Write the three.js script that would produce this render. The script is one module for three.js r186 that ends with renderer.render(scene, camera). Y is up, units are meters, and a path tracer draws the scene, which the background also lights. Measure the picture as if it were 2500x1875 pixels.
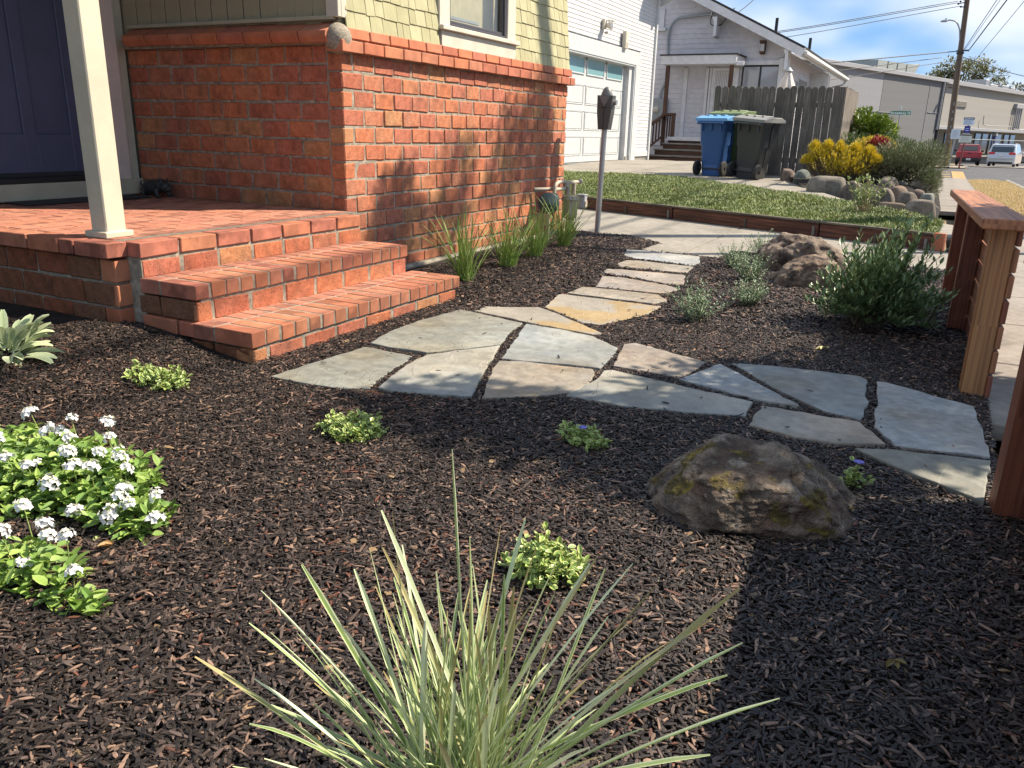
import * as THREE from 'three';
import { mergeGeometries } from 'three/addons/utils/BufferGeometryUtils.js';
import { ImprovedNoise } from 'three/addons/math/ImprovedNoise.js';

// ---------------------------------------------------------------- camera
const scene = new THREE.Scene();
const camera = new THREE.PerspectiveCamera(51.13, 4 / 3, 0.05, 900);
camera.position.set(0, 0.9, 0);
camera.rotation.order = 'YXZ';
camera.rotation.set(-0.30595, 0.46903, 0.02505);

// ---------------------------------------------------------------- renderer, exposure
const renderer = new THREE.WebGLRenderer({ antialias: true });
renderer.toneMapping = THREE.LinearToneMapping;
renderer.toneMappingExposure = 2.45;
renderer.shadowMap.enabled = true;

// ---------------------------------------------------------------- sky and sun
const PN = new ImprovedNoise();
const fbm = (x, y, z, o = 4) => { let s = 0, a = 0.5; for (let i = 0; i < o; i++) { s += a * PN.noise(x, y, z); x *= 2.03; y *= 2.03; z *= 2.03; a *= 0.5; } return s; };
const clamp = (x, a = 0, b = 1) => Math.min(b, Math.max(a, x));
const lerp = (a, b, t) => a + (b - a) * t;
const smooth = (a, b, x) => { const t = clamp((x - a) / (b - a)); return t * t * (3 - 2 * t); };
{
  const W = 1024, H = 512, data = new Float32Array(W * H * 4);
  for (let j = 0; j < H; j++) for (let i = 0; i < W; i++) {
    const th = (j + 0.5) / H * Math.PI - Math.PI / 2, ph = (i + 0.5) / W * 2 * Math.PI - Math.PI;
    const y = Math.sin(th), x = Math.cos(th) * Math.cos(ph), z = Math.cos(th) * Math.sin(ph);
    const e = Math.max(y, 0), t = 1 - Math.exp(-e * 3.2);
    let r = lerp(0.135, 0.08, t), g = lerp(0.265, 0.158, t), b = lerp(0.44, 0.31, t);
    if (y < 0.02) { const k = smooth(0.02, -0.06, y); r = lerp(r, 0.16, k); g = lerp(g, 0.16, k); b = lerp(b, 0.16, k); }
    const q = 1 / (e + 0.16);
    const n = fbm(x * q * 1.15 + 3.6, y * 2, z * q * 1.15 + 9.1, 6) + 0.5 * fbm(x * q * 0.45 + 11, 0, z * q * 0.45 + 2, 3);
    const c = smooth(-0.22, 0.26, n) * smooth(-0.02, 0.05, y) * 0.85;
    r = lerp(r, 0.44, c); g = lerp(g, 0.46, c); b = lerp(b, 0.49, c);
    const k = (j * W + i) * 4; data[k] = r; data[k + 1] = g; data[k + 2] = b; data[k + 3] = 1;
  }
  const sky = new THREE.DataTexture(data, W, H, THREE.RGBAFormat, THREE.FloatType);
  sky.mapping = THREE.EquirectangularReflectionMapping;
  sky.magFilter = THREE.LinearFilter; sky.minFilter = THREE.LinearFilter; sky.wrapS = THREE.RepeatWrapping; sky.needsUpdate = true;
  scene.background = sky; scene.environment = sky;
}
const SUN = new THREE.Vector3();
{ const el = 46.5 * Math.PI / 180, az = 38 * Math.PI / 180; SUN.set(Math.cos(el) * Math.cos(az), Math.sin(el), -Math.cos(el) * Math.sin(az)); }
const sun = new THREE.DirectionalLight(0xfff0da, 4.2);
sun.name = 'sun';
sun.target.position.set(-2, 0, -8); sun.position.copy(SUN).multiplyScalar(60).add(sun.target.position);
sun.castShadow = true; sun.shadow.mapSize.set(2048, 2048);
Object.assign(sun.shadow.camera, { left: -25, right: 25, top: 25, bottom: -25, near: 1, far: 140 });
scene.add(sun, sun.target);

// ---------------------------------------------------------------- helpers
function rng(seed) { let a = seed >>> 0; return () => { a = (a + 0x6D2B79F5) >>> 0; let t = a; t = Math.imul(t ^ (t >>> 15), t | 1); t ^= t + Math.imul(t ^ (t >>> 7), t | 61); return ((t ^ (t >>> 14)) >>> 0) / 4294967296; }; }
const R0 = rng(1234);
const rr = (a, b, r = R0) => a + (b - a) * r();
const pick = (l, r = R0) => l[Math.floor(r() * l.length) % l.length];
const V = (x, y, z) => new THREE.Vector3(x, y, z);
const taken = {};
function numbered(n) { if (!(n in taken)) { taken[n] = 0; return n; } taken[n]++; return n + '_' + String(taken[n]).padStart(3, '0'); }
function tag(o, label, category, group, kind) { if (label) o.userData.label = label; if (category) o.userData.category = category; if (group) o.userData.group = group; if (kind) o.userData.kind = kind; return o; }
function thing(name, label, category, pos = [0, 0, 0], turn = 0, group) {
  const o = new THREE.Group(); o.name = numbered(name); o.position.set(...pos); o.rotation.y = turn; scene.add(o);
  return tag(o, label, category, group);
}
function mesh(name, geo, mat, parent, pos, rot) {
  const m = new THREE.Mesh(geo, mat); m.name = parent ? name : numbered(name); m.castShadow = m.receiveShadow = true;
  if (pos) m.position.set(...pos); if (rot) m.rotation.set(...rot);
  (parent || scene).add(m); return m;
}
function struct(name, geo, mat, label) { const m = mesh(name, geo, mat); m.userData.kind = 'structure'; if (label) m.userData.label = label; return m; }
const hex = (h) => new THREE.Color(h);
const lin = (r, g, b) => new THREE.Color().setRGB(r, g, b);

// geometry helpers: everything non-indexed with position, normal, uv in metres
function clean(g) { const o = g.index ? g.toNonIndexed() : g; for (const k of Object.keys(o.attributes)) if (!['position', 'normal', 'uv', 'color'].includes(k)) o.deleteAttribute(k); if (!o.attributes.normal) o.computeVertexNormals(); if (!o.attributes.uv) boxUV(o); return o; }
function boxUV(g, s = 1, ou = 0, ov = 0, grain = 1) { // uv in metres from the dominant axis of each triangle; grain: axis index that runs along v
  const p = g.attributes.position, uv = new Float32Array(p.count * 2), a = V(0, 0, 0), b = V(0, 0, 0), c = V(0, 0, 0);
  for (let i = 0; i < p.count; i += 3) {
    a.fromBufferAttribute(p, i); b.fromBufferAttribute(p, i + 1); c.fromBufferAttribute(p, i + 2);
    const n = b.clone().sub(a).cross(c.clone().sub(a)); const ax = [Math.abs(n.x), Math.abs(n.y), Math.abs(n.z)];
    const d = ax[0] >= ax[1] && ax[0] >= ax[2] ? 0 : ax[1] >= ax[2] ? 1 : 2;
    let u = (d + 1) % 3, v = (d + 2) % 3; if (u === grain) { u = v; v = grain; }
    for (let k = 0; k < 3; k++) { const q = [p.getX(i + k), p.getY(i + k), p.getZ(i + k)]; uv[(i + k) * 2] = q[u] * s + ou; uv[(i + k) * 2 + 1] = q[v] * s + ov; }
  }
  g.setAttribute('uv', new THREE.BufferAttribute(uv, 2)); return g;
}
function box(w, h, d, x = 0, y = 0, z = 0, o = {}) { const g = new THREE.BoxGeometry(w, h, d).toNonIndexed(); boxUV(g, 1, o.ou || 0, o.ov || 0, o.grain ?? 1); g.translate(x, y, z); return g; }
function cbox(w, h, d, c = 0.004, o = {}) { // chamfered box, 44 triangles, optional jitter of its corners
  const r = o.r || R0, j = o.jitter || 0, P = {};
  const X = w / 2, Y = h / 2, Z = d / 2, pos = [];
  for (const sx of [-1, 1]) for (const sy of [-1, 1]) for (const sz of [-1, 1]) {
    const jx = (r() - 0.5) * j, jy = (r() - 0.5) * j, jz = (r() - 0.5) * j, cc = c * (o.jitter ? 0.6 + r() * 1.1 : 1);
    P[[sx, sy, sz, 0]] = [sx * X + jx, sy * (Y - cc) + jy, sz * (Z - cc) + jz]; P[[sx, sy, sz, 1]] = [sx * (X - cc) + jx, sy * Y + jy, sz * (Z - cc) + jz]; P[[sx, sy, sz, 2]] = [sx * (X - cc) + jx, sy * (Y - cc) + jy, sz * Z + jz];
  }
  const tri = (a, b, cq, out) => { const u = [b[0] - a[0], b[1] - a[1], b[2] - a[2]], v = [cq[0] - a[0], cq[1] - a[1], cq[2] - a[2]]; const n = [u[1] * v[2] - u[2] * v[1], u[2] * v[0] - u[0] * v[2], u[0] * v[1] - u[1] * v[0]]; if (n[0] * out[0] + n[1] * out[1] + n[2] * out[2] < 0) pos.push(...a, ...cq, ...b); else pos.push(...a, ...b, ...cq); };
  const quad = (a, b, cq, dq, out) => { tri(a, b, cq, out); tri(a, cq, dq, out); };
  for (const s of [-1, 1]) {
    quad(P[[s, -1, -1, 0]], P[[s, 1, -1, 0]], P[[s, 1, 1, 0]], P[[s, -1, 1, 0]], [s, 0, 0]);
    quad(P[[-1, s, -1, 1]], P[[1, s, -1, 1]], P[[1, s, 1, 1]], P[[-1, s, 1, 1]], [0, s, 0]);
    quad(P[[-1, -1, s, 2]], P[[1, -1, s, 2]], P[[1, 1, s, 2]], P[[-1, 1, s, 2]], [0, 0, s]);
    for (const t of [-1, 1]) {
      quad(P[[s, t, -1, 0]], P[[s, t, 1, 0]], P[[s, t, 1, 1]], P[[s, t, -1, 1]], [s, t, 0]);
      quad(P[[s, -1, t, 0]], P[[s, 1, t, 0]], P[[s, 1, t, 2]], P[[s, -1, t, 2]], [s, 0, t]);
      quad(P[[-1, s, t, 1]], P[[1, s, t, 1]], P[[1, s, t, 2]], P[[-1, s, t, 2]], [0, s, t]);
      for (const q of [-1, 1]) tri(P[[s, t, q, 0]], P[[s, t, q, 1]], P[[s, t, q, 2]], [s, t, q]);
    }
  }
  const g = new THREE.BufferGeometry(); g.setAttribute('position', new THREE.Float32BufferAttribute(pos, 3)); g.computeVertexNormals();
  return boxUV(g, 1, o.ou || 0, o.ov || 0, o.grain ?? 1);
}
const at = (g, x, y, z) => { g.translate(x, y, z); return g; };
const cb = (w, h, d, x, y, z, c = 0.004, o = {}) => at(cbox(w, h, d, c, o), x, y, z);
function merge(list) { return mergeGeometries(list.map(clean)); }
function bar(a, b, r0, r1 = r0, seg = 8) { // round bar between two points
  const A = V(...a), B = V(...b), d = B.clone().sub(A), L = d.length(); const g = new THREE.CylinderGeometry(r1, r0, L, seg, 1);
  g.translate(0, L / 2, 0); g.applyQuaternion(new THREE.Quaternion().setFromUnitVectors(V(0, 1, 0), d.normalize())); g.translate(...a); return clean(g);
}
function tube(pts, r, seg = 24, rad = 6) { return clean(new THREE.TubeGeometry(new THREE.CatmullRomCurve3(pts.map((p) => V(...p))), seg, r, rad)); }
function prism(pts, y0, y1, bevel = 0, jag) { // polygon [x,z] extruded upwards
  const s = new THREE.Shape(pts.map(([x, z]) => new THREE.Vector2(x, -z)));
  const g = new THREE.ExtrudeGeometry(s, { depth: y1 - y0 - bevel * 2, bevelEnabled: bevel > 0, bevelThickness: bevel, bevelSize: bevel, bevelOffset: -bevel, bevelSegments: 2 });
  g.rotateX(-Math.PI / 2); g.translate(0, y0 + bevel, 0); const c = clean(g); c.computeVertexNormals(); return boxUV(c);
}
function sheet(x0, x1, z0, z1, nx, nz, H) { // heightfield
  const pos = [], uv = []; const P = (i, j) => { const x = lerp(x0, x1, i / nx), z = lerp(z0, z1, j / nz); return [x, H(x, z), z]; };
  for (let i = 0; i < nx; i++) for (let j = 0; j < nz; j++) { const a = P(i, j), b = P(i + 1, j), c = P(i + 1, j + 1), d = P(i, j + 1); for (const q of z1 > z0 ? [a, c, b, a, d, c] : [a, b, c, a, c, d]) { pos.push(...q); uv.push(q[0], q[2]); } }
  const g = new THREE.BufferGeometry(); g.setAttribute('position', new THREE.Float32BufferAttribute(pos, 3)); g.setAttribute('uv', new THREE.Float32BufferAttribute(uv, 2)); g.computeVertexNormals(); return g;
}
function polySheet(pts, H, step = 0.4) { // polygon [x,z] as a sheet that follows H, cut into a grid of cells
  const s = new THREE.ShapeGeometry(new THREE.Shape(pts.map(([x, z]) => new THREE.Vector2(x, -z)))); let g = s.toNonIndexed(); g.rotateX(-Math.PI / 2);
  const p = g.attributes.position; let tris = []; for (let i = 0; i < p.count; i += 3) tris.push([0, 1, 2].map((k) => [p.getX(i + k), p.getZ(i + k)]));
  for (let it = 0; it < 9; it++) { const nx = []; let split = false; for (const t of tris) { const l = [0, 1, 2].map((k) => Math.hypot(t[k][0] - t[(k + 1) % 3][0], t[k][1] - t[(k + 1) % 3][1])); const m = l.indexOf(Math.max(...l)); if (l[m] > step) { split = true; const a = t[m], b = t[(m + 1) % 3], c = t[(m + 2) % 3], h = [(a[0] + b[0]) / 2, (a[1] + b[1]) / 2]; nx.push([a, h, c], [h, b, c]); } else nx.push(t); } tris = nx; if (!split) break; }
  const pos = [], uv = []; for (const t of tris) for (const q of t) { pos.push(q[0], H(q[0], q[1]), q[1]); uv.push(q[0], q[1]); }
  g = new THREE.BufferGeometry(); g.setAttribute('position', new THREE.Float32BufferAttribute(pos, 3)); g.setAttribute('uv', new THREE.Float32BufferAttribute(uv, 2)); g.computeVertexNormals(); return g;
}
function inPoly(x, z, P) { let c = false; for (let i = 0, j = P.length - 1; i < P.length; j = i++) { const [xi, zi] = P[i], [xj, zj] = P[j]; if ((zi > z) !== (zj > z) && x < (xj - xi) * (z - zi) / (zj - zi) + xi) c = !c; } return c; }

// textures: tileable value noise on a lattice
function vnoise(seed, per) { const r = rng(seed), g = new Float32Array(per * per); for (let i = 0; i < g.length; i++) g[i] = r(); return (u, v) => { u = ((u % 1) + 1) % 1 * per; v = ((v % 1) + 1) % 1 * per; const i = Math.floor(u), j = Math.floor(v), fu = u - i, fv = v - j, a = fu * fu * (3 - 2 * fu), b = fv * fv * (3 - 2 * fv), I = (i + 1) % per, J = (j + 1) % per, i0 = i % per, j0 = j % per; return lerp(lerp(g[j0 * per + i0], g[j0 * per + I], a), lerp(g[J * per + i0], g[J * per + I], a), b); }; }
function tfbm(seed, pers) { const n = pers.map((p, i) => vnoise(seed + i * 77, p)); return (u, v) => { let s = 0, a = 0.5, t = 0; for (const f of n) { s += a * f(u, v); t += a; a *= 0.6; } return s / t; }; }
function tex(n, fn, srgb = true) {
  const d = new Uint8Array(n * n * 4); for (let j = 0; j < n; j++) for (let i = 0; i < n; i++) { const c = fn(i / n, j / n), k = (j * n + i) * 4; d[k] = clamp(c[0], 0, 255); d[k + 1] = clamp(c[1], 0, 255); d[k + 2] = clamp(c[2], 0, 255); d[k + 3] = 255; }
  const t = new THREE.DataTexture(d, n, n, THREE.RGBAFormat); t.wrapS = t.wrapT = THREE.RepeatWrapping; t.magFilter = THREE.LinearFilter; t.minFilter = THREE.LinearMipmapLinearFilter; t.generateMipmaps = true; if (srgb) t.colorSpace = THREE.SRGBColorSpace; t.needsUpdate = true; return t;
}
function rep(t, x, y = x) { const c = t.clone(); c.repeat.set(x, y); c.needsUpdate = true; return c; }
const std = (o) => new THREE.MeshStandardMaterial({ roughness: 0.85, ...o });
// ---------------------------------------------------------------- materials
const M = {};
{
  // wire-cut brick: short dark scratches on a fired body
  const n1 = tfbm(3, [8, 16, 32, 64]), n2 = tfbm(9, [4, 8, 16]), N = 512, fl = new Float32Array(N * N), hb = new Float32Array(N * N), r = rng(5);
  for (let k = 0; k < 2600; k++) { const x = r() * N, y = r() * N, a = (r() - 0.3) * 1.5 + 0.8, L = 4 + r() * 13, s = 0.4 + r() * 0.6; for (let t = 0; t < L; t += 0.5) for (let w = 0; w < 2; w++) { const i = Math.floor(x + Math.cos(a) * t + w * 0.8 + N) % N, j = Math.floor(y + Math.sin(a) * t + N) % N; fl[j * N + i] = Math.max(fl[j * N + i], s * Math.sin(t / L * Math.PI)); } }
  const F = (u, v) => fl[Math.floor(v * N) % N * N + Math.floor(u * N) % N];
  M.brickMap = rep(tex(N, (u, v) => { const f = F(u, v), a = n1(u, v) - 0.5, b = n2(u, v) - 0.5, k = 226 + a * 95 + b * 40 - f * 120; return [k + 6, k - b * 30, k - 8 - b * 46]; }), 2.6);
  M.brickBump = rep(tex(N, (u, v) => { const k = 150 + (n1(u, v) - 0.5) * 160 - F(u, v) * 110; return [k, k, k]; }, false), 2.6);
  M.smoothMap = rep(tex(256, (u, v) => { const a = n1(u, v) - 0.5, b = n2(u, v) - 0.5, k = 228 + a * 50 + b * 60; return [k + 4, k, k - 6]; }), 2.1);
  const tones = [[0.50, 0.182, 0.098], [0.48, 0.166, 0.09], [0.51, 0.205, 0.108], [0.43, 0.142, 0.085], [0.47, 0.164, 0.106], [0.50, 0.24, 0.12], [0.45, 0.168, 0.108], [0.53, 0.19, 0.096], [0.49, 0.195, 0.114]];
  M.brick = tones.map(([a, b, c]) => std({ color: lin(a, b, c), map: M.brickMap, bumpMap: M.brickBump, bumpScale: 0.0028, roughness: 0.92 }));
  M.smoothBrick = [0, 1, 2, 4, 7, 8, 3].map((i) => std({ color: lin(...tones[i]), map: M.smoothMap, bumpMap: M.brickBump, bumpScale: 0.0007, roughness: 0.9 }));
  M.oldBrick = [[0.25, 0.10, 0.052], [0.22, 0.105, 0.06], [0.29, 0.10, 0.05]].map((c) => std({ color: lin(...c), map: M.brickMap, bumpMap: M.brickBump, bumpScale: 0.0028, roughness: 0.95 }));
  // worn paving brick on the porch: dusty, faded, scuffed
  const wr = tfbm(71, [6, 12, 24, 48]);
  const wornMap = rep(tex(512, (u, v) => { const a = wr(u, v) - 0.5, b = n1(v, u) - 0.5, c = smooth(0.02, 0.2, a), k = 222 + b * 90; return [lerp(k, k - 44, c), lerp(k, k - 46, c), lerp(k, k - 46, c)]; }), 1.7);
  M.tread = [0, 1, 2, 4, 7, 8].map((i) => std({ color: lin(...tones[i]), map: wornMap, bumpMap: M.brickBump, bumpScale: 0.0012, roughness: 0.9 }));
  M.paver = [[0.51, 0.215, 0.14], [0.49, 0.195, 0.122], [0.52, 0.23, 0.15], [0.47, 0.185, 0.122], [0.50, 0.205, 0.127]].map((c) => std({ color: lin(...c), map: wornMap, bumpMap: M.brickBump, bumpScale: 0.0012, roughness: 0.9 }));
  const mg = tfbm(31, [16, 32, 64, 128]);
  M.mortarMap = rep(tex(256, (u, v) => { const k = 196 + (mg(u, v) - 0.5) * 120; return [k, k - 3, k - 10]; }), 3);
  M.mortar = std({ color: lin(0.46, 0.42, 0.36), map: M.mortarMap, bumpMap: M.mortarMap, bumpScale: 0.002, roughness: 0.97 });
  M.darkMortar = std({ color: lin(0.2, 0.18, 0.145), map: M.mortarMap, bumpMap: M.mortarMap, bumpScale: 0.003, roughness: 0.97 });

  // concrete
  const c1 = tfbm(41, [4, 8, 16, 32]), c2 = tfbm(47, [64, 128, 256]);
  const conc = tex(512, (u, v) => { const k = 214 + (c1(u, v) - 0.5) * 46 + (c2(u, v) - 0.5) * 48, d = smooth(0.62, 0.72, c1(v * 1 + 0.3, u)) * 22; return [k - d, k - 2 - d, k - 8 - d]; });
  M.concrete = std({ color: lin(0.335, 0.315, 0.285), map: rep(conc, 0.45), bumpMap: rep(conc, 1.7), bumpScale: 0.0015, roughness: 0.93 });
  M.walk = std({ color: lin(0.31, 0.285, 0.265), map: rep(conc, 0.6), bumpMap: rep(conc, 2.1), bumpScale: 0.002, roughness: 0.95 });
  const asp = tex(512, (u, v) => { const k = 190 + (c1(u, v) - 0.5) * 60 + (c2(u, v) - 0.5) * 130; return [k, k, k + 3]; });
  M.asphalt = std({ color: lin(0.115, 0.115, 0.12), map: rep(asp, 0.18), roughness: 0.95 });
  M.curb = std({ color: lin(0.32, 0.31, 0.295), map: rep(conc, 0.5), roughness: 0.95 });
  M.yellowPaint = std({ color: lin(0.60, 0.40, 0.13), map: rep(asp, 0.7), roughness: 0.9 });
  M.tactile = std({ color: lin(0.55, 0.33, 0.13), map: rep(conc, 1), roughness: 0.9 });
  // soil under the mulch, with its own litter of fines
  const so = tfbm(53, [32, 64, 128, 256]);
  const soil = tex(512, (u, v) => { const a = so(u, v), k = 60 + (a - 0.5) * 190; return [k + 6, k, k - 4]; });
  M.soil = std({ color: lin(0.16, 0.125, 0.105), map: rep(soil, 1.6), bumpMap: rep(soil, 1.6), bumpScale: 0.02, roughness: 0.95 });
  M.dirt = std({ color: lin(0.34, 0.26, 0.17), map: rep(conc, 0.7), bumpMap: rep(soil, 2), bumpScale: 0.01, roughness: 1 });
  M.bed = std({ color: lin(0.13, 0.09, 0.065), map: rep(soil, 1.2), bumpMap: rep(soil, 1.2), bumpScale: 0.03, roughness: 1 });

  // flagstone: cleft slate with fine ribs and rusty or blue bands
  const s1 = tfbm(61, [3, 6, 12, 24]), s2 = tfbm(67, [32, 64, 128]);
  const rib = (u, v) => { const w = s1(u, v) * 0.10; return Math.abs(((v * 9 + u * 3 + w * 16) % 1) - 0.5) * 2; };
  const vein = (u, v) => { const q = Math.abs(s1(u * 1 + 0.37 + v * 2, v * 4 + 0.11) - 0.5); return smooth(0.02, 0.0, q) * smooth(0.5, 0.62, s1(v + 0.2, u)); };
  const slate = tex(1024, (u, v) => { const t = s1(v * 1 + 0.6, u), k = 214 + (s1(u, v) - 0.5) * 70 + (s2(u, v) - 0.5) * 62 + vein(u, v) * 14 + Math.floor(s1(u + 0.5, v) * 9) * 5 - 20; return [k + (t - 0.5) * 26, k, k - 2 - (t - 0.5) * 34]; });
  const slateB = tex(1024, (u, v) => { const st = s1(u * 1 + 0.5, v), k = 128 + (s1(u, v) - 0.5) * 130 + Math.floor(st * 10) * 20 - 60 + (s2(u, v) - 0.5) * 26 + vein(u, v) * 20; return [k, k, k]; }, false);
  const slateR = tex(512, (u, v) => { const b = s1(v, u), k = 214 + (s1(u, v) - 0.5) * 50 + (s2(u, v) - 0.5) * 26, t = smooth(0.46, 0.62, b); return [k + t * 10, k - t * 12, k - t * 54]; });
  const flag = (c, m, rx) => std({ color: lin(...c), map: rep(m, rx), bumpMap: rep(slateB, rx), bumpScale: 0.014, roughness: 0.7 });
  M.flag = { grey: flag([0.285, 0.287, 0.25], slate, 0.9), warm: flag([0.36, 0.315, 0.255], slate, 1.05), blue: flag([0.31, 0.32, 0.305], slate, 0.8), pink: flag([0.35, 0.30, 0.255], slate, 1.2), rust: flag([0.38, 0.35, 0.295], slateR, 1.1), ice: flag([0.37, 0.375, 0.365], slate, 1.4), white: flag([0.325, 0.325, 0.295], slate, 0.7) };

  // wood: v runs with the grain
  const w1 = tfbm(81, [4, 8, 16]), w2 = vnoise(83, 64), w3 = vnoise(85, 128);
  const grain = (u, v, k) => { const q = w1(u, v * 0.25 % 1); return Math.sin((u * 22 + q * k) * 6.283); };
  const cedar = tex(512, (u, v) => { const g = grain(u, v, 5), f = w2(u, v * 0.06) * 0.6 + w3(u, v * 0.1) * 0.4, b = w1(u * 0.5, v * 0.3), k = 204 + g * 13 + (f - 0.5) * 70 + (b - 0.5) * 50; return [k + 8, k - 6 + g * 3, k - 16]; });
  M.redwood = std({ color: lin(0.40, 0.185, 0.088), map: rep(cedar, 1.8, 0.7), bumpMap: rep(cedar, 1.8, 0.7), bumpScale: 0.0012, roughness: 0.62 });
  M.redwoodDark = std({ color: lin(0.25, 0.085, 0.045), map: rep(cedar, 2.3, 0.6), bumpMap: rep(cedar, 2.3, 0.6), bumpScale: 0.0012, roughness: 0.6 });
  M.fir = std({ color: lin(0.40, 0.21, 0.085), map: rep(cedar, 2.6, 0.5), bumpMap: rep(cedar, 2.6, 0.5), bumpScale: 0.001, roughness: 0.6 });
  const grey = tex(512, (u, v) => { const g = grain(u, v, 3), f = w2(u, v * 0.05) * 0.5 + w3(u, v * 0.08) * 0.5, b = w1(u, v), k = 176 + g * 16 + (f - 0.5) * 120 + (b - 0.5) * 60; return [k + 2, k, k - 4]; });
  M.weathered = [[0.25, 0.225, 0.20], [0.29, 0.26, 0.23], [0.21, 0.187, 0.167], [0.31, 0.27, 0.235]].map((c) => std({ color: lin(...c), map: rep(grey, 3.5, 0.9), bumpMap: rep(grey, 3.5, 0.9), bumpScale: 0.003, roughness: 0.9 }));
  M.borderWood = std({ color: lin(0.235, 0.095, 0.062), map: rep(grey, 1.2, 0.8), roughness: 0.85 });
  M.borderCap = std({ color: lin(0.21, 0.18, 0.14), map: rep(grey, 1.2, 0.8), bumpMap: rep(grey, 1.2, 0.8), bumpScale: 0.002, roughness: 0.9 });
  M.stepWood = std({ color: lin(0.17, 0.085, 0.055), map: rep(grey, 1.5, 0.8), roughness: 0.8 });
  M.stepNose = std({ color: lin(0.42, 0.40, 0.37), map: rep(grey, 1.5, 0.8), roughness: 0.85 });
  M.pole = std({ color: lin(0.30, 0.22, 0.165), map: rep(grey, 2, 0.4), roughness: 0.95 });
  // paint with a little unevenness
  const pt = tfbm(91, [8, 16, 64, 128]);
  const paint = tex(256, (u, v) => { const k = 238 + (pt(u, v) - 0.5) * 34; return [k, k, k - 1]; });
  const pnt = (c, ro = 0.6, s = 1.3, ex = {}) => std({ color: lin(...c), map: rep(paint, s), bumpMap: rep(paint, s * 2), bumpScale: 0.0006, roughness: ro, ...ex });
  M.paint = pnt;
  M.cream = pnt([0.62, 0.57, 0.46]); M.creamTrim = pnt([0.60, 0.555, 0.465]);
  M.shingle = [[0.40, 0.385, 0.225], [0.425, 0.405, 0.245], [0.38, 0.36, 0.21], [0.45, 0.425, 0.26]].map((c) => std({ color: lin(...c), map: rep(grey, 2.2, 0.5), bumpMap: rep(grey, 4, 0.6), bumpScale: 0.0025, roughness: 0.85 }));
  for (const m of M.shingle) { m.map = rep(paint, 2); }
  M.olive = pnt([0.36, 0.335, 0.225], 0.75); M.oliveTrim = pnt([0.45, 0.42, 0.31], 0.7);
  M.lap = pnt([0.62, 0.585, 0.45], 0.7);
  M.doorBlue = pnt([0.066, 0.082, 0.145], 0.45, 1);
  M.blind = pnt([0.22, 0.26, 0.255]); M.postCream = pnt([0.60, 0.545, 0.42]); M.casing = pnt([0.66, 0.575, 0.51], 0.6);
  M.white = pnt([0.60, 0.595, 0.605], 0.55); M.whiteTrim = pnt([0.56, 0.585, 0.60], 0.5); M.doorWhite = pnt([0.56, 0.58, 0.59], 0.5);
  M.lavender = pnt([0.60, 0.59, 0.635], 0.65); M.lavTrim = pnt([0.67, 0.67, 0.70], 0.6);
  M.roofDark = std({ color: lin(0.06, 0.058, 0.06), roughness: 0.95, map: rep(asp, 2) });
  M.black = std({ color: lin(0.012, 0.012, 0.013), roughness: 0.5 }); M.rubber = std({ color: lin(0.02, 0.02, 0.02), roughness: 0.8 });
  M.darkMetal = std({ color: lin(0.045, 0.043, 0.042), roughness: 0.55, metalness: 0.3 });
  M.bronze = std({ color: lin(0.055, 0.052, 0.06), roughness: 0.4 });
  M.galv = std({ color: lin(0.42, 0.42, 0.42), roughness: 0.42, metalness: 0.75, map: rep(paint, 3) });
  M.greyMetal = std({ color: lin(0.20, 0.20, 0.20), roughness: 0.5, metalness: 0.25, map: rep(paint, 3) });
  M.meterHead = std({ color: lin(0.10, 0.10, 0.10), roughness: 0.5, metalness: 0.25, map: rep(paint, 3) });
  M.panelGrey = pnt([0.30, 0.335, 0.36], 0.5);
  M.gasPaint = pnt([0.43, 0.375, 0.29], 0.6, 3); M.gasGreen = pnt([0.045, 0.075, 0.075], 0.45, 3); M.gasGrey = pnt([0.40, 0.40, 0.43], 0.5, 3);
  M.glass = new THREE.MeshPhysicalMaterial({ color: 0xffffff, transmission: 1, thickness: 0, roughness: 0.02, ior: 1.5 });
  M.darkGlass = new THREE.MeshPhysicalMaterial({ color: lin(0.02, 0.025, 0.03), roughness: 0.05, clearcoat: 1, clearcoatRoughness: 0.03 });
  M.frost = new THREE.MeshPhysicalMaterial({ color: lin(0.17, 0.33, 0.36), roughness: 0.18, clearcoat: 0.6, clearcoatRoughness: 0.15 });
  M.leafy = (o = {}) => new THREE.MeshPhysicalMaterial({ vertexColors: true, roughness: 0.75, transmission: 0.25, thickness: 0, ...o });
  M.leaf = new THREE.MeshPhysicalMaterial({ vertexColors: true, roughness: 0.6, transmission: 0.28, thickness: 0 });
  M.gloss = new THREE.MeshPhysicalMaterial({ vertexColors: true, roughness: 0.42, transmission: 0.22, thickness: 0 });
  M.velvet = new THREE.MeshPhysicalMaterial({ vertexColors: true, roughness: 0.95, transmission: 0.22, thickness: 0, sheen: 0.5, sheenColor: lin(0.6, 0.65, 0.55), sheenRoughness: 0.5 });
  M.petal = new THREE.MeshPhysicalMaterial({ vertexColors: true, roughness: 0.8, transmission: 0.15, thickness: 0 });
  M.stem = std({ vertexColors: true, roughness: 0.85 });
  M.bark = std({ color: lin(0.17, 0.13, 0.10), map: rep(grey, 2, 2), bumpMap: rep(grey, 2, 2), bumpScale: 0.02, roughness: 0.95 });
  // stone
  const k1 = tfbm(101, [4, 8, 16, 32]), k2 = tfbm(103, [32, 64, 128, 256]);
  const stone = tex(512, (u, v) => { const k = 200 + (k1(u, v) - 0.5) * 90 + (k2(u, v) - 0.5) * 90; return [k, k, k]; });
  M.stoneMap = stone;
  M.stone = (c) => std({ color: lin(...c), map: rep(stone, 3.2), bumpMap: rep(stone, 6), bumpScale: 0.006, roughness: 0.92 });
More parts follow.
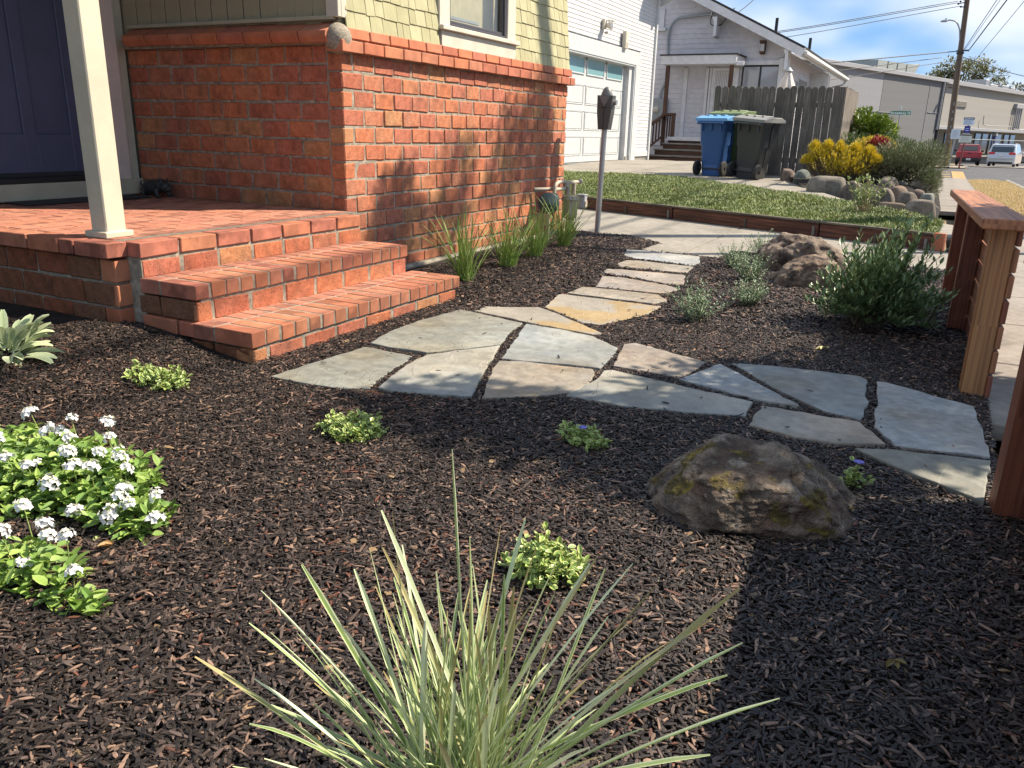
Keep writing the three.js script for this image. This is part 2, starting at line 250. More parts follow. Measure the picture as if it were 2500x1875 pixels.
  M.boulder = std({ vertexColors: true, map: rep(stone, 7), bumpMap: rep(stone, 11), bumpScale: 0.009, roughness: 0.9 });
  M.grass = new THREE.MeshPhysicalMaterial({ vertexColors: true, roughness: 0.7, transmission: 0.2, thickness: 0 });
}
// ---------------------------------------------------------------- ground heights
const RD = [[-50, -0.12], [10, -0.13], [30, -0.33], [45, -0.48], [60, -0.72], [80, -1.03], [110, -1.45], [400, -3]];
function roadY(z) { const d = -z; for (let i = 1; i < RD.length; i++) if (d <= RD[i][0]) return lerp(RD[i - 1][1], RD[i][1], (d - RD[i - 1][0]) / (RD[i][0] - RD[i - 1][0])); return -3; }
const walkY = (z) => (z > -9 ? -0.015 : Math.max(roadY(z) + 0.11, -9));
function gardenY(x, z) { // mulch surface of the front bed
  let y = 0.09 * smooth(-2.25, -2.95, x) * smooth(-2.9, -2.2, z) + 0.007 * fbm(x * 1.7, 0.3, z * 1.7, 3) + 0.004 * fbm(x * 6, 2.3, z * 6, 2);
  y += 0.025 * Math.exp(-((x + 2.45) ** 2 + (z + 5.4) ** 2) / 0.8);
  return y;
}
const nbrY = (x, z) => 0.16 + 0.11 * smooth(-11.5, -19, z) - 0.13 * smooth(-20.8, -22, z); // neighbour's drive, rising to the garage

// ---------------------------------------------------------------- far ground, road, pavements
struct('ground', sheet(-260, 260, 60, -420, 26, 60, (x, z) => roadY(z) - 0.02 + (x < -1 && z < -24 ? 0 : 0)), M.dirt);
struct('road', polySheet([[1.95, 40], [1.95, -27.5], [0.95, -30.2], [-40, -30.2], [-40, -57], [0.5, -57], [1.6, -58.5], [1.6, -170], [13, -170], [13, -58], [60, -57], [60, -30.5], [12, -30.5], [12, 40]], (x, z) => roadY(z), 3), M.asphalt);
{ // kerb along the road
  const pts = []; const g = []; for (let z = 6; z > -28; z -= 1.7) { if (z < -5 && z > -8) continue; g.push(at(cbox(0.13, 0.14, 1.69, 0.012), 1.89, roadY(z) + 0.055, z - 0.85)); } struct('kerb', merge(g), M.curb);
}
{ // crosswalk markings
  const bars = new THREE.Group(); bars.name = 'crosswalk'; bars.userData.kind = 'structure'; scene.add(bars);
  for (const z of [-32.3, -35.2, -38.6, -42.6]) mesh('painted_bar', polySheet([[-5, z], [0.42, z], [0.42, z - 1.0], [-5, z - 1.0]], (x, q) => roadY(q) + 0.006, 2), M.yellowPaint, bars);
  mesh('painted_line', polySheet([[0.45, -31.2], [0.86, -31.2], [1.0, -45], [0.5, -45]], (x, q) => roadY(q) + 0.012, 2), M.tactile, bars);
}
{ // sidewalk slabs between fence and road
  const sw = new THREE.Group(); sw.name = 'sidewalk'; sw.userData.kind = 'structure'; scene.add(sw);
  let z = 1.6, k = 0; const L = 0.93;
  while (z > -29.5) {
    const a = z, b = z - L + 0.012, near = z > -12.7; const xl = near ? (z > -2.3 ? 0.40 : 0.292) : lerp(-0.25, -0.35, smooth(-12, -25, z)), xr = near ? 1.28 : 0.80;
    const g = prism([[xl, a], [xr, a], [xr, b], [xl, b]], -0.06, 0, 0.006); const s = mesh('slab', g, M.walk, sw); s.position.y = (walkY(a) + walkY(b)) / 2; s.rotation.x = 0;
    if (near && z < -5.2 && z > -8.2) { const g2 = prism([[1.292, a], [1.95, a], [1.95, b], [1.292, b]], -0.06, 0, 0.006); const s2 = mesh('slab', g2, M.concrete, sw); s2.position.y = walkY(a) - 0.004; }
    z -= L; k++;
  }
}
struct('far_pavement', polySheet([[-40, -57], [0.5, -57], [1.6, -58.5], [1.6, -64], [0.2, -66], [-40, -66]], (x, z) => roadY(z) + 0.1, 4), M.curb);
struct('far_pavement_beyond_road', polySheet([[1.6, -72], [1.6, -86], [60, -100], [60, -80], [12, -74]], (x, z) => roadY(z) + 0.05, 4), M.curb);
struct('verge', polySheet([[0.8, -12.7], [1.83, -12.7], [1.83, -28], [0.8, -29.4]], (x, z) => walkY(z) - 0.015 + 0.03 * Math.sin(clamp((x - 0.8) / 1.03) * 3.14), 0.5), M.dirt);
struct('verge_soil', polySheet([[1.29, -8.6], [1.83, -8.6], [1.83, -12.7], [1.29, -12.7]], () => -0.03, 0.8), M.dirt);
struct('verge_dirt', polySheet([[1.29, 3], [1.83, 3], [1.83, -5], [1.29, -5]], () => -0.03, 0.8), M.dirt);

// ---------------------------------------------------------------- the garden bed, drives and planting strip
struct('soil_by_fence', polySheet([[0.284, 1], [0.396, 1], [0.396, -2.25], [0.284, -2.25]], (x, z) => -0.006, 0.3), M.soil);
struct('garden_soil', sheet(-5.2, 0.286, 0.9, -7.1, 64, 96, (x, z) => gardenY(x, z) - 0.010 - 0.05 * smooth(-6.55, -7.0, z)), M.soil);
{ // own drive: concrete slabs with open joints over a dark bed
  const d = new THREE.Group(); d.name = 'driveway'; d.userData.kind = 'structure'; scene.add(d);
  const far = (x) => -7.84 + (x - 0.04) * 0.40, near = (x) => (x < -2.35 ? -7.15 - (x + 2.35) * -0.1 : x < -1.4 ? -6.27 : -6.72);
  const cuts = [-8.5, -6.2, -3.95, -1.72, 0.285];
  for (let i = 0; i < 4; i++) { const a = cuts[i] + 0.006, b = cuts[i + 1] - 0.006; let P; if (i === 2) P = [[a, -7.28], [-2.42, -7.12], [-2.2, -6.75], [-2.06, -6.27], [b, -6.25], [b, far(b)], [a, far(a)]]; else if (i === 3) P = [[a, -6.25], [-1.42, -6.22], [-1.34, -6.62], [-0.6, -6.75], [b, -6.66], [b, far(b)], [a, far(a)]]; else P = [[a, -7.3], [b, -7.3], [b, far(b)], [a, far(a)]]; mesh('slab', prism(P, -0.08, 0.0, 0.005), M.concrete, d); }
}
{ // neighbour's drive
  const d = new THREE.Group(); d.name = 'neighbour_driveway'; d.userData.kind = 'structure'; scene.add(d);
  const cuts = [-13, -8.3, -5.15, -2.3]; for (let i = 0; i < 3; i++) { const a = cuts[i] + 0.008, b = cuts[i + 1] - 0.008; for (const [z0, z1] of [[-9, -17.4], [-17.4, -21.2], [-21.2, -24.6]]) { const e = z0 === -9 ? [[[a, -13.3], [b, -13.9]], [[a, -13.9], [b, -14.12]], [[a, -14.12], [-4.2, -14.2], [-3.3, -13.4], [b, -12.1]]][i] : [[a, z0 - 0.008], [b, z0 - 0.008]]; mesh('slab', polySheet([...e, [b, z1 + 0.008], [a, z1 + 0.008]], nbrY, 1), M.concrete, d); } }
  mesh('slab', polySheet([[-2.292, -12.1], [-0.87, -10.42], [-0.3, -9.62], [0.05, -9.2], [0.28, -9.0], [0.28, -10.4], [-0.9, -11.0], [-1.5, -12.6], [-2.292, -14.6]], (x, z) => lerp(nbrY(x, z), 0.0, smooth(-1.2, 0.2, x)), 0.5), M.concrete, d);
  mesh('joint_bed', polySheet([[-13, -13.4], [-7.4, -14.05], [-4.2, -14.35], [-3.3, -13.55], [-2.35, -12.3], [-1.4, -11.3], [-1.6, -13], [-2.2, -15], [-2.2, -24.6], [-13, -24.6]], (x, z) => Math.min(nbrY(x, z), lerp(nbrY(x, z), 0.0, smooth(-1.2, 0.2, x))) - 0.02, 1), M.dirt, d);
}
const bedY = (x, z) => lerp(lerp(0.06, 0.27, smooth(-12.2, -14, z)), -0.02, smooth(-0.35, 0.15, x));
struct('planting_bed', polySheet([[-2.5, -15.4], [-1.9, -13.4], [-1.25, -11.75], [-0.75, -10.6], [-0.35, -10.05], [0.05, -10.1], [0.1, -13], [0.0, -20], [-1.4, -22], [-2.4, -18]], (x, z) => Math.max(bedY(x, z), -1), 0.35), M.bed, 'dark soil bed behind the row of rocks');
// ---------------------------------------------------------------- flagstones
const FLAGS = [
  [[[-2.08, -2.12], [-2.07, -2.34], [-2.05, -2.655], [-1.80, -2.645], [-1.775, -2.58], [-1.745, -2.42], [-1.685, -2.20], [-1.78, -2.14], [-1.95, -2.12]], 'grey', 'grey green flagstone at the foot of the brick steps, blunt end toward open mulch'],
  [[[-2.06, -2.70], [-2.11, -2.91], [-2.12, -3.15], [-2.08, -3.50], [-1.67, -3.40], [-1.64, -3.21], [-1.57, -2.98], [-1.77, -2.70], [-1.95, -2.685]], 'grey', 'largest grey green flagstone, lying along the bottom brick step'],
  [[[-1.75, -2.67], [-1.56, -2.96], [-1.46, -2.67], [-1.32, -2.30], [-1.43, -2.26], [-1.60, -2.21], [-1.66, -2.215], [-1.718, -2.42], [-1.75, -2.59]], 'white', 'pale grey wedge flagstone with a short dark crack beside the beige one'],
  [[[-1.66, -3.41], [-1.48, -3.40], [-1.29, -3.36], [-1.12, -3.23], [-1.09, -3.10], [-1.07, -2.88], [-1.20, -2.86], [-1.47, -2.79], [-1.56, -3.08]], 'blue', 'broad blue grey flagstone where the two arms of the path meet'],
  [[[-1.47, -2.77], [-1.36, -2.82], [-1.09, -2.86], [-1.06, -2.81], [-1.03, -2.66], [-1.03, -2.54], [-1.16, -2.41], [-1.29, -2.31], [-1.39, -2.54]], 'warm', 'beige flagstone with a rounded corner in the row edging open mulch'],
  [[[-2.01, -3.51], [-2.02, -3.65], [-1.89, -3.71], [-1.77, -3.79], [-1.61, -3.69], [-1.26, -3.41], [-1.30, -3.37], [-1.67, -3.43], [-1.76, -3.46]], 'rust', 'long tapering flagstone with a rusty tint ending in a point'],
  [[[-1.75, -3.81], [-1.83, -4.16], [-1.81, -4.19], [-1.43, -4.18], [-1.22, -4.18], [-1.23, -3.90], [-1.35, -3.58], [-1.44, -3.58]], 'rust', 'yellow stained and ice blue flagstone, widest in the arm toward the driveway'],
  [[[-1.80, -4.22], [-1.80, -4.46], [-1.72, -4.48], [-1.33, -4.49], [-1.24, -4.35], [-1.28, -4.215], [-1.44, -4.215]], 'warm', 'sandy flagstone with dark cracks, second in the arm toward the driveway'],
  [[[-1.74, -4.51], [-1.81, -4.78], [-1.85, -4.90], [-1.70, -4.92], [-1.38, -4.81], [-1.28, -4.72], [-1.31, -4.54], [-1.38, -4.52]], 'pink', 'pinkish grey flagstone, third in the arm toward the driveway'],
  [[[-1.89, -4.97], [-1.92, -5.18], [-1.84, -5.22], [-1.39, -5.25], [-1.30, -4.90], [-1.38, -4.845], [-1.71, -4.965]], 'pink', 'pinkish flagstone, fourth in the arm toward the driveway'],
  [[[-1.94, -5.41], [-1.93, -5.62], [-1.85, -5.65], [-1.43, -5.61], [-1.40, -5.33], [-1.87, -5.27]], 'warm', 'pale buff flagstone, fifth in the arm toward the driveway'],
  [[[-2.03, -5.80], [-2.12, -6.14], [-1.98, -6.18], [-1.53, -6.15], [-1.43, -5.82], [-1.45, -5.66], [-1.74, -5.71], [-1.9, -5.69]], 'ice', 'ice blue flagstone touching the concrete driveway'],
  [[[-1.12, -3.29], [-1.08, -3.34], [-0.72, -3.19], [-0.75, -2.92], [-0.79, -2.92], [-1.04, -2.94]], 'pink', 'pinkish striped flagstone between the blue junction stone and the shrub bed'],
  [[[-1.05, -2.86], [-1.02, -2.89], [-0.45, -2.77], [-0.44, -2.60], [-0.60, -2.54], [-0.84, -2.48], [-1.05, -2.49], [-1.03, -2.72]], 'white', 'long pale flagstone in the middle of the path edge'],
  [[[-0.76, -2.895], [-0.67, -3.20], [-0.30, -2.81], [-0.45, -2.795]], 'ice', 'three cornered white flagstone between two long joints'],
  [[[-0.64, -3.24], [-0.55, -3.28], [-0.31, -3.32], [-0.15, -3.33], [-0.12, -3.29], [-0.11, -3.08], [-0.09, -2.99], [-0.10, -2.76], [-0.22, -2.79], [-0.41, -2.97]], 'blue', 'large blue grey flagstone next to the broad leaved shrub bed'],
  [[[-0.09, -3.28], [-0.05, -3.28], [0.24, -3.13], [0.26, -2.83], [0.27, -2.61], [0.01, -2.56], [-0.06, -2.72], [-0.065, -2.82], [-0.07, -3.04]], 'ice', 'large pale blue flagstone filling the gap between the two fence posts'],
  [[[-0.42, -2.74], [-0.10, -2.735], [-0.01, -2.56], [-0.15, -2.49], [-0.27, -2.48], [-0.42, -2.52]], 'warm', 'tapering buff flagstone just behind the mossy boulder'],
  [[[-0.10, -2.48], [0.00, -2.53], [0.27, -2.58], [0.25, -2.37], [0.24, -2.24], [0.08, -2.34], [-0.04, -2.43]], 'grey', 'narrow grey flagstone at the base of the near fence post'],
];
for (const F of FLAGS) { // open the joints: move every edge inwards
  const P = F[0], n = P.length; let ar = 0; for (let i = 0; i < n; i++) { const [a, b] = P[i], [c, d] = P[(i + 1) % n]; ar += a * d - c * b; } const sg = ar > 0 ? 1 : -1, o = 0.0025;
  F[0] = P.map((p, i) => { const a = P[(i + n - 1) % n], b = P[(i + 1) % n]; const e1 = V(p[0] - a[0], p[1] - a[1], 0).normalize(), e2 = V(b[0] - p[0], b[1] - p[1], 0).normalize(); const n1 = [-e1.y * sg, e1.x * sg], n2 = [-e2.y * sg, e2.x * sg], k = Math.max(0.45, 1 + n1[0] * n2[0] + n1[1] * n2[1]); return [p[0] + (n1[0] + n2[0]) / k * o, p[1] + (n1[1] + n2[1]) / k * o]; });
}
{
  const r = rng(77);
  for (const [P, m, label] of FLAGS) {
    const cx = P.reduce((s, p) => s + p[0], 0) / P.length, cz = P.reduce((s, p) => s + p[1], 0) / P.length;
    const Q = []; for (let i = 0; i < P.length; i++) { const a = P[i], b = P[(i + 1) % P.length], L = Math.hypot(b[0] - a[0], b[1] - a[1]), n = Math.max(1, Math.round(L / 0.045)); for (let k = 0; k < n; k++) { const t = k / n, w = k ? 0.006 : 0; Q.push([lerp(a[0], b[0], t) - cx + (r() - 0.5) * w * 1.6, lerp(a[1], b[1], t) - cz + (r() - 0.5) * w * 2]); } }
    const g = prism(Q, -0.045, 0, 0.004); const s = r() * 10, a = r() * 6.28, uv = g.attributes.uv;
    for (let i = 0; i < uv.count; i++) { const u = uv.getX(i), v = uv.getY(i); uv.setXY(i, Math.cos(a) * u - Math.sin(a) * v + s, Math.sin(a) * u + Math.cos(a) * v + s * 1.7); }
    const st = mesh('flagstone', g, M.flag[m], null, [cx, 0.0135 + rr(-0.003, 0.003, r), cz], [rr(-0.006, 0.006, r), 0, rr(-0.006, 0.006, r)]);
    tag(st, label, 'flagstone', 'flagstones of the garden path');
  }
}
const FB = FLAGS.map(([P]) => [P, Math.min(...P.map((p) => p[0])), Math.max(...P.map((p) => p[0])), Math.min(...P.map((p) => p[1])), Math.max(...P.map((p) => p[1]))]);
const onFlag = (x, z) => { for (const [P, a, b, c, d] of FB) if (x > a && x < b && z > c && z < d && inPoly(x, z, P)) return true; return false; };
// ---------------------------------------------------------------- mulch chips
{
  const g = new THREE.BoxGeometry(1, 1, 1, 2, 1, 1); const p = g.attributes.position; const rg = rng(8), key = {};
  for (let i = 0; i < p.count; i++) { const k = [p.getX(i), p.getY(i), p.getZ(i)].join(); if (!key[k]) key[k] = [rg() - 0.5, rg() - 0.5, rg() - 0.5]; const j = key[k], e = Math.abs(p.getX(i)) > 0.4; p.setXYZ(i, p.getX(i) + j[0] * 0.16, p.getY(i) * (e ? 0.55 : 1) + j[1] * 0.2, p.getZ(i) * (e ? 0.55 : 1) + j[2] * 0.25); }
  const geo = g.toNonIndexed(); geo.computeVertexNormals();
  const r = rng(4242), items = [];
  const blocked = (x, z) => (x < -2.2 && z < -2.2 && z > -3.8 && x < -2.27) || (x < -2.95 && z < -2.15) || (x < -3.1 && z < -2) || (z < -6.2 && x > -2.05 && x < -1.4) || (z < -6.68 && x > -1.4) || (z < -6.8 - (x + 2.05) * -0.9 && x <= -2.05 && x > -2.45) || (z < -7.14);
  const place = (n, f) => { let k = 0, t = 0; while (k < n && t++ < n * 30) { const [x, z] = f(); if (x < 1.72 * z - 0.7 || blocked(x, z) || x > (z > -2.24 ? 0.395 : 0.283) || x < -4.4) continue; if (onFlag(x, z) && r() > 0.0007) continue; items.push([x, z]); k++; } };
  const ring = (d0, d1) => () => { const a = rr(-0.27, 1.12, r) , d = Math.sqrt(lerp(d0 * d0, d1 * d1, r())); return [-Math.sin(a) * d, -Math.cos(a) * d]; };
  place(105000, ring(0.5, 2.2)); place(135000, ring(2.2, 4.1)); place(66000, ring(4.1, 8));
  const im = new THREE.InstancedMesh(geo, std({ roughness: 0.6 }), items.length), m = new THREE.Matrix4(), q = new THREE.Quaternion(), e = new THREE.Euler(), c = new THREE.Color();
  items.forEach(([x, z], i) => {
    const d = Math.hypot(x, z), big = d > 4 ? 1.45 : 1; const u = r();
    const flake = u > 0.9985; const L = (flake ? rr(0.014, 0.028, r) : u < 0.0035 ? rr(0.045, 0.075, r) : u < 0.10 ? rr(0.026, 0.040, r) : rr(0.007, 0.025, r)) * big, W = flake ? rr(0.009, 0.017, r) : rr(0.0025, 0.0068, r) * (u > 0.9 ? 1.5 : 1) * big, T = rr(0.0015, 0.0035, r) * big;
    e.set((r() - 0.5) * 0.85, r() * 6.283, (r() - 0.5) * 0.5); q.setFromEuler(e);
    const up = onFlag(x, z) ? 0.018 : gardenY(x, z) + rr(-0.006, 0.010, r);
    m.compose(V(x, up, z), q, V(L, T, W)); im.setMatrixAt(i, m);
    const k = clamp(r() + 0.16 * fbm(x * 2.1, 7, z * 2.1, 3)), v = rr(0.65, 1.35, r);
    if (k < 0.46) c.setRGB(0.0165 * v, 0.0117 * v, 0.0097 * v); else if (k < 0.72) c.setRGB(0.032 * v, 0.0225 * v, 0.0175 * v); else if (k < 0.90) c.setRGB(0.082 * v, 0.057 * v, 0.047 * v); else if (k < 0.975) c.setRGB(0.21 * v, 0.135 * v, 0.095 * v); else c.setRGB(0.12 * v, 0.05 * v, 0.03 * v);
    if (flake) c.setRGB(0.22 * v, 0.145 * v, 0.075 * v); im.setColorAt(i, c);
  });
  im.name = 'mulch_chips'; im.castShadow = im.receiveShadow = true; scene.add(im);
  tag(im, 'dark brown shredded bark mulch covering the garden beds', 'mulch', null, 'stuff');
}
// ---------------------------------------------------------------- brick stock: shared geometries in a few variants
const brickStock = {};
function brickGeo(w, h, d, rough = true, n = 6) { // variants of one size
  const key = [w, h, d, rough].map((v) => (v.toFixed ? v.toFixed(3) : v)).join();
  if (!brickStock[key]) { const r = rng(Math.round(w * 1e5 + h * 1e4 + d * 977)); brickStock[key] = Array.from({ length: n }, () => cbox(w, h, d, rough ? 0.005 : 0.0028, { r, jitter: rough ? 0.0045 : 0.0025, ou: r() * 5, ov: r() * 5 })); }
  return brickStock[key];
}
const rb = rng(909);
function brick(parent, w, h, d, x, y, z, mats, rough = true, name = 'brick') {
  const m = mesh(name, pick(brickGeo(w, h, d, rough), rb), pick(mats, rb), parent, [x, y, z], [rr(-0.004, 0.004, rb), rr(-0.006, 0.006, rb), rr(-0.004, 0.004, rb)]);
  return m;
}
// ---------------------------------------------------------------- the house with the brick base
const house = thing('house', 'house with red brick base, pale green shingles and navy front door', 'house', [0, 0, 0]);
{
  const XW = -3.107, ZC = -3.891, ZE = -7.10, C = 0.1005, TOP = 1.30, P = 0.2005;
  // sunlit brick wall
  const wl = mesh('brick_wall', box(0.1, 1.40, ZC - ZE - 0.02, XW - 0.0065 - 0.05, 0.66, (ZC + ZE) / 2), M.mortar, house);
  for (let k = 0; k < 12; k++) {
    const y = TOP - C * (k + 0.5); let z = ZC - (k % 2 ? 0.002 : 0.104 + rr(-0.01, 0.01, rb));
    if (k % 2 === 0) brick(wl, 0.1, 0.09, 0.095, XW - 0.05, y, ZC - 0.0475, M.brick);
    while (z > ZE + 0.03) { let w = P - 0.0105; if (z - w < ZE) w = z - ZE; if (w > 0.04) brick(wl, 0.1, 0.0895, w > 0.18 ? 0.19 : Math.round(w * 100) / 100, XW - 0.05 + rr(-0.0025, 0.0025, rb), y + rr(-0.002, 0.002, rb), z - w / 2, M.brick); z -= P; }
  }
  for (let z = ZC - 0.02, i = 0; z > ZE + 0.05; z -= 0.205, i++) brick(wl, 0.1, 0.062, Math.min(0.193, z - ZE), XW - 0.048, 0.054, z - 0.0965, M.smoothBrick, false, 'plinth_brick');
  mesh('footing', cb(0.6, 0.14, 3.3, XW - 0.255, -0.05, -5.5, 0.012), M.mortar, house);
  // corbel: two courses, the lower one proud
  const cl = mesh('corbel', box(0.2, 0.11, ZC - ZE - 0.02, XW - 0.09, TOP + 0.058, (ZC + ZE) / 2), M.mortar, house);
  for (let z = ZC + 0.045, i = 0; z > ZE - 0.06; z -= 0.2, i++) { const w = Math.min(0.189, z - (ZE - 0.05)); if (w < 0.05) break; brick(cl, 0.12, 0.062, w > 0.18 ? 0.19 : 0.1, XW - 0.01, TOP + 0.031, z - w / 2, M.smoothBrick, false, 'corbel_brick'); }
  for (let z = ZC - 0.05, i = 0; z > ZE - 0.06; z -= 0.2, i++) { const w = Math.min(0.189, z - (ZE - 0.05)); if (w < 0.05) break; const m = brick(cl, 0.12, 0.056, w > 0.18 ? 0.19 : 0.1, XW - 0.035, TOP + 0.097, z - w / 2, M.smoothBrick, false, 'corbel_brick'); m.rotation.z = 0.10; }
  const dome = new THREE.SphereGeometry(0.072, 20, 12); dome.scale(1.05, 1.15, 1.1); { const p = dome.attributes.position; for (let i = 0; i < p.count; i++) { const f = 1 + 0.05 * fbm(p.getX(i) * 22, p.getY(i) * 22, p.getZ(i) * 22, 3); p.setXYZ(i, p.getX(i) * f, p.getY(i) * f, p.getZ(i) * f); } dome.computeVertexNormals(); }
  mesh('cement_cap', dome, M.mortar, house, [XW - 0.02, TOP + 0.07, ZC - 0.005]);
  // brick wall beside the porch
  const ws = mesh('brick_wall', box(1.75, 1.10, 0.3, -3.985, 0.87, ZC - 0.012 - 0.15), M.mortar, house);
  for (let k = 0; k < 9; k++) { const y = TOP + 0.045 - 0.1045 * (k + 0.5), PS = 0.2135; for (let x = -3.219 - (k % 2 ? 0 : 0.105) + (k % 2 ? 0 : 0.0), i = 0; x > -4.86; i++) { let w = PS - 0.0125; if (k % 2 === 0 && i === 0) { brick(ws, 0.098, 0.0915, 0.1, -3.27, y, ZC - 0.055, M.brick); } if (x - w < -4.87) w = x + 4.87; if (w > 0.05) brick(ws, w > 0.19 ? 0.2 : Math.round(w * 50) / 50, 0.0915, 0.1, x - w / 2, y + rr(-0.002, 0.002, rb), ZC - 0.05 - 0.004 + rr(-0.003, 0.003, rb), M.brick); x -= PS; } }
  { // sloping sill of bricks on top of that wall
    const sh = new THREE.Shape([[0, 0], [0.11, 0.0], [0.13, 0.03], [0.128, 0.058], [0, 0.125]].map(([a, b]) => new THREE.Vector2(a, b)));
    const G = new THREE.ExtrudeGeometry(sh, { depth: 0.192, bevelEnabled: true, bevelSize: 0.003, bevelThickness: 0.003, bevelSegments: 1, bevelOffset: -0.003 }); G.rotateY(-Math.PI / 2); const g = boxUV(clean(G));
    const sm = mesh('brick_sill', box(1.70, 0.06, 0.07, -3.99, 1.372, -3.885), M.mortar, house);
    for (let i = 0; i < 8; i++) { const b = mesh('sill_brick', g, pick(M.smoothBrick, rb), sm, [-3.142 - i * 0.2085, 1.345 + i * 0.002, -3.93], [rr(-0.02, 0.02, rb), rr(-0.01, 0.01, rb), 0]); void b; }
  }
  // board wall above it and corner board
  for (let i = 0; i < 13; i++) mesh('wall_board', cb(0.1215, 1.35, 0.02, -3.235 - i * 0.1315, 2.135, -3.905, 0.002), M.olive, house);
  mesh('wall_backing', box(1.8, 1.4, 0.05, -4.03, 2.12, -3.942), M.oliveTrim, house);
  mesh('sill_trim', cb(1.68, 0.022, 0.035, -3.985, 1.478, -3.888, 0.003), M.oliveTrim, house);
  mesh('corner_board', cb(0.085, 1.32, 0.03, -3.142, 2.14, -3.885, 0.003), M.creamTrim, house); mesh('corner_board', cb(0.03, 1.32, 0.05, -3.117, 2.14, -3.928, 0.003), M.creamTrim, house);
  // shingled wall, leaning back as it rises
  const lean = 0.09, faceX = (y) => -3.108 - (y - 1.43) * lean; mesh('wall_core', box(0.34, 1.3, 3.19, XW - 0.31, 2.07, (ZC + ZE) / 2), M.shingle[2], house);
  const WZ0 = -4.915, WZ1 = -6.03, stock = Array.from({ length: 5 }, () => cbox(0.011, 0.132, 0.1, 0.0018, { r: rb, jitter: 0.003, ou: rb() * 4, ov: rb() * 4 }));
  for (let row = 0; row < 9; row++) {
    const y0 = 1.425 + row * 0.0965; let z = ZC - 0.045; let guard = 0;
    while (z > ZE + 0.005 && guard++ < 90) {
      let w = rr(0.058, 0.145, rb); if (z - w < ZE) w = z - ZE; let nz = z - w - 0.0035;
      if (z <= WZ0 + 0.002 && z > WZ1) { z = WZ1 - 0.002; continue; } if (z > WZ0 && z - w < WZ0) { w = z - WZ0; nz = WZ0 - 0.0001; }
      if (w > 0.012) { const s = mesh('shingle', pick(stock, rb), pick(M.shingle, rb), house, [faceX(y0 + 0.05) + 0.006 + rr(-0.001, 0.001, rb), y0 + 0.062 + rr(-0.005, 0.004, rb), z - w / 2], [rr(-0.012, 0.012, rb), 0, lean + 0.06]); s.scale.z = w / 0.1; }
      z = nz;
    }
  }
  mesh('frieze_board', cb(0.05, 0.3, 3.25, XW - 0.18, 2.42, (ZC + ZE) / 2, 0.004), M.creamTrim, house);
  // end of the shingled wall and corner
  mesh('end_wall', box(5.6, 2.6, 0.02, -6.2, 1.3, ZE + 0.006), M.shingle[1], house);
  // window
  const win = new THREE.Group(); win.name = 'window'; house.add(win); const y1 = 2.35, ym = (1.56 + y1) / 2, hx = y1 - 1.56, fx = -3.095;
  mesh('casing', cb(0.035, hx + 0.1, 0.13, fx - 0.02, ym + 0.03, -4.987, 0.003), M.creamTrim, win); mesh('casing', cb(0.035, hx + 0.1, 0.13, fx - 0.02, ym + 0.03, -5.96, 0.003), M.creamTrim, win);
  mesh('sill', cb(0.06, 0.03, 1.13, fx - 0.002, 1.545, -5.483, 0.004), M.creamTrim, win); mesh('apron', cb(0.03, 0.115, 1.085, fx - 0.014, 1.472, -5.486, 0.003), M.creamTrim, win);
  const sz = [-5.056, -5.89]; for (const [z, w] of [[sz[0] - 0.012, 0.024], [sz[1] + 0.012, 0.024]]) mesh('sash', cb(0.04, hx, w, fx - 0.035, ym + 0.012, z, 0.003), M.bronze, win);
  mesh('sash', cb(0.04, 0.022, 0.8, fx - 0.035, 1.573, -5.473, 0.003), M.bronze, win); mesh('sash', cb(0.03, 0.02, 0.79, fx - 0.045, 1.596, -5.473, 0.003), M.bronze, win);
  mesh('sash', cb(0.03, hx, 0.012, fx - 0.045, ym + 0.01, -5.075, 0.002), M.bronze, win); mesh('sash', cb(0.03, hx, 0.016, fx - 0.045, ym + 0.01, -5.862, 0.002), M.bronze, win);
  mesh('pane', box(0.004, hx, 0.79, fx - 0.05, ym + 0.01, -5.473), M.glass, win);
  mesh('dark_room_sheet', box(0.01, hx, 0.8, fx - 0.24, ym + 0.01, -5.473), M.black, win);  // black sheet stands in for the unlit room behind the panes
  for (let i = 0; i < 30; i++) mesh('blind_slat', box(0.012, 0.0035, 0.5, fx - 0.085, 1.652 + i * 0.0225, -5.315), M.blind, win).rotation.z = 0.75;
  mesh('screen_bar', cb(0.02, 0.022, 0.52, fx - 0.08, 1.636, -5.31, 0.002), M.blind, win);
  // door wall
  mesh('door_wall', box(0.2, 2.2, 1.9, -5.0, 1.52, -2.95), M.lap, house);
  for (let i = 0; i < 19; i++) { const y = 0.53 + i * 0.107; const b = mesh('lap_board', cb(0.014, 0.122, 0.1, -4.868, y + 0.05, -3.853, 0.002), M.lap, house); b.rotation.z = 0.10; const c = mesh('lap_board', cb(0.014, 0.122, 0.42, -4.868, y + 0.05, -2.31, 0.002), M.lap, house); c.rotation.z = 0.10; }
  mesh('door_casing', cb(0.05, 2.06, 0.115, -4.87, 1.545, -3.742, 0.004), M.casing, house); mesh('door_casing', cb(0.05, 2.06, 0.115, -4.87, 1.545, -2.60, 0.004), M.casing, house);
  mesh('door_sill', cb(0.09, 0.10, 1.25, -4.845, 0.478, -3.2, 0.006), M.oliveTrim, house); mesh('corner_block', cb(0.05, 0.08, 0.16, -4.86, 0.485, -3.80, 0.004), M.lap, house);
  mesh('threshold', cb(0.13, 0.035, 1.0, -4.87, 0.546, -3.17, 0.005), M.black, house);
  const door = new THREE.Group(); door.name = 'door'; house.add(door);
  mesh('door_leaf', box(0.03, 1.94, 0.98, -4.905, 1.54, -3.17), M.doorBlue, door);
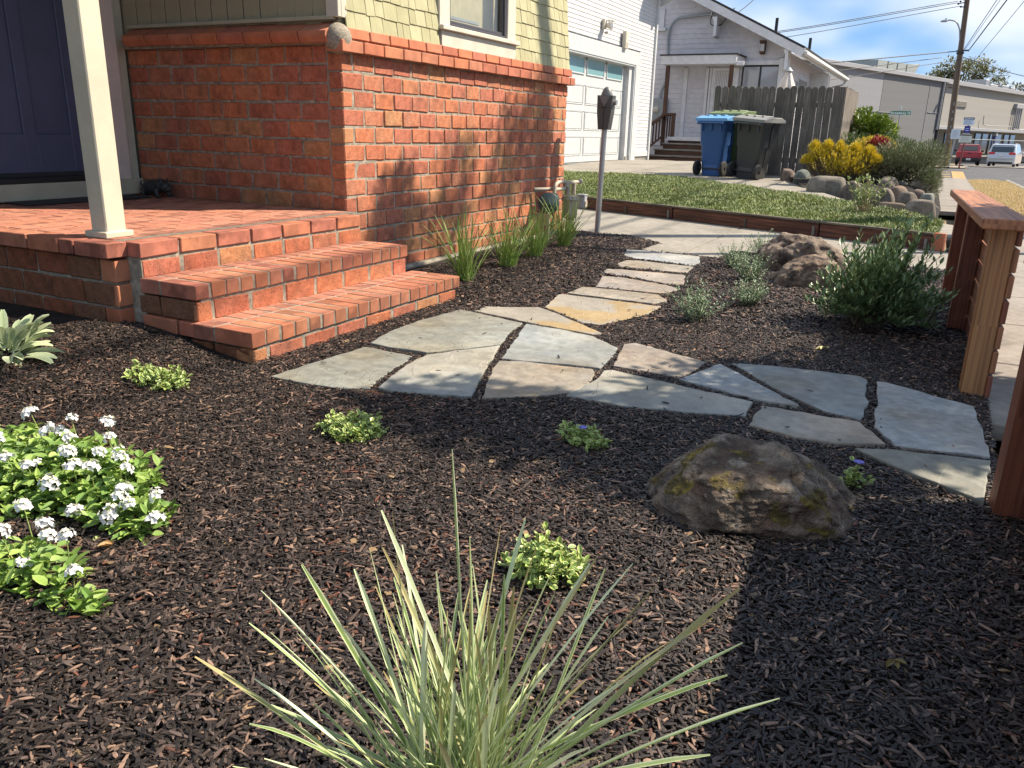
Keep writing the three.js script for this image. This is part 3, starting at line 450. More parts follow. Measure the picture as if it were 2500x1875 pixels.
  const ST = [[-2.745, 0.13], [-3.1535, 0.078], [-3.54, 0.24]]; for (const [z, w] of ST) mesh('stile', cb(0.02, 1.94, w, -4.884, 1.54, z, 0.004), M.doorBlue, door);
  for (const [z, w] of [[-2.9625, 0.305], [-3.306, 0.228]]) { mesh('rail', cb(0.02, 0.24, w, -4.884, 0.69, z, 0.004), M.doorBlue, door); mesh('rail', cb(0.02, 0.2, w, -4.884, 2.41, z, 0.004), M.doorBlue, door); }
  mesh('weather_strip', cb(0.02, 0.03, 0.97, -4.872, 0.573, -3.17, 0.003), M.rubber, door);
  // porch post
  const post = new THREE.Group(); post.name = 'porch_post'; house.add(post);
  mesh('post_shaft', cb(0.098, 2.3, 0.098, -3.158, 1.58, -2.332, 0.005), M.postCream, post); mesh('post_base', cb(0.138, 0.026, 0.138, -3.158, 0.433, -2.332, 0.003), M.postCream, post);
  // porch roof and main roof
  mesh('porch_beam', cb(0.12, 0.2, 3.2, -3.158, 2.83, -2.3, 0.004), M.creamTrim, house); mesh('porch_ceiling', box(2.1, 0.04, 3.4, -4.05, 2.95, -2.2), M.creamTrim, house);
  mesh('house_body', merge([box(5.4, 2.55, 3.1, -6.3, 1.27, -5.5), box(4, 2.9, 6, -7.05, 1.4, -0.95)]), M.lap, house);
  const rf = new THREE.Shape([[-9.4, 2.62], [-3.02, 2.62], [-6.2, 4.4]].map(([a, b]) => new THREE.Vector2(a, b))); const rg = new THREE.ExtrudeGeometry(rf, { depth: 9.4, bevelEnabled: false }); rg.translate(0, 0, -7.35); mesh('roof', boxUV(clean(rg)), M.roofDark, house);
}
// ---------------------------------------------------------------- brick porch and steps
const porch = thing('brick_porch', 'red brick porch landing with three brick steps beside the white post', 'porch', [0, 0, 0]);
{
  const r = rb, zf = -2.165, ze = -3.885;
  const pst = {}, paverGeo = (d) => pst[d] || (pst[d] = Array.from({ length: 6 }, () => cbox(0.0945, 0.05, d, 0.0018, { r, ou: r() * 5, ov: r() * 5 })));
  const landing = mesh('landing', merge([box(1.86, 0.5, 1.63, -3.945, 0.1665, -3.065), box(0.16, 0.10, 1.46, -2.985, 0.362, -3.01)]), M.mortar, porch);
  // paving of the landing, brick length along z
  for (let i = 0; i < 18; i++) { const x = -3.105 - i * 0.1035; let z = zf - 0.10 - (i % 2 ? 0.0 : 0.105); if (i % 2 === 0) mesh('paver', pick(paverGeo(0.094), r), pick(M.paver, r), landing, [x, 0.3955, zf - 0.152]); while (z > ze + 0.03) { const w = Math.min(0.2, z - ze - 0.004); if (w > 0.06) mesh('paver', pick(paverGeo(w > 0.19 ? 0.2 : Math.round(w * 25) / 25), r), pick(M.paver, r), landing, [x, 0.3945 + rr(-0.0006, 0.0006, r), z - w / 2], [0, rr(-0.006, 0.006, r), 0]); z -= 0.211; } }
  // edge course of the landing toward the mulch
  let x = -2.958; for (const w of [0.2, 0.085, 0.2, 0.2, 0.2, 0.2, 0.2, 0.2, 0.2]) { brick(landing, w, 0.062, 0.1, x - w / 2, 0.389, zf - 0.042, M.tread, false, 'edge_brick'); x -= w + 0.013; }
  const pier = mesh('landing_face', box(1.9, 0.5, 0.2, -3.937, 0.09, zf - 0.142), M.mortar, porch);
  for (let k = 0; k < 4; k++) { const y = 0.30 - k * 0.104; for (let q = -2.985 - (k % 2 ? 0 : 0.09), i = 0; q > -4.9; q -= 0.213, i++) brick(pier, 0.2, 0.092, 0.1, q - 0.1, y, zf - 0.082 + rr(-0.003, 0.003, r), M.oldBrick); brick(pier, k % 2 ? 0.05 : 0.09, 0.092, 0.098, -2.995 - (k % 2 ? 0 : 0.02), y, zf - 0.08, M.smoothBrick, false); }
  // strip of rough cement between landing and steps
  const cg = box(0.09, 0.44, 0.05, -2.94, 0.17, -2.290); mesh('cement_strip', cg, M.mortar, porch);
  const step = (name, xf, top, z0, z1, header, under) => {
    const st = mesh(name, merge([box(0.30, top - 0.012 - under, z0 - z1 - 0.05, xf - 0.1605, (top - 0.012 + under) / 2, (z0 + z1) / 2 - 0.01)]), M.mortar, porch);
    if (header) { mesh('tread_mortar', box(0.31, 0.0585, z0 - z1 - 0.008, xf - 0.1585, top - 0.0315, (z0 + z1) / 2), M.mortar, st);
      let z = z0; while (z > z1 + 0.04) { const hw = 0.073 + rr(-0.004, 0.006, r); brick(st, 0.2, 0.062, 0.074, xf - 0.1 + rr(-0.0012, 0.0012, r), top - 0.031 + rr(-0.0008, 0.0008, r), z - 0.037, M.tread, false, 'tread_brick'); brick(st, 0.108, 0.062, 0.074, xf - 0.266, top - 0.0312 + rr(-0.0008, 0.0008, r), z - 0.037, M.paver, false, 'tread_brick'); z -= hw + 0.0105; }
    } else { for (let z = z0 - 0.003; z > z1 + 0.03; z -= 0.2125) { const w = Math.min(0.2, z - z1); brick(st, 0.105, 0.062, w > 0.19 ? 0.2 : 0.12, xf - 0.0525, top - 0.031, z - w / 2, M.tread, false, 'nosing_brick'); } }
    const rh = (header ? 0.086 : 0.080), ry = top - 0.064 - 0.009 - rh / 2; let z = z0 - 0.012; let first = header; while (z > z1 + 0.03) { const w = first ? 0.075 : Math.min(0.2, z - z1 - 0.01); if (w > 0.05) brick(st, 0.1, rh, w > 0.19 ? 0.2 : Math.round(w * 40) / 40, xf - 0.05 - 0.007 + rr(-0.0015, 0.0015, r), ry, z - w / 2, M.brick, true, 'riser_brick'); z -= w + 0.0125; first = false; }
    return st;
  };
  step('step', -2.885, 0.42, -2.255, -3.755, false, 0.2);
  const s2 = step('step', -2.585, 0.274, -2.258, -3.76, true, 0.05);
  const s3 = step('step', -2.28, 0.121, -2.245, -3.80, true, -0.1);
  // bricks seen on the shaded side of the steps
  for (const [xx, w] of [[-2.70, 0.2], [-2.87, 0.12]]) brick(s2, w, 0.084, 0.06, xx, 0.163, -2.292, M.oldBrick);
  for (const [xx, w] of [[-2.592, 0.2], [-2.806, 0.2]]) brick(s3, w, 0.06, 0.07, xx, 0.087, -2.287, M.smoothBrick, false);
  for (const [xx, w] of [[-2.41, 0.2], [-2.622, 0.2], [-2.83, 0.2]]) brick(s3, w, 0.075, 0.06, xx, 0.008, -2.288, M.oldBrick);
  mesh('step_core', merge([box(0.4, 0.30, 1.45, -2.98, 0.1, -3.02), box(0.62, 0.13, 1.46, -2.68, 0.02, -3.03)]), M.mortar, porch);
}
{ // door mat
  const m = mesh('door_mat', cbox(0.24, 0.008, 0.82, 0.003), std({ color: lin(0.028, 0.028, 0.03), roughness: 0.95, bumpMap: M.mortarMap, bumpScale: 0.002 }), null, [-4.69, 0.427, -3.30], [0, -0.04, 0]); tag(m, 'flat black rubber mat in front of the navy door', 'door mat');
}
// ---------------------------------------------------------------- foliage builder
class Acc {
  constructor() { this.p = []; this.c = []; this.n = []; }
  tri(a, b, c, ca, cb_, cc) { this.p.push(a.x, a.y, a.z, b.x, b.y, b.z, c.x, c.y, c.z); this.c.push(...ca, ...cb_, ...cc); }
  geo() { const g = new THREE.BufferGeometry(); g.setAttribute('position', new THREE.Float32BufferAttribute(this.p, 3)); g.setAttribute('color', new THREE.Float32BufferAttribute(this.c, 3)); const uv = new Float32Array(this.p.length / 3 * 2); for (let i = 0; i < uv.length / 2; i++) { uv[i * 2] = this.p[i * 3] + this.p[i * 3 + 1] * 0.37; uv[i * 2 + 1] = this.p[i * 3 + 2] + this.p[i * 3 + 1] * 0.61; } g.setAttribute('uv', new THREE.BufferAttribute(uv, 2)); g.computeVertexNormals(); return g; }
}
const mul = (c, k) => [c[0] * k, c[1] * k, c[2] * k];
const mixc = (a, b, t) => [lerp(a[0], b[0], t), lerp(a[1], b[1], t), lerp(a[2], b[2], t)];
const PROF = { leaf: (t) => Math.pow(Math.sin(Math.PI * Math.pow(clamp(t * 0.97 + 0.015), 0.8)), 0.8), blade: (t) => (t < 0.06 ? 0.7 + t * 5 : Math.min(1, (1 - t) * 9 + 0.35)), oval: (t) => Math.pow(Math.sin(Math.PI * clamp(t * 0.96 + 0.02)), 0.6), softspoon: (t) => 0.12 + 0.88 * Math.pow(Math.sin(Math.PI * Math.pow(clamp(t * 0.95 + 0.01), 1.35)), 0.7), spoon: (t) => Math.pow(Math.sin(Math.PI * Math.pow(clamp(t * 0.97 + 0.01), 1.5)), 0.85) };
// one leaf: strip of sections along a bending midrib, folded in a shallow V; edge colour may differ
function leaf(A, p, dir, up, L, W, o = {}) {
  const seg = o.seg || 3, fold = o.fold ?? 0.25, droop = o.droop ?? 0.4, prof = PROF[o.prof || 'leaf'], ci = o.c || [0.1, 0.2, 0.05], ce = o.edge || ci, rim = o.rim || 0;
  const d = dir.clone().normalize(); let u = up.clone().addScaledVector(d, -up.dot(d)); if (u.lengthSq() < 1e-6) u = V(1, 0, 0).addScaledVector(d, -d.x); u.normalize();
  const s = d.clone().cross(u).normalize(); if (o.twist) { u.applyAxisAngle(d, o.twist); s.applyAxisAngle(d, o.twist); }
  const pos = p.clone(); let prev = null; const cur = d.clone(), nn = u.clone();
  for (let i = 0; i <= seg; i++) {
    const t = i / seg, w = W / 2 * prof(t); const mid = pos.clone().addScaledVector(nn, -w * fold * 0.6), l = pos.clone().addScaledVector(s, -w).addScaledVector(nn, w * fold), r = pos.clone().addScaledVector(s, w).addScaledVector(nn, w * fold);
    const cm = o.tip ? mixc(ci, o.tip, t * t) : ci, cc = o.tip ? mixc(ce, o.tip, t * t) : ce; const row = { mid, l, r, cm, cc };
    if (rim) { row.li = l.clone().lerp(mid, rim); row.ri = r.clone().lerp(mid, rim); }
    if (prev) {
      if (rim) for (const [x0, x1, y0, y1, a, b] of [[prev.l, row.l, prev.li, row.li, 'cc', 'cc'], [prev.ri, row.ri, prev.r, row.r, 'cc', 'cc'], [prev.li, row.li, prev.mid, row.mid, 'cm', 'cm'], [prev.mid, row.mid, prev.ri, row.ri, 'cm', 'cm']]) { A.tri(x0, y0, y1, prev[a], prev[b], row[b]); A.tri(x0, y1, x1, prev[a], row[b], row[a]); }
      else { A.tri(prev.l, prev.mid, row.mid, prev.cc, prev.cm, row.cm); A.tri(prev.l, row.mid, row.l, prev.cc, row.cm, row.cc); A.tri(prev.mid, prev.r, row.r, prev.cm, prev.cc, row.cc); A.tri(prev.mid, row.r, row.mid, prev.cm, row.cc, row.cm); }
    }
    prev = row; const st = L / seg; pos.addScaledVector(cur, st);
    const k = droop / seg * (o.curl ? (0.3 + 1.4 * t) : 1); cur.y -= k; cur.normalize(); nn.addScaledVector(cur, -nn.dot(cur)).normalize();
  }
  return prev.mid;
}
function stalk(A, a, b, r0, r1, c, n = 4) { const d = b.clone().sub(a).normalize(); let u = Math.abs(d.y) > 0.9 ? V(1, 0, 0) : V(0, 1, 0); const s = d.clone().cross(u).normalize(); u = s.clone().cross(d); for (let i = 0; i < n; i++) { const t0 = i / n * 6.283, t1 = (i + 1) / n * 6.283; const q = (p, t, r) => p.clone().addScaledVector(s, Math.cos(t) * r).addScaledVector(u, Math.sin(t) * r); const A0 = q(a, t0, r0), A1 = q(a, t1, r0), B0 = q(b, t0, r1), B1 = q(b, t1, r1); A.tri(A0, A1, B1, c, c, c); A.tri(A0, B1, B0, c, c, c); } }
const dirAt = (az, el) => V(Math.cos(el) * Math.cos(az), Math.sin(el), Math.cos(el) * Math.sin(az));

// ---------------------------------------------------------------- foreground striped grass: every blade is a mesh
function bladeClump(name, label, group, pos, blades, mats) {
  const t = thing(name, label, 'grass', pos, 0, group);
  for (const b of blades) { const A = new Acc(); leaf(A, V(b.x, b.y || 0, b.z), b.dir, b.up || V(0, 1, 0), b.L, b.W, { seg: 9, fold: b.fold ?? 0.35, droop: b.droop, prof: 'blade', c: b.c, edge: b.e, tip: b.tip, rim: b.rim, curl: true, twist: b.tw }); mesh('blade', A.geo(), mats, t); }
  return t;
}
{
  const r = rng(31), blades = [];
  // blades that stand out in the photograph: [tip bearing, tip height, reach, ...]
  const add = (az, el, L, W, droop, o = {}) => { const a = az + rr(-0.05, 0.05, r); const g = r(), base = mixc([0.23, 0.33, 0.095], [0.35, 0.44, 0.20], g), pale = mixc([0.48, 0.56, 0.32], [0.62, 0.68, 0.47], r()); const up = V(-Math.cos(a), 0.4, -Math.sin(a)); blades.push({ x: rr(-0.055, 0.055, r), z: rr(-0.045, 0.045, r), dir: dirAt(a, el), up, L, W, droop, c: o.pale ? pale : base, e: pale, rim: r() < 0.75 ? 0.3 : 0.55, tip: r() < 0.25 ? [0.32, 0.26, 0.1] : undefined, tw: rr(-0.5, 0.5, r), fold: rr(0.15, 0.5, r) }); };
  for (let i = 0; i < 210; i++) { const az = r() * 6.283, k = r(), el = k < 0.68 ? rr(1.0, 1.52, r) : rr(0.5, 1.05, r); add(az, el, rr(0.16, 0.38, r) * (el > 1 ? 1.0 : 0.92), rr(0.0028, 0.0058, r), rr(0.05, 1.0, r)); }
  for (let i = 0; i < 30; i++) { const az = r() * 6.283; add(az, rr(0.85, 1.5, r), rr(0.32, 0.45, r), rr(0.005, 0.0078, r), rr(0.05, 0.5, r), { pale: r() < 0.6 }); }
  const L0 = 2.67, R1 = -0.47; // bearings across the view of the clump: one way and the other
  for (const [az, el, L, W, dr, pl] of [[L0, 1.52, 0.57, 0.008, 0.04, 0], [L0, 1.5, 0.47, 0.007, 0.02, 1], [L0, 1.54, 0.46, 0.006, 0, 0], [L0, 1.26, 0.50, 0.008, 0.1, 1], [L0, 1.14, 0.43, 0.0085, 0.06, 0], [L0, 0.82, 0.43, 0.009, 0.28, 0], [L0, 0.95, 0.40, 0.008, 0.15, 1], [L0, 0.62, 0.36, 0.009, 0.2, 0], [L0 + 0.3, 0.7, 0.4, 0.0085, 0.2, 0], [R1, 1.08, 0.49, 0.0075, 0.22, 1], [R1, 1.02, 0.48, 0.006, 0.1, 0], [R1, 0.95, 0.49, 0.0075, 0.3, 0], [R1, 0.9, 0.47, 0.008, 0.4, 1], [R1, 0.78, 0.44, 0.008, 0.25, 0], [R1 + 0.2, 0.72, 0.45, 0.0085, 0.3, 0], [R1, 0.62, 0.43, 0.008, 0.25, 0], [R1 + 0.2, 0.55, 0.40, 0.0085, 0.3, 0], [R1, 1.3, 0.42, 0.008, 0.02, 0], [R1, 1.33, 0.46, 0.005, 0.05, 1], [R1, 1.45, 0.44, 0.006, 0.02, 1], [L0, 1.4, 0.44, 0.006, 0.1, 0], [R1 + 0.4, 0.42, 0.34, 0.0085, 0.15, 0], [R1 + 0.5, 0.3, 0.42, 0.007, 0.05, 0]]) add(az, el, L, W, dr, { pale: pl });
  bladeClump('striped_grass', 'clump of pale green striped grass with stiff arching blades', null, [-0.43, 0.0, -0.735], blades, M.grass);
}
// four green grass clumps along the brick wall
{
  const lab = ['green grass clump closest to the brick steps', 'green grass clump second from the brick steps', 'green grass clump third from the brick steps', 'green grass clump closest to the gas meter'];
  const spots = [[-2.50, -4.25, 1.0], [-2.50, -4.83, 0.85], [-2.53, -5.30, 1.0], [-2.60, -6.0, 1.05]];
  spots.forEach(([x, z, s], i) => { const r = rng(50 + i * 7), bl = []; for (let k = 0; k < 120; k++) { const az = r() * 6.283, el = rr(0.85, 1.5, r), t = r(); bl.push({ x: rr(-0.045, 0.045, r), z: rr(-0.045, 0.045, r), dir: dirAt(az, el), up: V(-Math.cos(az), 0.4, -Math.sin(az)), L: rr(0.18, 0.48, r) * s, W: rr(0.004, 0.007, r), droop: rr(0.1, 1.1, r), c: mixc([0.12, 0.23, 0.025], [0.26, 0.37, 0.07], t), e: mixc([0.17, 0.29, 0.045], [0.34, 0.43, 0.14], t), tip: r() < 0.3 ? [0.3, 0.24, 0.1] : undefined, tw: rr(-0.6, 0.6, r) }); }
    const T = thing('grass_clump', lab[i], 'grass', [x, gardenY(x, z) - 0.005, z], 0, 'green grass clumps along the brick wall'); for (const b of bl) { const A = new Acc(); leaf(A, V(b.x, 0, b.z), b.dir, b.up, b.L, b.W, { seg: 6, fold: 0.3, droop: b.droop, prof: 'blade', c: b.c, edge: b.e, tip: b.tip, curl: true, twist: b.tw }); mesh('blade', A.geo(), M.grass, T); } });
}
// ---------------------------------------------------------------- variegated creeping plants
function vinca(label, x, z, rx, rz, h, n, seed, flowers = 0, k = 1, lean = 0) {
  const r = rng(seed), t = thing('variegated_periwinkle', label, 'plant', [x, gardenY(x, z), z], 0, 'variegated creepers dotted over the mulch'), A = new Acc(), S = new Acc();
  for (let i = 0; i < n; i++) {
    const a = r() * 6.283, q = Math.sqrt(r()), px = Math.cos(a) * q * rx, pz = Math.sin(a) * q * rz + lean * px, py = h * (1 - q * q * 0.55) * rr(0.35, 1.15, r) * (0.75 + 0.9 * Math.max(-0.3, fbm(px * 22 + seed, 0, pz * 22, 2) * 2)) + 0.006; if (fbm(px * 16 + seed * 3.1, 4, pz * 16, 2) < -0.22 - 0.1 * (1 - q)) continue; const tip = V(px, py, pz), base = V(px * 0.55, 0, pz * 0.55); if (i % 2) stalk(S, base, tip, 0.0012, 0.001, [0.2, 0.24, 0.08], 3);
    for (let m = 0; m < 4; m++) { const la = r() * 6.283, el = rr(-0.1, 1.2, r); leaf(A, tip.clone().add(V(rr(-0.006, 0.006, r), rr(-0.02, 0.004, r), rr(-0.006, 0.006, r))), dirAt(la, el), V(0, 1, 0), rr(0.013, 0.025, r) * k, rr(0.009, 0.015, r) * k, { seg: 4, fold: 0.3, droop: rr(0, 0.5, r), c: mixc([0.12, 0.24, 0.05], [0.27, 0.40, 0.09], r()), edge: mixc([0.50, 0.55, 0.15], [0.62, 0.64, 0.27], r()), rim: 0.4, prof: 'oval', twist: rr(-0.4, 0.4, r) }); }
  }
  mesh('foliage', A.geo(), M.gloss, t).userData.kind = 'stuff'; mesh('stem', S.geo(), M.stem, t);
  for (let f = 0; f < flowers; f++) { const F = new Acc(), p = V(rr(-0.2, 0.2, r) * rx, h * 1.02, rr(0, 0.3, r) * rz); for (let m = 0; m < 5; m++) leaf(F, p, dirAt(m * 1.257 + 0.3, 0.35), V(0, 1, 0), 0.016, 0.015, { seg: 3, droop: 0.2, prof: 'spoon', c: [0.20, 0.17, 0.62], edge: [0.26, 0.24, 0.70] }); mesh('flower', F.geo(), M.petal, t); }
  return t;
}
vinca('variegated creeper beside the shaded side of the brick steps', -2.36, -1.86, 0.135, 0.08, 0.055, 170, 201, 0, 0.95);
vinca('variegated creeper in front of the grey green flagstone, wide and ragged', -1.47, -1.83, 0.11, 0.09, 0.06, 150, 202, 0, 0.9);
vinca('variegated creeper with one purple flower between flagstones and boulder', -0.83, -2.12, 0.095, 0.055, 0.055, 85, 203, 1, 0.85, 0.3);
vinca('rounded variegated creeper behind the striped grass', -0.61, -1.38, 0.085, 0.072, 0.075, 170, 204, 0, 0.9);
vinca('small variegated creeper with a purple flower behind the mossy boulder', -0.075, -2.21, 0.035, 0.035, 0.07, 30, 205, 1, 0.85);

// ---------------------------------------------------------------- white lantana
function lantana(label, x, z, spots, stems, seed) {
  const r = rng(seed), t = thing('white_lantana', label, 'flowering plant', [x, gardenY(x, z), z], 0, 'white lantanas'), A = new Acc(), S = new Acc();
  const heads = [];
  for (const [sx, sz, rx, rz, h, n] of spots) for (let i = 0; i < n; i++) {
    const a = r() * 6.283, q = Math.sqrt(r()), px = sx + Math.cos(a) * q * rx, pz = sz + Math.sin(a) * q * rz, py = h * (1 - q * q * 0.6) * rr(0.35, 1.0, r); const tip = V(px, py, pz);
    const b = V(sx + (px - sx) * 0.4, 0.01, sz + (pz - sz) * 0.4); if (i % 3 === 0) stalk(S, b, tip, 0.0022, 0.0014, [0.22, 0.24, 0.07], 3);
    for (let m = 0; m < 4; m++) { const la = r() * 6.283, el = rr(-0.2, 0.9, r), g = r(); leaf(A, tip.clone().add(V(rr(-0.012, 0.012, r), rr(-0.03, 0.005, r), rr(-0.012, 0.012, r))), dirAt(la, el), V(0, 1, 0), rr(0.020, 0.042, r), rr(0.012, 0.024, r), { seg: 4, fold: 0.35, droop: rr(0, 0.7, r), c: mixc([0.10, 0.21, 0.025], [0.27, 0.40, 0.06], g), edge: mixc([0.12, 0.24, 0.03], [0.32, 0.44, 0.09], g), twist: rr(-0.5, 0.5, r) }); }
  }
  mesh('foliage', A.geo(), M.leaf, t).userData.kind = 'stuff';
  for (const [hx, hy, hz, R] of stems) {
    const F = new Acc(), c = V(hx, hy, hz); stalk(S, V(hx * 0.85, hy * 0.3, hz * 0.9), c, 0.0016, 0.0012, [0.2, 0.26, 0.07], 3);
    const fd = dirAt(r() * 6.28, rr(0.9, 1.4, r)); const n = 13 + Math.floor(r() * 9);
    for (let i = 0; i < n; i++) { const ph = Math.acos(1 - (i + 0.5) / n * 0.85), th = i * 2.4; const d = V(Math.sin(ph) * Math.cos(th), Math.cos(ph), Math.sin(ph) * Math.sin(th)); const qd = new THREE.Quaternion().setFromUnitVectors(V(0, 1, 0), fd); d.applyQuaternion(qd); const b = c.clone().addScaledVector(d, R * rr(0.6, 1.2, r)); const s1 = d.clone().cross(V(0.3, 0.8, 0.5)).normalize(), s2 = d.clone().cross(s1); for (let m = 0; m < 4; m++) { const a = m * 1.571 + i; leaf(F, b, s1.clone().multiplyScalar(Math.cos(a)).addScaledVector(s2, Math.sin(a)).addScaledVector(d, 0.35), d, R * 0.46, R * 0.44, { seg: 2, droop: 0, fold: 0.1, prof: 'spoon', c: i < 3 ? [0.66, 0.60, 0.28] : [0.70, 0.70, 0.70], edge: [0.76, 0.76, 0.77] }); } }
    mesh('flower_cluster', F.geo(), M.petal, t);
  }
  mesh('stem', S.geo(), M.stem, t); return t;
}
{
  const r = rng(611), heads = [];
  const G = [[-0.02, 0.20, -0.02], [-0.27, 0.21, -0.12], [-0.24, 0.215, -0.02], [-0.14, 0.225, -0.14], [-0.08, 0.20, 0.02], [0.02, 0.165, 0.04], [0.06, 0.185, -0.03], [0.10, 0.17, -0.005], [-0.3, 0.19, 0.06], [-0.2, 0.17, 0.10], [-0.11, 0.165, 0.11], [-0.02, 0.13, 0.12], [0.15, 0.115, 0.06], [0.17, 0.105, 0.075], [0.21, 0.10, 0.085], [0.24, 0.115, 0.02], [0.275, 0.055, 0.085], [0.19, 0.06, 0.12], [0.17, 0.08, 0.115], [0.11, 0.07, 0.145], [0.08, 0.03, 0.20], [-0.32, 0.14, 0.15], [-0.26, 0.12, 0.19], [-0.2, 0.05, 0.27], [-0.16, 0.04, 0.24], [-0.38, 0.15, 0.02], [-0.42, 0.2, -0.1], [-0.06, 0.215, -0.09], [0.0, 0.19, 0.07]];
  for (let i = 0; i < 6; i++) { const a = rr(-0.45, 0.2, r), c = rr(-0.12, 0.14, r); G.push([a, (0.17 - Math.abs(a + 0.12) * 0.16) * rr(0.75, 1.1, r), c]); }
  for (const [a, b, c] of G) heads.push([a + rr(-0.01, 0.01, r), b * 0.5 + 0.012, c + rr(-0.01, 0.01, r), rr(0.0145, 0.0205, r)]);
  lantana('wide white flowering lantana with bright green leaves trailing over mulch', -1.73, -1.17, [[-0.12, 0.0, 0.26, 0.16, 0.125, 300], [0.12, 0.06, 0.18, 0.08, 0.075, 100], [-0.22, 0.14, 0.2, 0.12, 0.09, 110], [-0.38, 0.0, 0.2, 0.18, 0.11, 110]], heads, 612);
  const h2 = [[-0.02, 0.085, -0.05], [-0.045, 0.05, 0.03], [-0.12, 0.10, 0.02], [0.10, 0.07, 0.02], [-0.1, 0.06, -0.06], [-0.17, 0.11, -0.06], [-0.2, 0.06, 0.08]].map(([a, b, c]) => [a, b, c, rr(0.014, 0.019, r)]);
  lantana('low trailing white lantana sprig with a dry leaf lying beside it', -1.45, -0.85, [[-0.1, 0.0, 0.14, 0.08, 0.065, 70], [0.09, 0.02, 0.07, 0.03, 0.045, 22]], h2, 613);
}
// ---------------------------------------------------------------- lamb's ear: every leaf is a mesh
{
  const r = rng(71), t = thing('lambs_ear', 'silvery woolly lamb\'s ear rosette beside the brick landing', 'plant', [-2.86, 0.07, -1.64]);
  for (let i = 0; i < 84; i++) { const az = r() * 6.283, k = i / 84, el = lerp(0.1, 1.2, k) + rr(-0.3, 0.3, r), A = new Acc(), L = rr(0.07, 0.15, r) * (k < 0.3 ? 1.1 : 1), g = r(); leaf(A, V(Math.cos(az) * rr(0.01, 0.07, r), 0.012 + k * 0.05, Math.sin(az) * rr(0.01, 0.07, r)), dirAt(az, el), V(0, 1, 0), L, L * rr(0.22, 0.33, r), { seg: 7, fold: rr(0.1, 0.5, r), droop: rr(0.5, 1.7, r), curl: true, prof: 'softspoon', c: mixc([0.27, 0.35, 0.19], [0.42, 0.48, 0.24], g), edge: mixc([0.38, 0.45, 0.30], [0.52, 0.57, 0.36], g), twist: rr(-0.7, 0.7, r) }); mesh('leaf', A.geo(), M.velvet, t); }
}
// ---------------------------------------------------------------- young grey-green bushes in the right bed
{
  const defs = [[-1.19, -5.80, 0.19, 'small silvery green bush beside the pale buff flagstone'], [-1.13, -6.50, 0.22, 'small silvery green bush close against the concrete driveway'], [-0.985, -5.33, 0.20, 'small silvery green bush in front of the tall brown rock'], [-0.83, -4.52, 0.18, 'small silvery green bush alone in open mulch below the brown rocks'], [-0.975, -3.95, 0.22, 'small silvery green bush nearest the blue junction flagstone']];
  defs.forEach(([x, z, h, label], i) => {
    const r = rng(300 + i), t = thing('young_sage_bush', label, 'bush', [x, gardenY(x, z) - 0.004, z], 0, 'young silvery bushes in the right bed'), A = new Acc(), S = new Acc();
    for (let k = 0; k < 74; k++) { const az = r() * 6.283, el = rr(0.6, 1.5, r), L = h * rr(0.5, 1.05, r), d = dirAt(az, el), b = V(Math.cos(az) * 0.02, 0, Math.sin(az) * 0.02), e = b.clone().addScaledVector(d, L); stalk(S, b, e, 0.0015, 0.0008, [0.12, 0.15, 0.08], 3); for (let m = 0; m < 16; m++) { const q = rr(0.25, 1, r); leaf(A, b.clone().lerp(e, q), dirAt(r() * 6.28, rr(0.1, 1.0, r)), V(0, 1, 0), rr(0.012, 0.020, r), rr(0.005, 0.008, r), { seg: 2, droop: 0.1, fold: 0.2, c: mixc([0.16, 0.25, 0.12], [0.33, 0.43, 0.27], r()) }); } }
    mesh('foliage', A.geo(), M.leaf, t).userData.kind = 'stuff'; mesh('stem', S.geo(), M.stem, t);
  });
}
// ---------------------------------------------------------------- broad-leaved shrub by the fence
{
  const r = rng(88), t = thing('leafy_shrub', 'dense dark green broad leaved shrub behind the low wooden fence', 'shrub', [-0.20, 0.0, -4.35]), A = new Acc(), S = new Acc();
  for (let k = 0; k < 250; k++) {
    const az = r() * 6.283, el = rr(0.12, 1.5, r), up = Math.sin(el), L = lerp(0.34, 0.50, up * up) * rr(0.6, 1.05, r) * (Math.cos(az) * 0.1 + 1); const d = dirAt(az, el); d.x += 0.12; d.normalize(); const b = V(rr(-0.06, 0.06, r), 0.01, rr(-0.06, 0.06, r)); const e = b.clone().addScaledVector(d, L); if (e.y < 0.03) e.y = 0.03; const mid = b.clone().lerp(e, 0.5); mid.y += 0.03 * (1 - up); stalk(S, b, mid, 0.003, 0.002, [0.10, 0.085, 0.05], 3); stalk(S, mid, e, 0.002, 0.0012, [0.13, 0.17, 0.06], 3);
    for (let m = 0; m < 16; m++) { const q = 0.35 + 0.65 * m / 15, p = q < 0.5 ? b.clone().lerp(mid, q * 2) : mid.clone().lerp(e, q * 2 - 1); const la = m * 2.4 + r(), g = r(), dd = dirAt(la, rr(0.3, 0.9, r)).addScaledVector(d, 0.9); leaf(A, p, dd, V(0, 1, 0), rr(0.028, 0.048, r), rr(0.012, 0.019, r), { seg: 3, fold: 0.25, droop: rr(-0.1, 0.3, r), c: mixc([0.08, 0.14, 0.05], [0.22, 0.31, 0.13], g), edge: mixc([0.095, 0.16, 0.06], [0.26, 0.35, 0.16], g), twist: rr(-0.4, 0.4, r) }); }
  }
  mesh('foliage', A.geo(), M.gloss, t).userData.kind = 'stuff'; mesh('stem', S.geo(), M.stem, t);
}
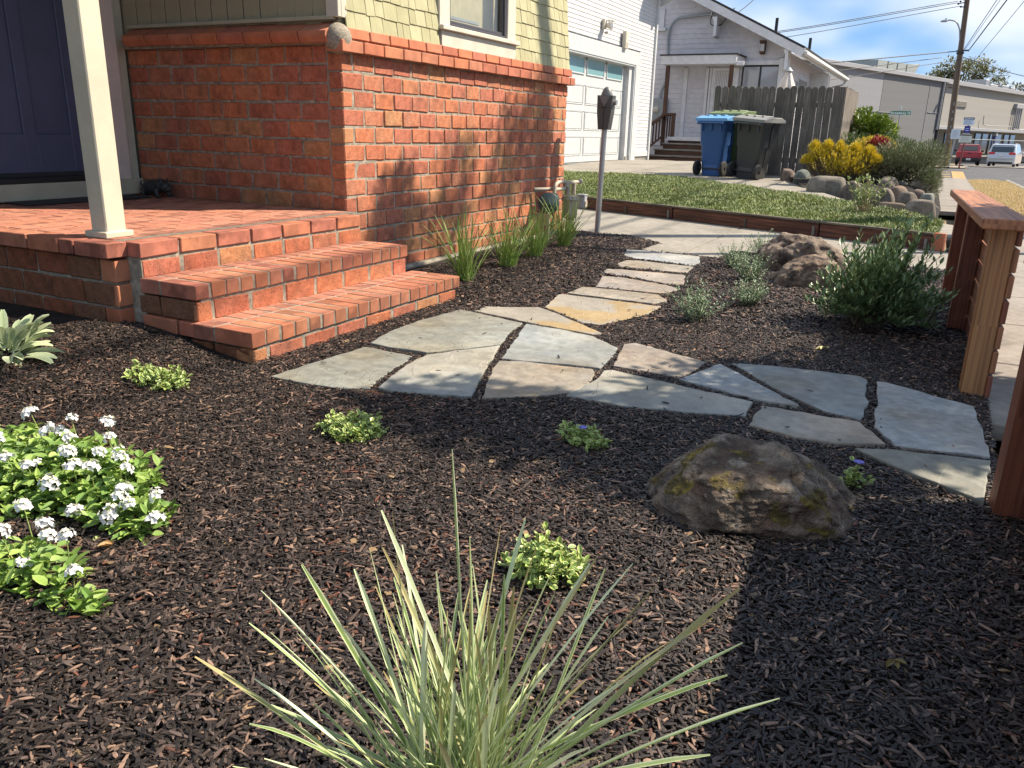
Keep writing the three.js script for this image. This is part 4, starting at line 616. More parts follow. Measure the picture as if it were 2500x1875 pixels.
// ---------------------------------------------------------------- fallen leaves
{
  const r = rng(99); const F = (label, x, z, c, s, tw) => { const A = new Acc(); for (let i = 0; i < 3; i++) leaf(A, V(0, 0.012, 0), dirAt(tw + i * 0.8, 0.25 - i * 0.2), V(0, 1, 0), s, s * 0.5, { seg: 4, droop: 0.5, curl: true, fold: 0.6, c, edge: mul(c, 0.8) }); const m = mesh('fallen_leaf', A.geo(), M.leaf, null, [x, gardenY(x, z) + 0.006, z]); tag(m, label, 'leaf', 'fallen leaves on the mulch'); };
  F('pale yellow fallen leaf on shaded mulch beside the broad leaved shrub', -0.33, -3.70, [0.52, 0.47, 0.20], 0.04, 1.0); F('curled orange brown fallen leaf beside the trailing lantana sprig', -1.475, -1.0, [0.45, 0.26, 0.08], 0.03, 2.0); F('dull olive fallen leaf alone in the dark fence shadow', 0.065, -1.40, [0.24, 0.18, 0.06], 0.024, 0.4);
}
// ---------------------------------------------------------------- rocks
function rockGeo(planes, o = {}) { // convex body of smooth-cut planes with fractured relief; colours per vertex
  const det = o.detail || 14, g0 = new THREE.IcosahedronGeometry(1, det), g = g0, p = g.attributes.position, s = o.seed || 1, sm = o.sharp || 22, col = new Float32Array(p.count * 3), d = V(0, 0, 0);
  for (let i = 0; i < p.count; i++) {
    d.fromBufferAttribute(p, i).normalize(); let acc = 0; for (const [a, b, c, h] of planes) { const l = Math.hypot(a, b, c), k = (d.x * a + d.y * b + d.z * c) / l; if (k > 0.02) acc += Math.pow(k / h, sm); }
    let R = Math.pow(acc, -1 / sm); const S = o.scale || 1; const q = d.clone().multiplyScalar(R); const f = (o.freq || 7) / S;
    const n = fbm(q.x * f + s, q.y * f + s * 2, q.z * f, 5), rg = 1 - Math.abs(fbm(q.x * f * 1.6 - s, q.y * f * 1.6, q.z * f * 1.6 + s, 4)) * 2.4, st = Math.abs(fbm(q.x * f * 0.5 + 5, q.y * f * 2.6, q.z * f * 0.5 + s, 3));
    R += S * (o.amp || 0.05) * (n * 0.9 + rg * 0.22 - st * 0.35); q.copy(d).multiplyScalar(R); p.setXYZ(i, q.x, q.y, q.z);
    if (o.color) { const c = o.color(q, d, n, rg); col[i * 3] = c[0]; col[i * 3 + 1] = c[1]; col[i * 3 + 2] = c[2]; }
  }
  if (o.color) g.setAttribute('color', new THREE.BufferAttribute(col, 3));
  const out = clean(g); if (o.color) { /* colours kept */ } out.computeVertexNormals(); boxUV(out); return out;
}
function smoothNormals(g) { const m = new Map(), p = g.attributes.position, n = g.attributes.normal; for (let i = 0; i < p.count; i++) { const k = [p.getX(i).toFixed(5), p.getY(i).toFixed(5), p.getZ(i).toFixed(5)].join(); if (!m.has(k)) m.set(k, V(0, 0, 0)); m.get(k).add(V(n.getX(i), n.getY(i), n.getZ(i))); } for (let i = 0; i < p.count; i++) { const v = m.get([p.getX(i).toFixed(5), p.getY(i).toFixed(5), p.getZ(i).toFixed(5)].join()).clone().normalize(); n.setXYZ(i, v.x, v.y, v.z); } return g; }
{ // mossy boulder
  const planes = [[0.02, 0.97, 0.22, 0.080], [0, -1, 0.05, 0.105], [1, 0.05, 0.12, 0.250], [0.62, 0.78, 0.05, 0.185], [-0.86, 0.34, 0.38, 0.262], [-0.36, 0.93, 0.12, 0.102], [-0.75, -0.6, 0.25, 0.200], [-0.46, 0.10, 0.88, 0.178], [0.42, 0.58, 0.70, 0.150], [0.28, -0.08, 0.95, 0.190], [0.02, -0.72, 0.69, 0.150], [0, 0.2, -1, 0.175], [0.7, -0.6, 0.4, 0.215], [-0.15, 0.75, 0.65, 0.128]];
  { const r = rng(5150), base = planes.slice(), sup = (d) => { let a = 0; for (const [x, y, z, h] of base) { const k = (d.x * x + d.y * y + d.z * z) / Math.hypot(x, y, z); if (k > 0.02) a += Math.pow(k / h, 40); } return Math.pow(a, -1 / 40); }; for (let i = 0; i < 34; i++) { const d = dirAt(r() * 6.283, rr(-0.4, 0.9, r)); planes.push([d.x, d.y, d.z, sup(d) * rr(0.955, 1.0, r)]); } }
  const tufts = [[0.17, 0.03, 0.09, 0.06], [-0.19, 0.05, 0.04, 0.075], [-0.24, 0.03, 0.07, 0.05], [-0.05, 0.05, 0.13, 0.035], [0.06, -0.02, 0.17, 0.03], [-0.1, 0.07, -0.03, 0.05]]; // where moss grows
  const col = (q, _, n) => {
    const f = (k, o) => fbm(q.x * k + o, q.y * k, q.z * k, 4);
    let c = mixc([0.15, 0.105, 0.075], [0.36, 0.285, 0.21], smooth(-0.14, 0.2, n)); c = mixc(c, [0.10, 0.08, 0.07], smooth(0.02, 0.24, f(10, 3)) * 0.7); c = mixc(c, [0.19, 0.10, 0.06], smooth(0.06, 0.3, f(6, -9)) * 0.5); c = mixc(c, [0.50, 0.43, 0.34], smooth(0.16, 0.3, f(15, 40)) * 0.7);
    let m = -0.12; for (const [x, y, z, w] of tufts) m = Math.max(m, 0.42 - Math.hypot(q.x - x, q.y - y, q.z - z) / w * 0.36); m = smooth(0.06, 0.2, m + f(18, 20) * 0.9); return mixc(c, mixc([0.12, 0.085, 0.015], [0.30, 0.22, 0.03], smooth(-0.1, 0.2, f(45, 7))), m * 0.9);
  };
  const g = smoothNormals(rockGeo(planes, { detail: 72, seed: 3.3, amp: 0.034, freq: 13, sharp: 60, color: col }));
  g.scale(1.24, 0.92, 1.08); const b = mesh('boulder', g, M.boulder, null, [-0.315, 0.066, -1.925], [0.02, 0.27, 0.02]); tag(b, 'large brown boulder with yellow moss patches, between path and striped grass', 'boulder');
  const b2 = rockGeo([[0.1, 1, 0, 0.125], [0, -1, 0, 0.12], [1, 0.5, 0.1, 0.24], [-1, 0.4, 0.1, 0.25], [-0.6, 0.8, 0.2, 0.155], [0.5, 0.8, 0.1, 0.16], [0, 0.3, 1, 0.17], [0, 0.2, -1, 0.2], [0.5, 0.3, 0.8, 0.2], [-0.5, 0.2, 0.8, 0.21]], { detail: 26, seed: 8.1, amp: 0.08, freq: 7, sharp: 16, color: (q, d, n) => mixc(mixc([0.17, 0.12, 0.09], [0.42, 0.33, 0.25], smooth(-0.2, 0.22, n)), [0.10, 0.075, 0.065], smooth(0.0, 0.25, fbm(q.x * 8, q.y * 8, q.z * 8, 4))) });
  tag(mesh('boulder', smoothNormals(b2), M.boulder, null, [-0.76, 0.085, -6.07], [0, 0.35, 0]), 'taller of two brown rocks in the right bed, with pitted crest', 'boulder', 'brown rocks beside the driveway');
  const b3 = rockGeo([[0.0, 1, 0.1, 0.105], [0, -1, 0, 0.1], [1, 0.4, 0.1, 0.165], [-1, 0.7, 0.1, 0.15], [-0.5, 0.8, 0.2, 0.11], [0.6, 0.8, 0.1, 0.15], [0, 0.35, 1, 0.12], [0, 0.2, -1, 0.12]], { detail: 22, seed: 2.7, amp: 0.05, freq: 9, sharp: 14, color: (q, d, n) => mixc(mixc([0.19, 0.13, 0.09], [0.40, 0.30, 0.22], smooth(-0.2, 0.22, n)), [0.09, 0.07, 0.055], smooth(0.05, 0.25, fbm(q.x * 12, q.y * 12, q.z * 12, 4))) });
  tag(mesh('boulder', smoothNormals(b3), M.boulder, null, [-0.625, 0.06, -5.42], [0, 0.2, 0]), 'smaller rounded brown rock leaning in front of the pitted one', 'boulder', 'brown rocks beside the driveway');
}
{ // rocks of the neighbour's bed
  const R = [ // x, z, y, width, height, depth, tone, label
    [-2.27, -14.6, 0.2, 0.26, 0.20, 0.22, [0.294, 0.22, 0.178], 'pinkish rock at the fence end of the rock row'], [-1.98, -14.25, 0.2, 0.24, 0.22, 0.22, [0.255, 0.297, 0.27], 'grey green pointed rock second in the rock row'], [-1.40, -12.55, 0.11, 0.56, 0.30, 0.34, [0.265, 0.237, 0.194], 'largest long grey brown rock in the rock row'], [-1.02, -12.2, 0.11, 0.28, 0.26, 0.25, [0.206, 0.171, 0.135], 'dark rock half hidden behind the pale young plant'],
    [-0.66, -13.7, 0.16, 0.30, 0.22, 0.26, [0.274, 0.226, 0.178], 'round brown rock at the back of the rock pile'], [-0.655, -14.6, 0.3, 0.21, 0.15, 0.2, [0.265, 0.209, 0.151], 'small tan rock topmost on the rock pile'], [-0.455, -13.9, 0.15, 0.19, 0.17, 0.18, [0.255, 0.27, 0.248], 'small grey rock wedged at the top of the rock pile'], [-0.235, -13.8, 0.14, 0.31, 0.20, 0.25, [0.294, 0.237, 0.184], 'broad smooth brown rock against the trailing grey shrub'],
    [-0.455, -12.2, 0.12, 0.27, 0.22, 0.24, [0.284, 0.204, 0.151], 'reddish brown rock in the middle of the rock pile'], [-0.30, -11.6, 0.09, 0.25, 0.19, 0.22, [0.245, 0.204, 0.162], 'angular brown rock low in the rock pile'], [-0.22, -12.6, 0.12, 0.19, 0.15, 0.18, [0.294, 0.209, 0.167], 'small pink brown rock between larger ones in the pile'], [-0.435, -10.8, 0.05, 0.35, 0.14, 0.22, [0.245, 0.193, 0.13], 'flat brown slab rock lying at the foot of the pile'],
    [-0.15, -10.75, 0.05, 0.36, 0.20, 0.26, [0.284, 0.242, 0.189], 'large tan rock at the sidewalk corner of the pile'], [-0.085, -11.9, 0.09, 0.20, 0.17, 0.2, [0.294, 0.303, 0.27], 'pale grey rock on the sidewalk side of the pile'], [-0.60, -11.8, 0.09, 0.27, 0.22, 0.24, [0.235, 0.198, 0.162], 'dull brown rock at the inner end of the pile'], [0.02, -8.0, 0.0, 0.16, 0.13, 0.14, [0.294, 0.264, 0.205], 'round tan stone at the street end of the wooden edging'], [-0.33, -14.9, 0.25, 0.24, 0.16, 0.2, [0.196, 0.165, 0.13], 'dark rock in the shade behind the pile']];
  R.forEach(([x, z, y, w, h, d, c, label], i) => { const r = rng(700 + i), pl = []; for (const [a, b, e, q] of [[1, 0.1, 0, w / 2], [-1, 0.1, 0, w / 2], [0, 1, 0, h * 0.62], [0, -1, 0, h * 0.5], [0, 0.1, 1, d / 2], [0, 0.1, -1, d / 2]]) pl.push([a, b, e, q]); for (let k = 0; k < 7; k++) { const q = dirAt(r() * 6.28, rr(-0.2, 1.1, r)); pl.push([q.x, q.y, q.z, rr(0.85, 1.1, r) * Math.hypot(q.x * w / 2, q.y * h * 0.6, q.z * d / 2)]); }
    const g = smoothNormals(rockGeo(pl, { detail: 9, seed: i * 1.7, amp: 0.035, freq: 1.1, scale: w, sharp: 8 })); const m = mesh('rock', g, M.stone(c), null, [x, y + h * 0.36, z], [0, rr(-0.4, 0.4, r), 0]); tag(m, label, 'rock', 'rocks edging the neighbour\'s bed'); });
}
// ---------------------------------------------------------------- low redwood fence, two lengths
{
  const build = (label, pos, turn, tilt, posts, z0, z1, nearMat, capX) => {
    const t = thing('slatted_fence', label, 'fence', pos, turn, 'low redwood fence panels'); t.rotation.order = 'YXZ'; t.rotation.x = tilt;
    posts.forEach((z, i) => mesh('post', cb(0.079, 0.70, 0.086, 0.004, 0.265, z, 0.004, { grain: 1 }), i === nearMat ? M.fir : M.redwoodDark, t));
    for (let k = 0; k < 7; k++) mesh('board', cb(0.019, 0.0815, z0 - z1, 0.0535 + rr(-0.001, 0.001), 0.052 + k * 0.0925 - 0.012, (z0 + z1) / 2, 0.003, { grain: 2, ou: k * 0.37, ov: k * 1.3 }), k % 3 ? M.redwood : M.redwoodDark, t);
    mesh('cap_board', cb(0.15, 0.036, z0 - z1 + 0.2 - capX * 2.4, -0.005 + capX, 0.634, (z0 + z1) / 2 + 0.02 + capX * 1.2, 0.004, { grain: 2 }), M.redwood, t);
  };
  build('low redwood fence panel beside the broad leaved shrub, light sappy end post', [0.232, 0, -3.355], 0.033, -0.012, [0, -1.2, -2.12], 0.045, -2.17, 0, 0);
  build('low redwood fence panel whose dark end post stands by the grey flagstone', [0.290, 0, -2.246], 0.08, 0, [0, 1.15, 2.3, 3.4], 3.45, -0.045, 99, 0.015);
}
// ---------------------------------------------------------------- parking meter
{
  const t = thing('parking_meter', 'old grey parking meter on a bare steel pole beside the brick wall', 'parking meter', [-2.772, 0, -7.16]); t.rotation.z = -0.018;
  mesh('pole', bar([0, -0.1, 0], [0, 0.94, 0], 0.025, 0.025, 20), M.galv, t);
  const o = new THREE.Shape([[-0.043, 0], [0.043, 0], [0.062, 0.15], [0.066, 0.275], [-0.066, 0.275], [-0.062, 0.15]].map((a) => new THREE.Vector2(...a)));
  const b = new THREE.ExtrudeGeometry(o, { depth: 0.07, bevelEnabled: true, bevelSize: 0.008, bevelThickness: 0.012, bevelSegments: 3 }); b.translate(0, 0.935, -0.035); mesh('housing', boxUV(clean(b)), M.meterHead, t);
  const d = new THREE.SphereGeometry(1, 24, 14, 0, 6.2832, 0, 1.5708); { const p = d.attributes.position; for (let i = 0; i < p.count; i++) { const y = p.getY(i); p.setXYZ(i, p.getX(i) * 0.056 * (1 - y * 0.15), Math.pow(Math.max(y, 0), 1.1) * 0.088, p.getZ(i) * 0.045); } d.computeVertexNormals(); } d.translate(0, 1.205, 0); mesh('window_dome', clean(d), M.greyMetal, t);
  const v = new THREE.Shape([[-0.05, 0], [0.05, 0], [0, -0.085]].map((a) => new THREE.Vector2(...a))); const vg = new THREE.ExtrudeGeometry(v, { depth: 0.006, bevelEnabled: true, bevelSize: 0.003, bevelThickness: 0.003, bevelSegments: 1 }); vg.translate(0, 1.207, 0.046); mesh('face_plate', boxUV(clean(vg)), M.greyMetal, t);
  const k = new THREE.CylinderGeometry(0.022, 0.022, 0.03, 16); k.rotateZ(Math.PI / 2); k.translate(0.085, 1.16, 0); mesh('crank_knob', clean(k), M.galv, t);
  mesh('seam', merge([box(0.003, 0.2, 0.004, 0, 1.03, 0.048), box(0.1, 0.003, 0.004, 0, 1.115, 0.048)]), M.black, t);
}
// ---------------------------------------------------------------- gas meter
{
  const t = thing('gas_meter', 'beige gas meter with green round regulator and bent pipes at the wall end', 'gas meter', [-2.93, 0.0, -6.8]);
  const cyl = (r, h, s = 20) => new THREE.CylinderGeometry(r, r, h, s);
  const bd = new THREE.LatheGeometry([[0, 0], [0.05, 0], [0.062, 0.01], [0.066, 0.05], [0.066, 0.16], [0.076, 0.162], [0.076, 0.178], [0.066, 0.18], [0.06, 0.195], [0, 0.2]].map((a) => new THREE.Vector2(...a)), 26); bd.scale(1, 1, 1.2); bd.translate(0, 0.15, -0.05); mesh('meter_body', clean(bd), M.gasPaint, t);
  for (let i = 0; i < 8; i++) mesh('bolt', bar([Math.cos(i * 0.785) * 0.071, 0.305, -0.05 + Math.sin(i * 0.785) * 0.085], [Math.cos(i * 0.785) * 0.071, 0.34, -0.05 + Math.sin(i * 0.785) * 0.085], 0.006, 0.006, 6), M.gasPaint, t);
  mesh('index_box', cb(0.07, 0.115, 0.07, 0.055, 0.29, -0.21, 0.008), M.gasGrey, t); mesh('index_lid', cb(0.08, 0.012, 0.09, 0.055, 0.352, -0.205, 0.003), M.gasGrey, t); mesh('index_face', cb(0.006, 0.06, 0.05, 0.094, 0.27, -0.21, 0.002), M.gasPaint, t);
  const dk = new THREE.LatheGeometry([[0, -0.02], [0.04, -0.022], [0.085, -0.008], [0.092, -0.004], [0.092, 0.004], [0.085, 0.01], [0.045, 0.026], [0.02, 0.04], [0, 0.042]].map((a) => new THREE.Vector2(...a)), 32); dk.rotateZ(-Math.PI / 2); dk.rotateY(-1.0); dk.translate(0.05, 0.32, 0.52); mesh('regulator', clean(dk), M.gasGreen, t);
  mesh('regulator_valve', merge([bar([0.03, 0.33, 0.42], [0.0, 0.35, 0.26], 0.035, 0.03, 14), bar([0.0, 0.30, 0.3], [0, 0.39, 0.3], 0.028, 0.028, 12)]), M.gasGreen, t);
  mesh('pipe', tube([[0, 0.30, 0.3], [0, 0.40, 0.3], [0, 0.455, 0.28], [0, 0.478, 0.22], [0, 0.48, 0.12], [0, 0.47, 0.06], [0, 0.44, 0.02], [0, 0.36, 0.01]], 0.017, 40, 10), M.gasPaint, t);
  mesh('pipe', merge([bar([0, 0.36, 0.015], [0, 0.44, 0.015], 0.024, 0.024, 12), bar([0, 0.465, 0.04], [0, 0.465, -0.26], 0.016, 0.016, 10), bar([0, 0.465, -0.24], [0, 0.465, -0.28], 0.023, 0.023, 10), bar([0, 0.36, -0.13], [0, 0.465, -0.13], 0.018, 0.018, 10), bar([-0.15, 0.42, 0.40], [0.0, 0.42, 0.2], 0.016, 0.016, 10), bar([0.0, 0.42, 0.3], [0, 0.42, 0.08], 0.016, 0.016, 10), bar([0.0, 0.435, 0.055], [0, 0.485, 0.055], 0.026, 0.026, 10)]), M.gasPaint, t);
  mesh('riser_pipe', merge([bar([0.05, 0.0, 0.52], [0.05, 0.27, 0.52], 0.017, 0.017, 10), bar([0, 0.0, -0.05], [0, 0.16, -0.05], 0.03, 0.03, 12)]), M.gasPaint, t);
}
// ---------------------------------------------------------------- cast figurine on the porch
{
  const A = [], sp = (x, y, z, a, b, c, ry = 0, rz = 0) => { const g = new THREE.SphereGeometry(1, 16, 12); g.scale(a, b, c); g.rotateZ(rz); g.rotateY(ry); g.translate(x, y, z); return g; };
  const f = thing('animal_figurine', 'small dark animal figurine lying in the porch corner', 'figurine', [-4.62, 0.42, -3.80], -0.1); const dm = M.darkMetal;
  mesh('body', merge([sp(-0.03, 0.062, 0, 0.085, 0.05, 0.045), sp(-0.09, 0.05, 0, 0.045, 0.045, 0.042), sp(0.05, 0.075, 0, 0.05, 0.045, 0.04), sp(0.105, 0.07, 0.005, 0.038, 0.034, 0.032), sp(0.138, 0.058, 0.006, 0.022, 0.018, 0.02)]), dm, f);
  for (const [x, z] of [[-0.1, 0.035], [-0.1, -0.035], [0.05, 0.035], [0.05, -0.035]]) mesh('leg', merge([bar([x, 0.05, z], [x + 0.02, 0.012, z * 1.3], 0.016, 0.013, 8), sp(x + 0.03, 0.009, z * 1.3, 0.022, 0.009, 0.014)]), dm, f);
  for (const z of [-0.018, 0.018]) mesh('ear', merge([bar([0.095, 0.095, z], [0.088, 0.125, z * 1.4], 0.012, 0.002, 8)]), dm, f); mesh('tail', tube([[-0.13, 0.06, 0], [-0.155, 0.075, 0.01], [-0.15, 0.1, 0.0]], 0.006, 10, 6), dm, f);
}
// ---------------------------------------------------------------- wooden edging of the planting strip
{
  const t = thing('wooden_edging', 'low dark red wooden board edging with grey cap along the planting strip', 'edging', [0.04, 0, -7.84], Math.atan2(0.40, 1)); // local -x runs away from the street
  const ang = -Math.atan(0.40); t.rotation.y = ang; const L = [1.05, 1.75, 1.45, 1.3]; let x = 0; const r = rng(21);
  for (const l of L) { mesh('edging_board', cb(l - 0.02, 0.125, 0.04, x - l / 2, 0.062, -0.02, 0.004, { grain: 0, ou: x }), M.borderWood, t); mesh('edging_cap', cb(l - 0.004, 0.022, 0.062, x - l / 2, 0.136, -0.022, 0.004, { grain: 0, ov: x * 2 }), M.borderCap, t); for (const s of [0.03, l * 0.45]) mesh('stake', cb(0.022, 0.09, 0.014, x - s - 0.02, 0.05, 0.008, 0.002), s < 0.1 ? M.stepNose : M.borderCap, t); x -= l; }
  mesh('end_board', cb(0.09, 0.15, 0.05, 0.05, 0.075, -0.02, 0.004), M.smoothBrick[0], t);
}
// ---------------------------------------------------------------- ground cover on the strip
const STRIP = [[-5.6, -10.12], [0.06, -7.87], [0.1, -9.0], [-0.25, -9.6], [-0.87, -10.5], [-2.35, -12.2], [-3.3, -13.5], [-4.2, -14.3], [-7.4, -14.0], [-7.6, -10.9]];
const stripY = (x, z) => { const dn = -(z - (-7.84 + (x - 0.04) * 0.40)); return 0.115 + 0.07 * smooth(0, 2.5, dn) + 0.035 * fbm(x * 2.2, 0, z * 2.2, 3); };
struct('strip_soil', polySheet(STRIP, (x, z) => stripY(x, z) - 0.03, 0.3), M.bed);
{
  const r = rng(1717), A = new Acc(); for (let i = 0; i < 7; i++) leaf(A, V(rr(-0.01, 0.01, r), 0, rr(-0.01, 0.01, r)), dirAt(i * 0.9 + r(), rr(0.25, 1.3, r)), V(0, 1, 0), rr(0.035, 0.06, r), rr(0.008, 0.013, r), { seg: 2, fold: 0.2, droop: 0.25, c: [1, 1, 1] });
  const geo = A.geo(), P = []; let tr = 0; while (P.length < 36000 && tr++ < 400000) { const x = rr(-6.6, 0.12, r), z = rr(-14.4, -7.8, r); if (!inPoly(x, z, STRIP)) continue; const dn = -(z - (-7.84 + (x - 0.04) * 0.40)); if (r() > (dn < 1.0 ? 1 : 0.42)) continue; P.push([x, z]); }
  const im = new THREE.InstancedMesh(geo, new THREE.MeshPhysicalMaterial({ vertexColors: true, roughness: 0.6, transmission: 0.25, thickness: 0 }), P.length), m = new THREE.Matrix4(), q = new THREE.Quaternion(), c = new THREE.Color();
  P.forEach(([x, z], i) => { q.setFromEuler(new THREE.Euler(rr(-0.3, 0.3, r), r() * 6.28, rr(-0.3, 0.3, r))); const s = rr(0.55, 1.15, r), b = 0.05 * Math.max(0, fbm(x * 1.4 + 3, 0, z * 1.4, 3) + 0.15); m.compose(V(x, stripY(x, z) - 0.02 + b + rr(0, 0.02, r), z), q, V(s, s, s)); im.setMatrixAt(i, m); const t = clamp(r() + fbm(x * 0.9, 1, z * 0.9, 2)), v = rr(0.75, 1.2, r); if (r() < 0.04) c.setRGB(0.26 * v, 0.20 * v, 0.08 * v); else c.setRGB(lerp(0.11, 0.27, t) * v, lerp(0.165, 0.32, t) * v, lerp(0.035, 0.085, t) * v); im.setColorAt(i, c); });
  im.name = 'ground_cover'; im.castShadow = im.receiveShadow = true; scene.add(im); tag(im, 'low green ground cover filling the strip between the driveways', 'ground cover', null, 'stuff');
}
{ // young pale plant standing in the strip
  const r = rng(404), t = thing('young_plant', 'pale green upright young plant in the strip before the rock pile', 'plant', [-0.66, 0.13, -9.5]), A = new Acc(), S = new Acc();
  for (let k = 0; k < 26; k++) { const d = dirAt(r() * 6.28, rr(0.95, 1.5, r)), L = rr(0.22, 0.44, r), b = V(rr(-0.05, 0.05, r), 0, rr(-0.05, 0.05, r)), e = b.clone().addScaledVector(d, L); stalk(S, b, e, 0.004, 0.002, [0.3, 0.2, 0.12], 4); for (let m = 0; m < 18; m++) leaf(A, b.clone().lerp(e, rr(0.35, 1, r)), dirAt(r() * 6.28, rr(0.3, 1.2, r)), V(0, 1, 0), rr(0.03, 0.055, r), rr(0.012, 0.022, r), { seg: 2, droop: 0.1, prof: 'oval', c: mixc([0.24, 0.33, 0.10], [0.42, 0.50, 0.24], r()) }); }
  mesh('foliage', A.geo(), M.leaf, t).userData.kind = 'stuff'; mesh('stem', S.geo(), M.stem, t);
}
{ // dry grass on the verge
  const r = rng(515), A = new Acc(); for (let i = 0; i < 6; i++) leaf(A, V(rr(-0.03, 0.03, r), 0, rr(-0.03, 0.03, r)), dirAt(r() * 6.28, rr(0.2, 1.2, r)), V(0, 1, 0), rr(0.04, 0.09, r), 0.006, { seg: 2, droop: 0.5, prof: 'blade', c: [1, 1, 1] });
  const N = 7000, im = new THREE.InstancedMesh(A.geo(), new THREE.MeshPhysicalMaterial({ vertexColors: true, roughness: 0.9, transmission: 0.15, thickness: 0 }), N), m = new THREE.Matrix4(), q = new THREE.Quaternion(), c = new THREE.Color();
  for (let i = 0; i < N; i++) { const z = -12.8 - 15.5 * Math.pow(r(), 1.2), x = rr(0.8, 1.85, r); q.setFromEuler(new THREE.Euler(0, r() * 6.28, 0)); const s = rr(0.7, 1.5, r); m.compose(V(x, walkY(z) - 0.012 + 0.03 * Math.sin(clamp((x - 0.8) / 1.03) * 3.14), z), q, V(s, s, s)); im.setMatrixAt(i, m); const v = rr(0.8, 1.15, r); c.setRGB(0.56 * v, 0.44 * v, 0.23 * v); im.setColorAt(i, c); }
  im.name = 'dry_grass'; im.castShadow = im.receiveShadow = true; scene.add(im); tag(im, 'straw yellow dry grass on the verge between sidewalk and road', 'dry grass', null, 'stuff');
}
// ---------------------------------------------------------------- shrubs of the neighbour's bed
function bushOf(name, label, pos, blobs, n, leafFn, seed, mat, group) { // blobs: [x,y,z,rx,ry,rz]
  const r = rng(seed), t = thing(name, label, 'shrub', pos, 0, group), A = new Acc(), S = new Acc();
  for (let i = 0; i < n; i++) { const [bx, by, bz, rx, ry, rz] = pick(blobs, r); const d = dirAt(r() * 6.283, Math.asin(rr(-0.55, 1, r))), q = Math.pow(r(), 0.42) * (1 + 0.22 * fbm(d.x * 3 + bx * 9, d.y * 3, d.z * 3, 3)); const p = V(bx + d.x * rx * q, Math.max(0.02, by + d.y * ry * q), bz + d.z * rz * q); leafFn(A, p, d, r, q); if (i % 9 === 0) stalk(S, V(bx * 0.6, 0, bz * 0.6), p, 0.006, 0.002, [0.11, 0.08, 0.05], 3); }
  mesh('foliage', A.geo(), mat, t).userData.kind = 'stuff'; mesh('stem', S.geo(), M.stem, t); return t;
}
const needle = (c0, c1, L, W, k = 3, upw = 0.5) => (A, p, d, r, q) => { for (let m = 0; m < k; m++) leaf(A, p, d.clone().add(V(rr(-0.6, 0.6, r), upw + rr(-0.3, 0.5, r), rr(-0.6, 0.6, r))), V(0, 1, 0), L * rr(0.7, 1.3, r), W, { seg: 2, droop: rr(0, 0.4, r), c: mixc(c0, c1, r()) }); };
bushOf('golden_bush', 'bright yellow feathery bush behind the long grey rock', [-1.38, 0.24, -13.9], [[-0.18, 0.26, 0, 0.34, 0.24, 0.28], [0.22, 0.26, 0, 0.32, 0.23, 0.28], [-0.34, 0.38, 0.02, 0.16, 0.15, 0.18], [0.02, 0.34, 0.05, 0.3, 0.2, 0.25], [-0.42, 0.50, 0, 0.07, 0.09, 0.08], [-0.22, 0.52, 0.03, 0.06, 0.08, 0.08], [-0.05, 0.50, 0, 0.05, 0.1, 0.06], [0.18, 0.50, 0, 0.07, 0.07, 0.08], [0.38, 0.44, 0, 0.08, 0.09, 0.1], [0.48, 0.34, 0, 0.08, 0.08, 0.1], [-0.5, 0.3, 0, 0.09, 0.08, 0.1], [0.1, 0.18, 0.1, 0.3, 0.16, 0.2]], 3900, (A, p, d, r, q) => { const f = smooth(0.5, 0.8, q); for (let m = 0; m < 3; m++) leaf(A, p, d.clone().multiplyScalar(0.8).add(V(rr(-0.5, 0.5, r), 0.75, rr(-0.5, 0.5, r))), V(0, 1, 0), rr(0.04, 0.085, r), 0.010, { seg: 2, droop: 0.15, c: f > 0.3 && r() < 0.9 ? mixc([0.64, 0.50, 0.025], [0.78, 0.64, 0.07], r()) : mixc([0.40, 0.34, 0.03], [0.56, 0.46, 0.04], r()) }); }, 71, M.leaf);
bushOf('golden_bush', 'smaller yellow bush between the green hedge and grey shrub', [-1.0, 0.3, -14.9], [[0, 0.46, 0, 0.34, 0.17, 0.22]], 900, (A, p, d, r) => { for (let m = 0; m < 3; m++) leaf(A, p, d.clone().add(V(rr(-0.5, 0.5, r), 0.7, rr(-0.5, 0.5, r))), V(0, 1, 0), rr(0.04, 0.08, r), 0.013, { seg: 2, c: mixc([0.54, 0.43, 0.03], [0.72, 0.60, 0.08], r()) }); }, 72, M.leaf);
bushOf('grey_green_shrub', 'large trailing grey green shrub spilling over rocks to the sidewalk', [-0.48, 0.1, -14.3], [[-0.12, 0.42, 0, 0.42, 0.40, 0.5], [0.18, 0.36, 0.1, 0.36, 0.36, 0.5], [-0.3, 0.38, 0.05, 0.34, 0.32, 0.4], [0.36, 0.16, 0.35, 0.18, 0.24, 0.4], [0.3, 0.5, -0.3, 0.3, 0.3, 0.4]], 5200, needle([0.10, 0.125, 0.055], [0.25, 0.28, 0.155], 0.055, 0.009, 4, 0.2), 73, M.leaf);
bushOf('green_hedge_shrub', 'rounded mid green shrub between the plank fence and the red flowers', [-1.15, 0.25, -16.0], [[-0.25, 0.42, 0, 0.4, 0.34, 0.4], [0.25, 0.44, 0, 0.45, 0.3, 0.4], [0.6, 0.34, 0.1, 0.4, 0.3, 0.4]], 4000, needle([0.06, 0.11, 0.02], [0.16, 0.23, 0.05], 0.05, 0.009, 4, 0.4), 74, M.leaf);
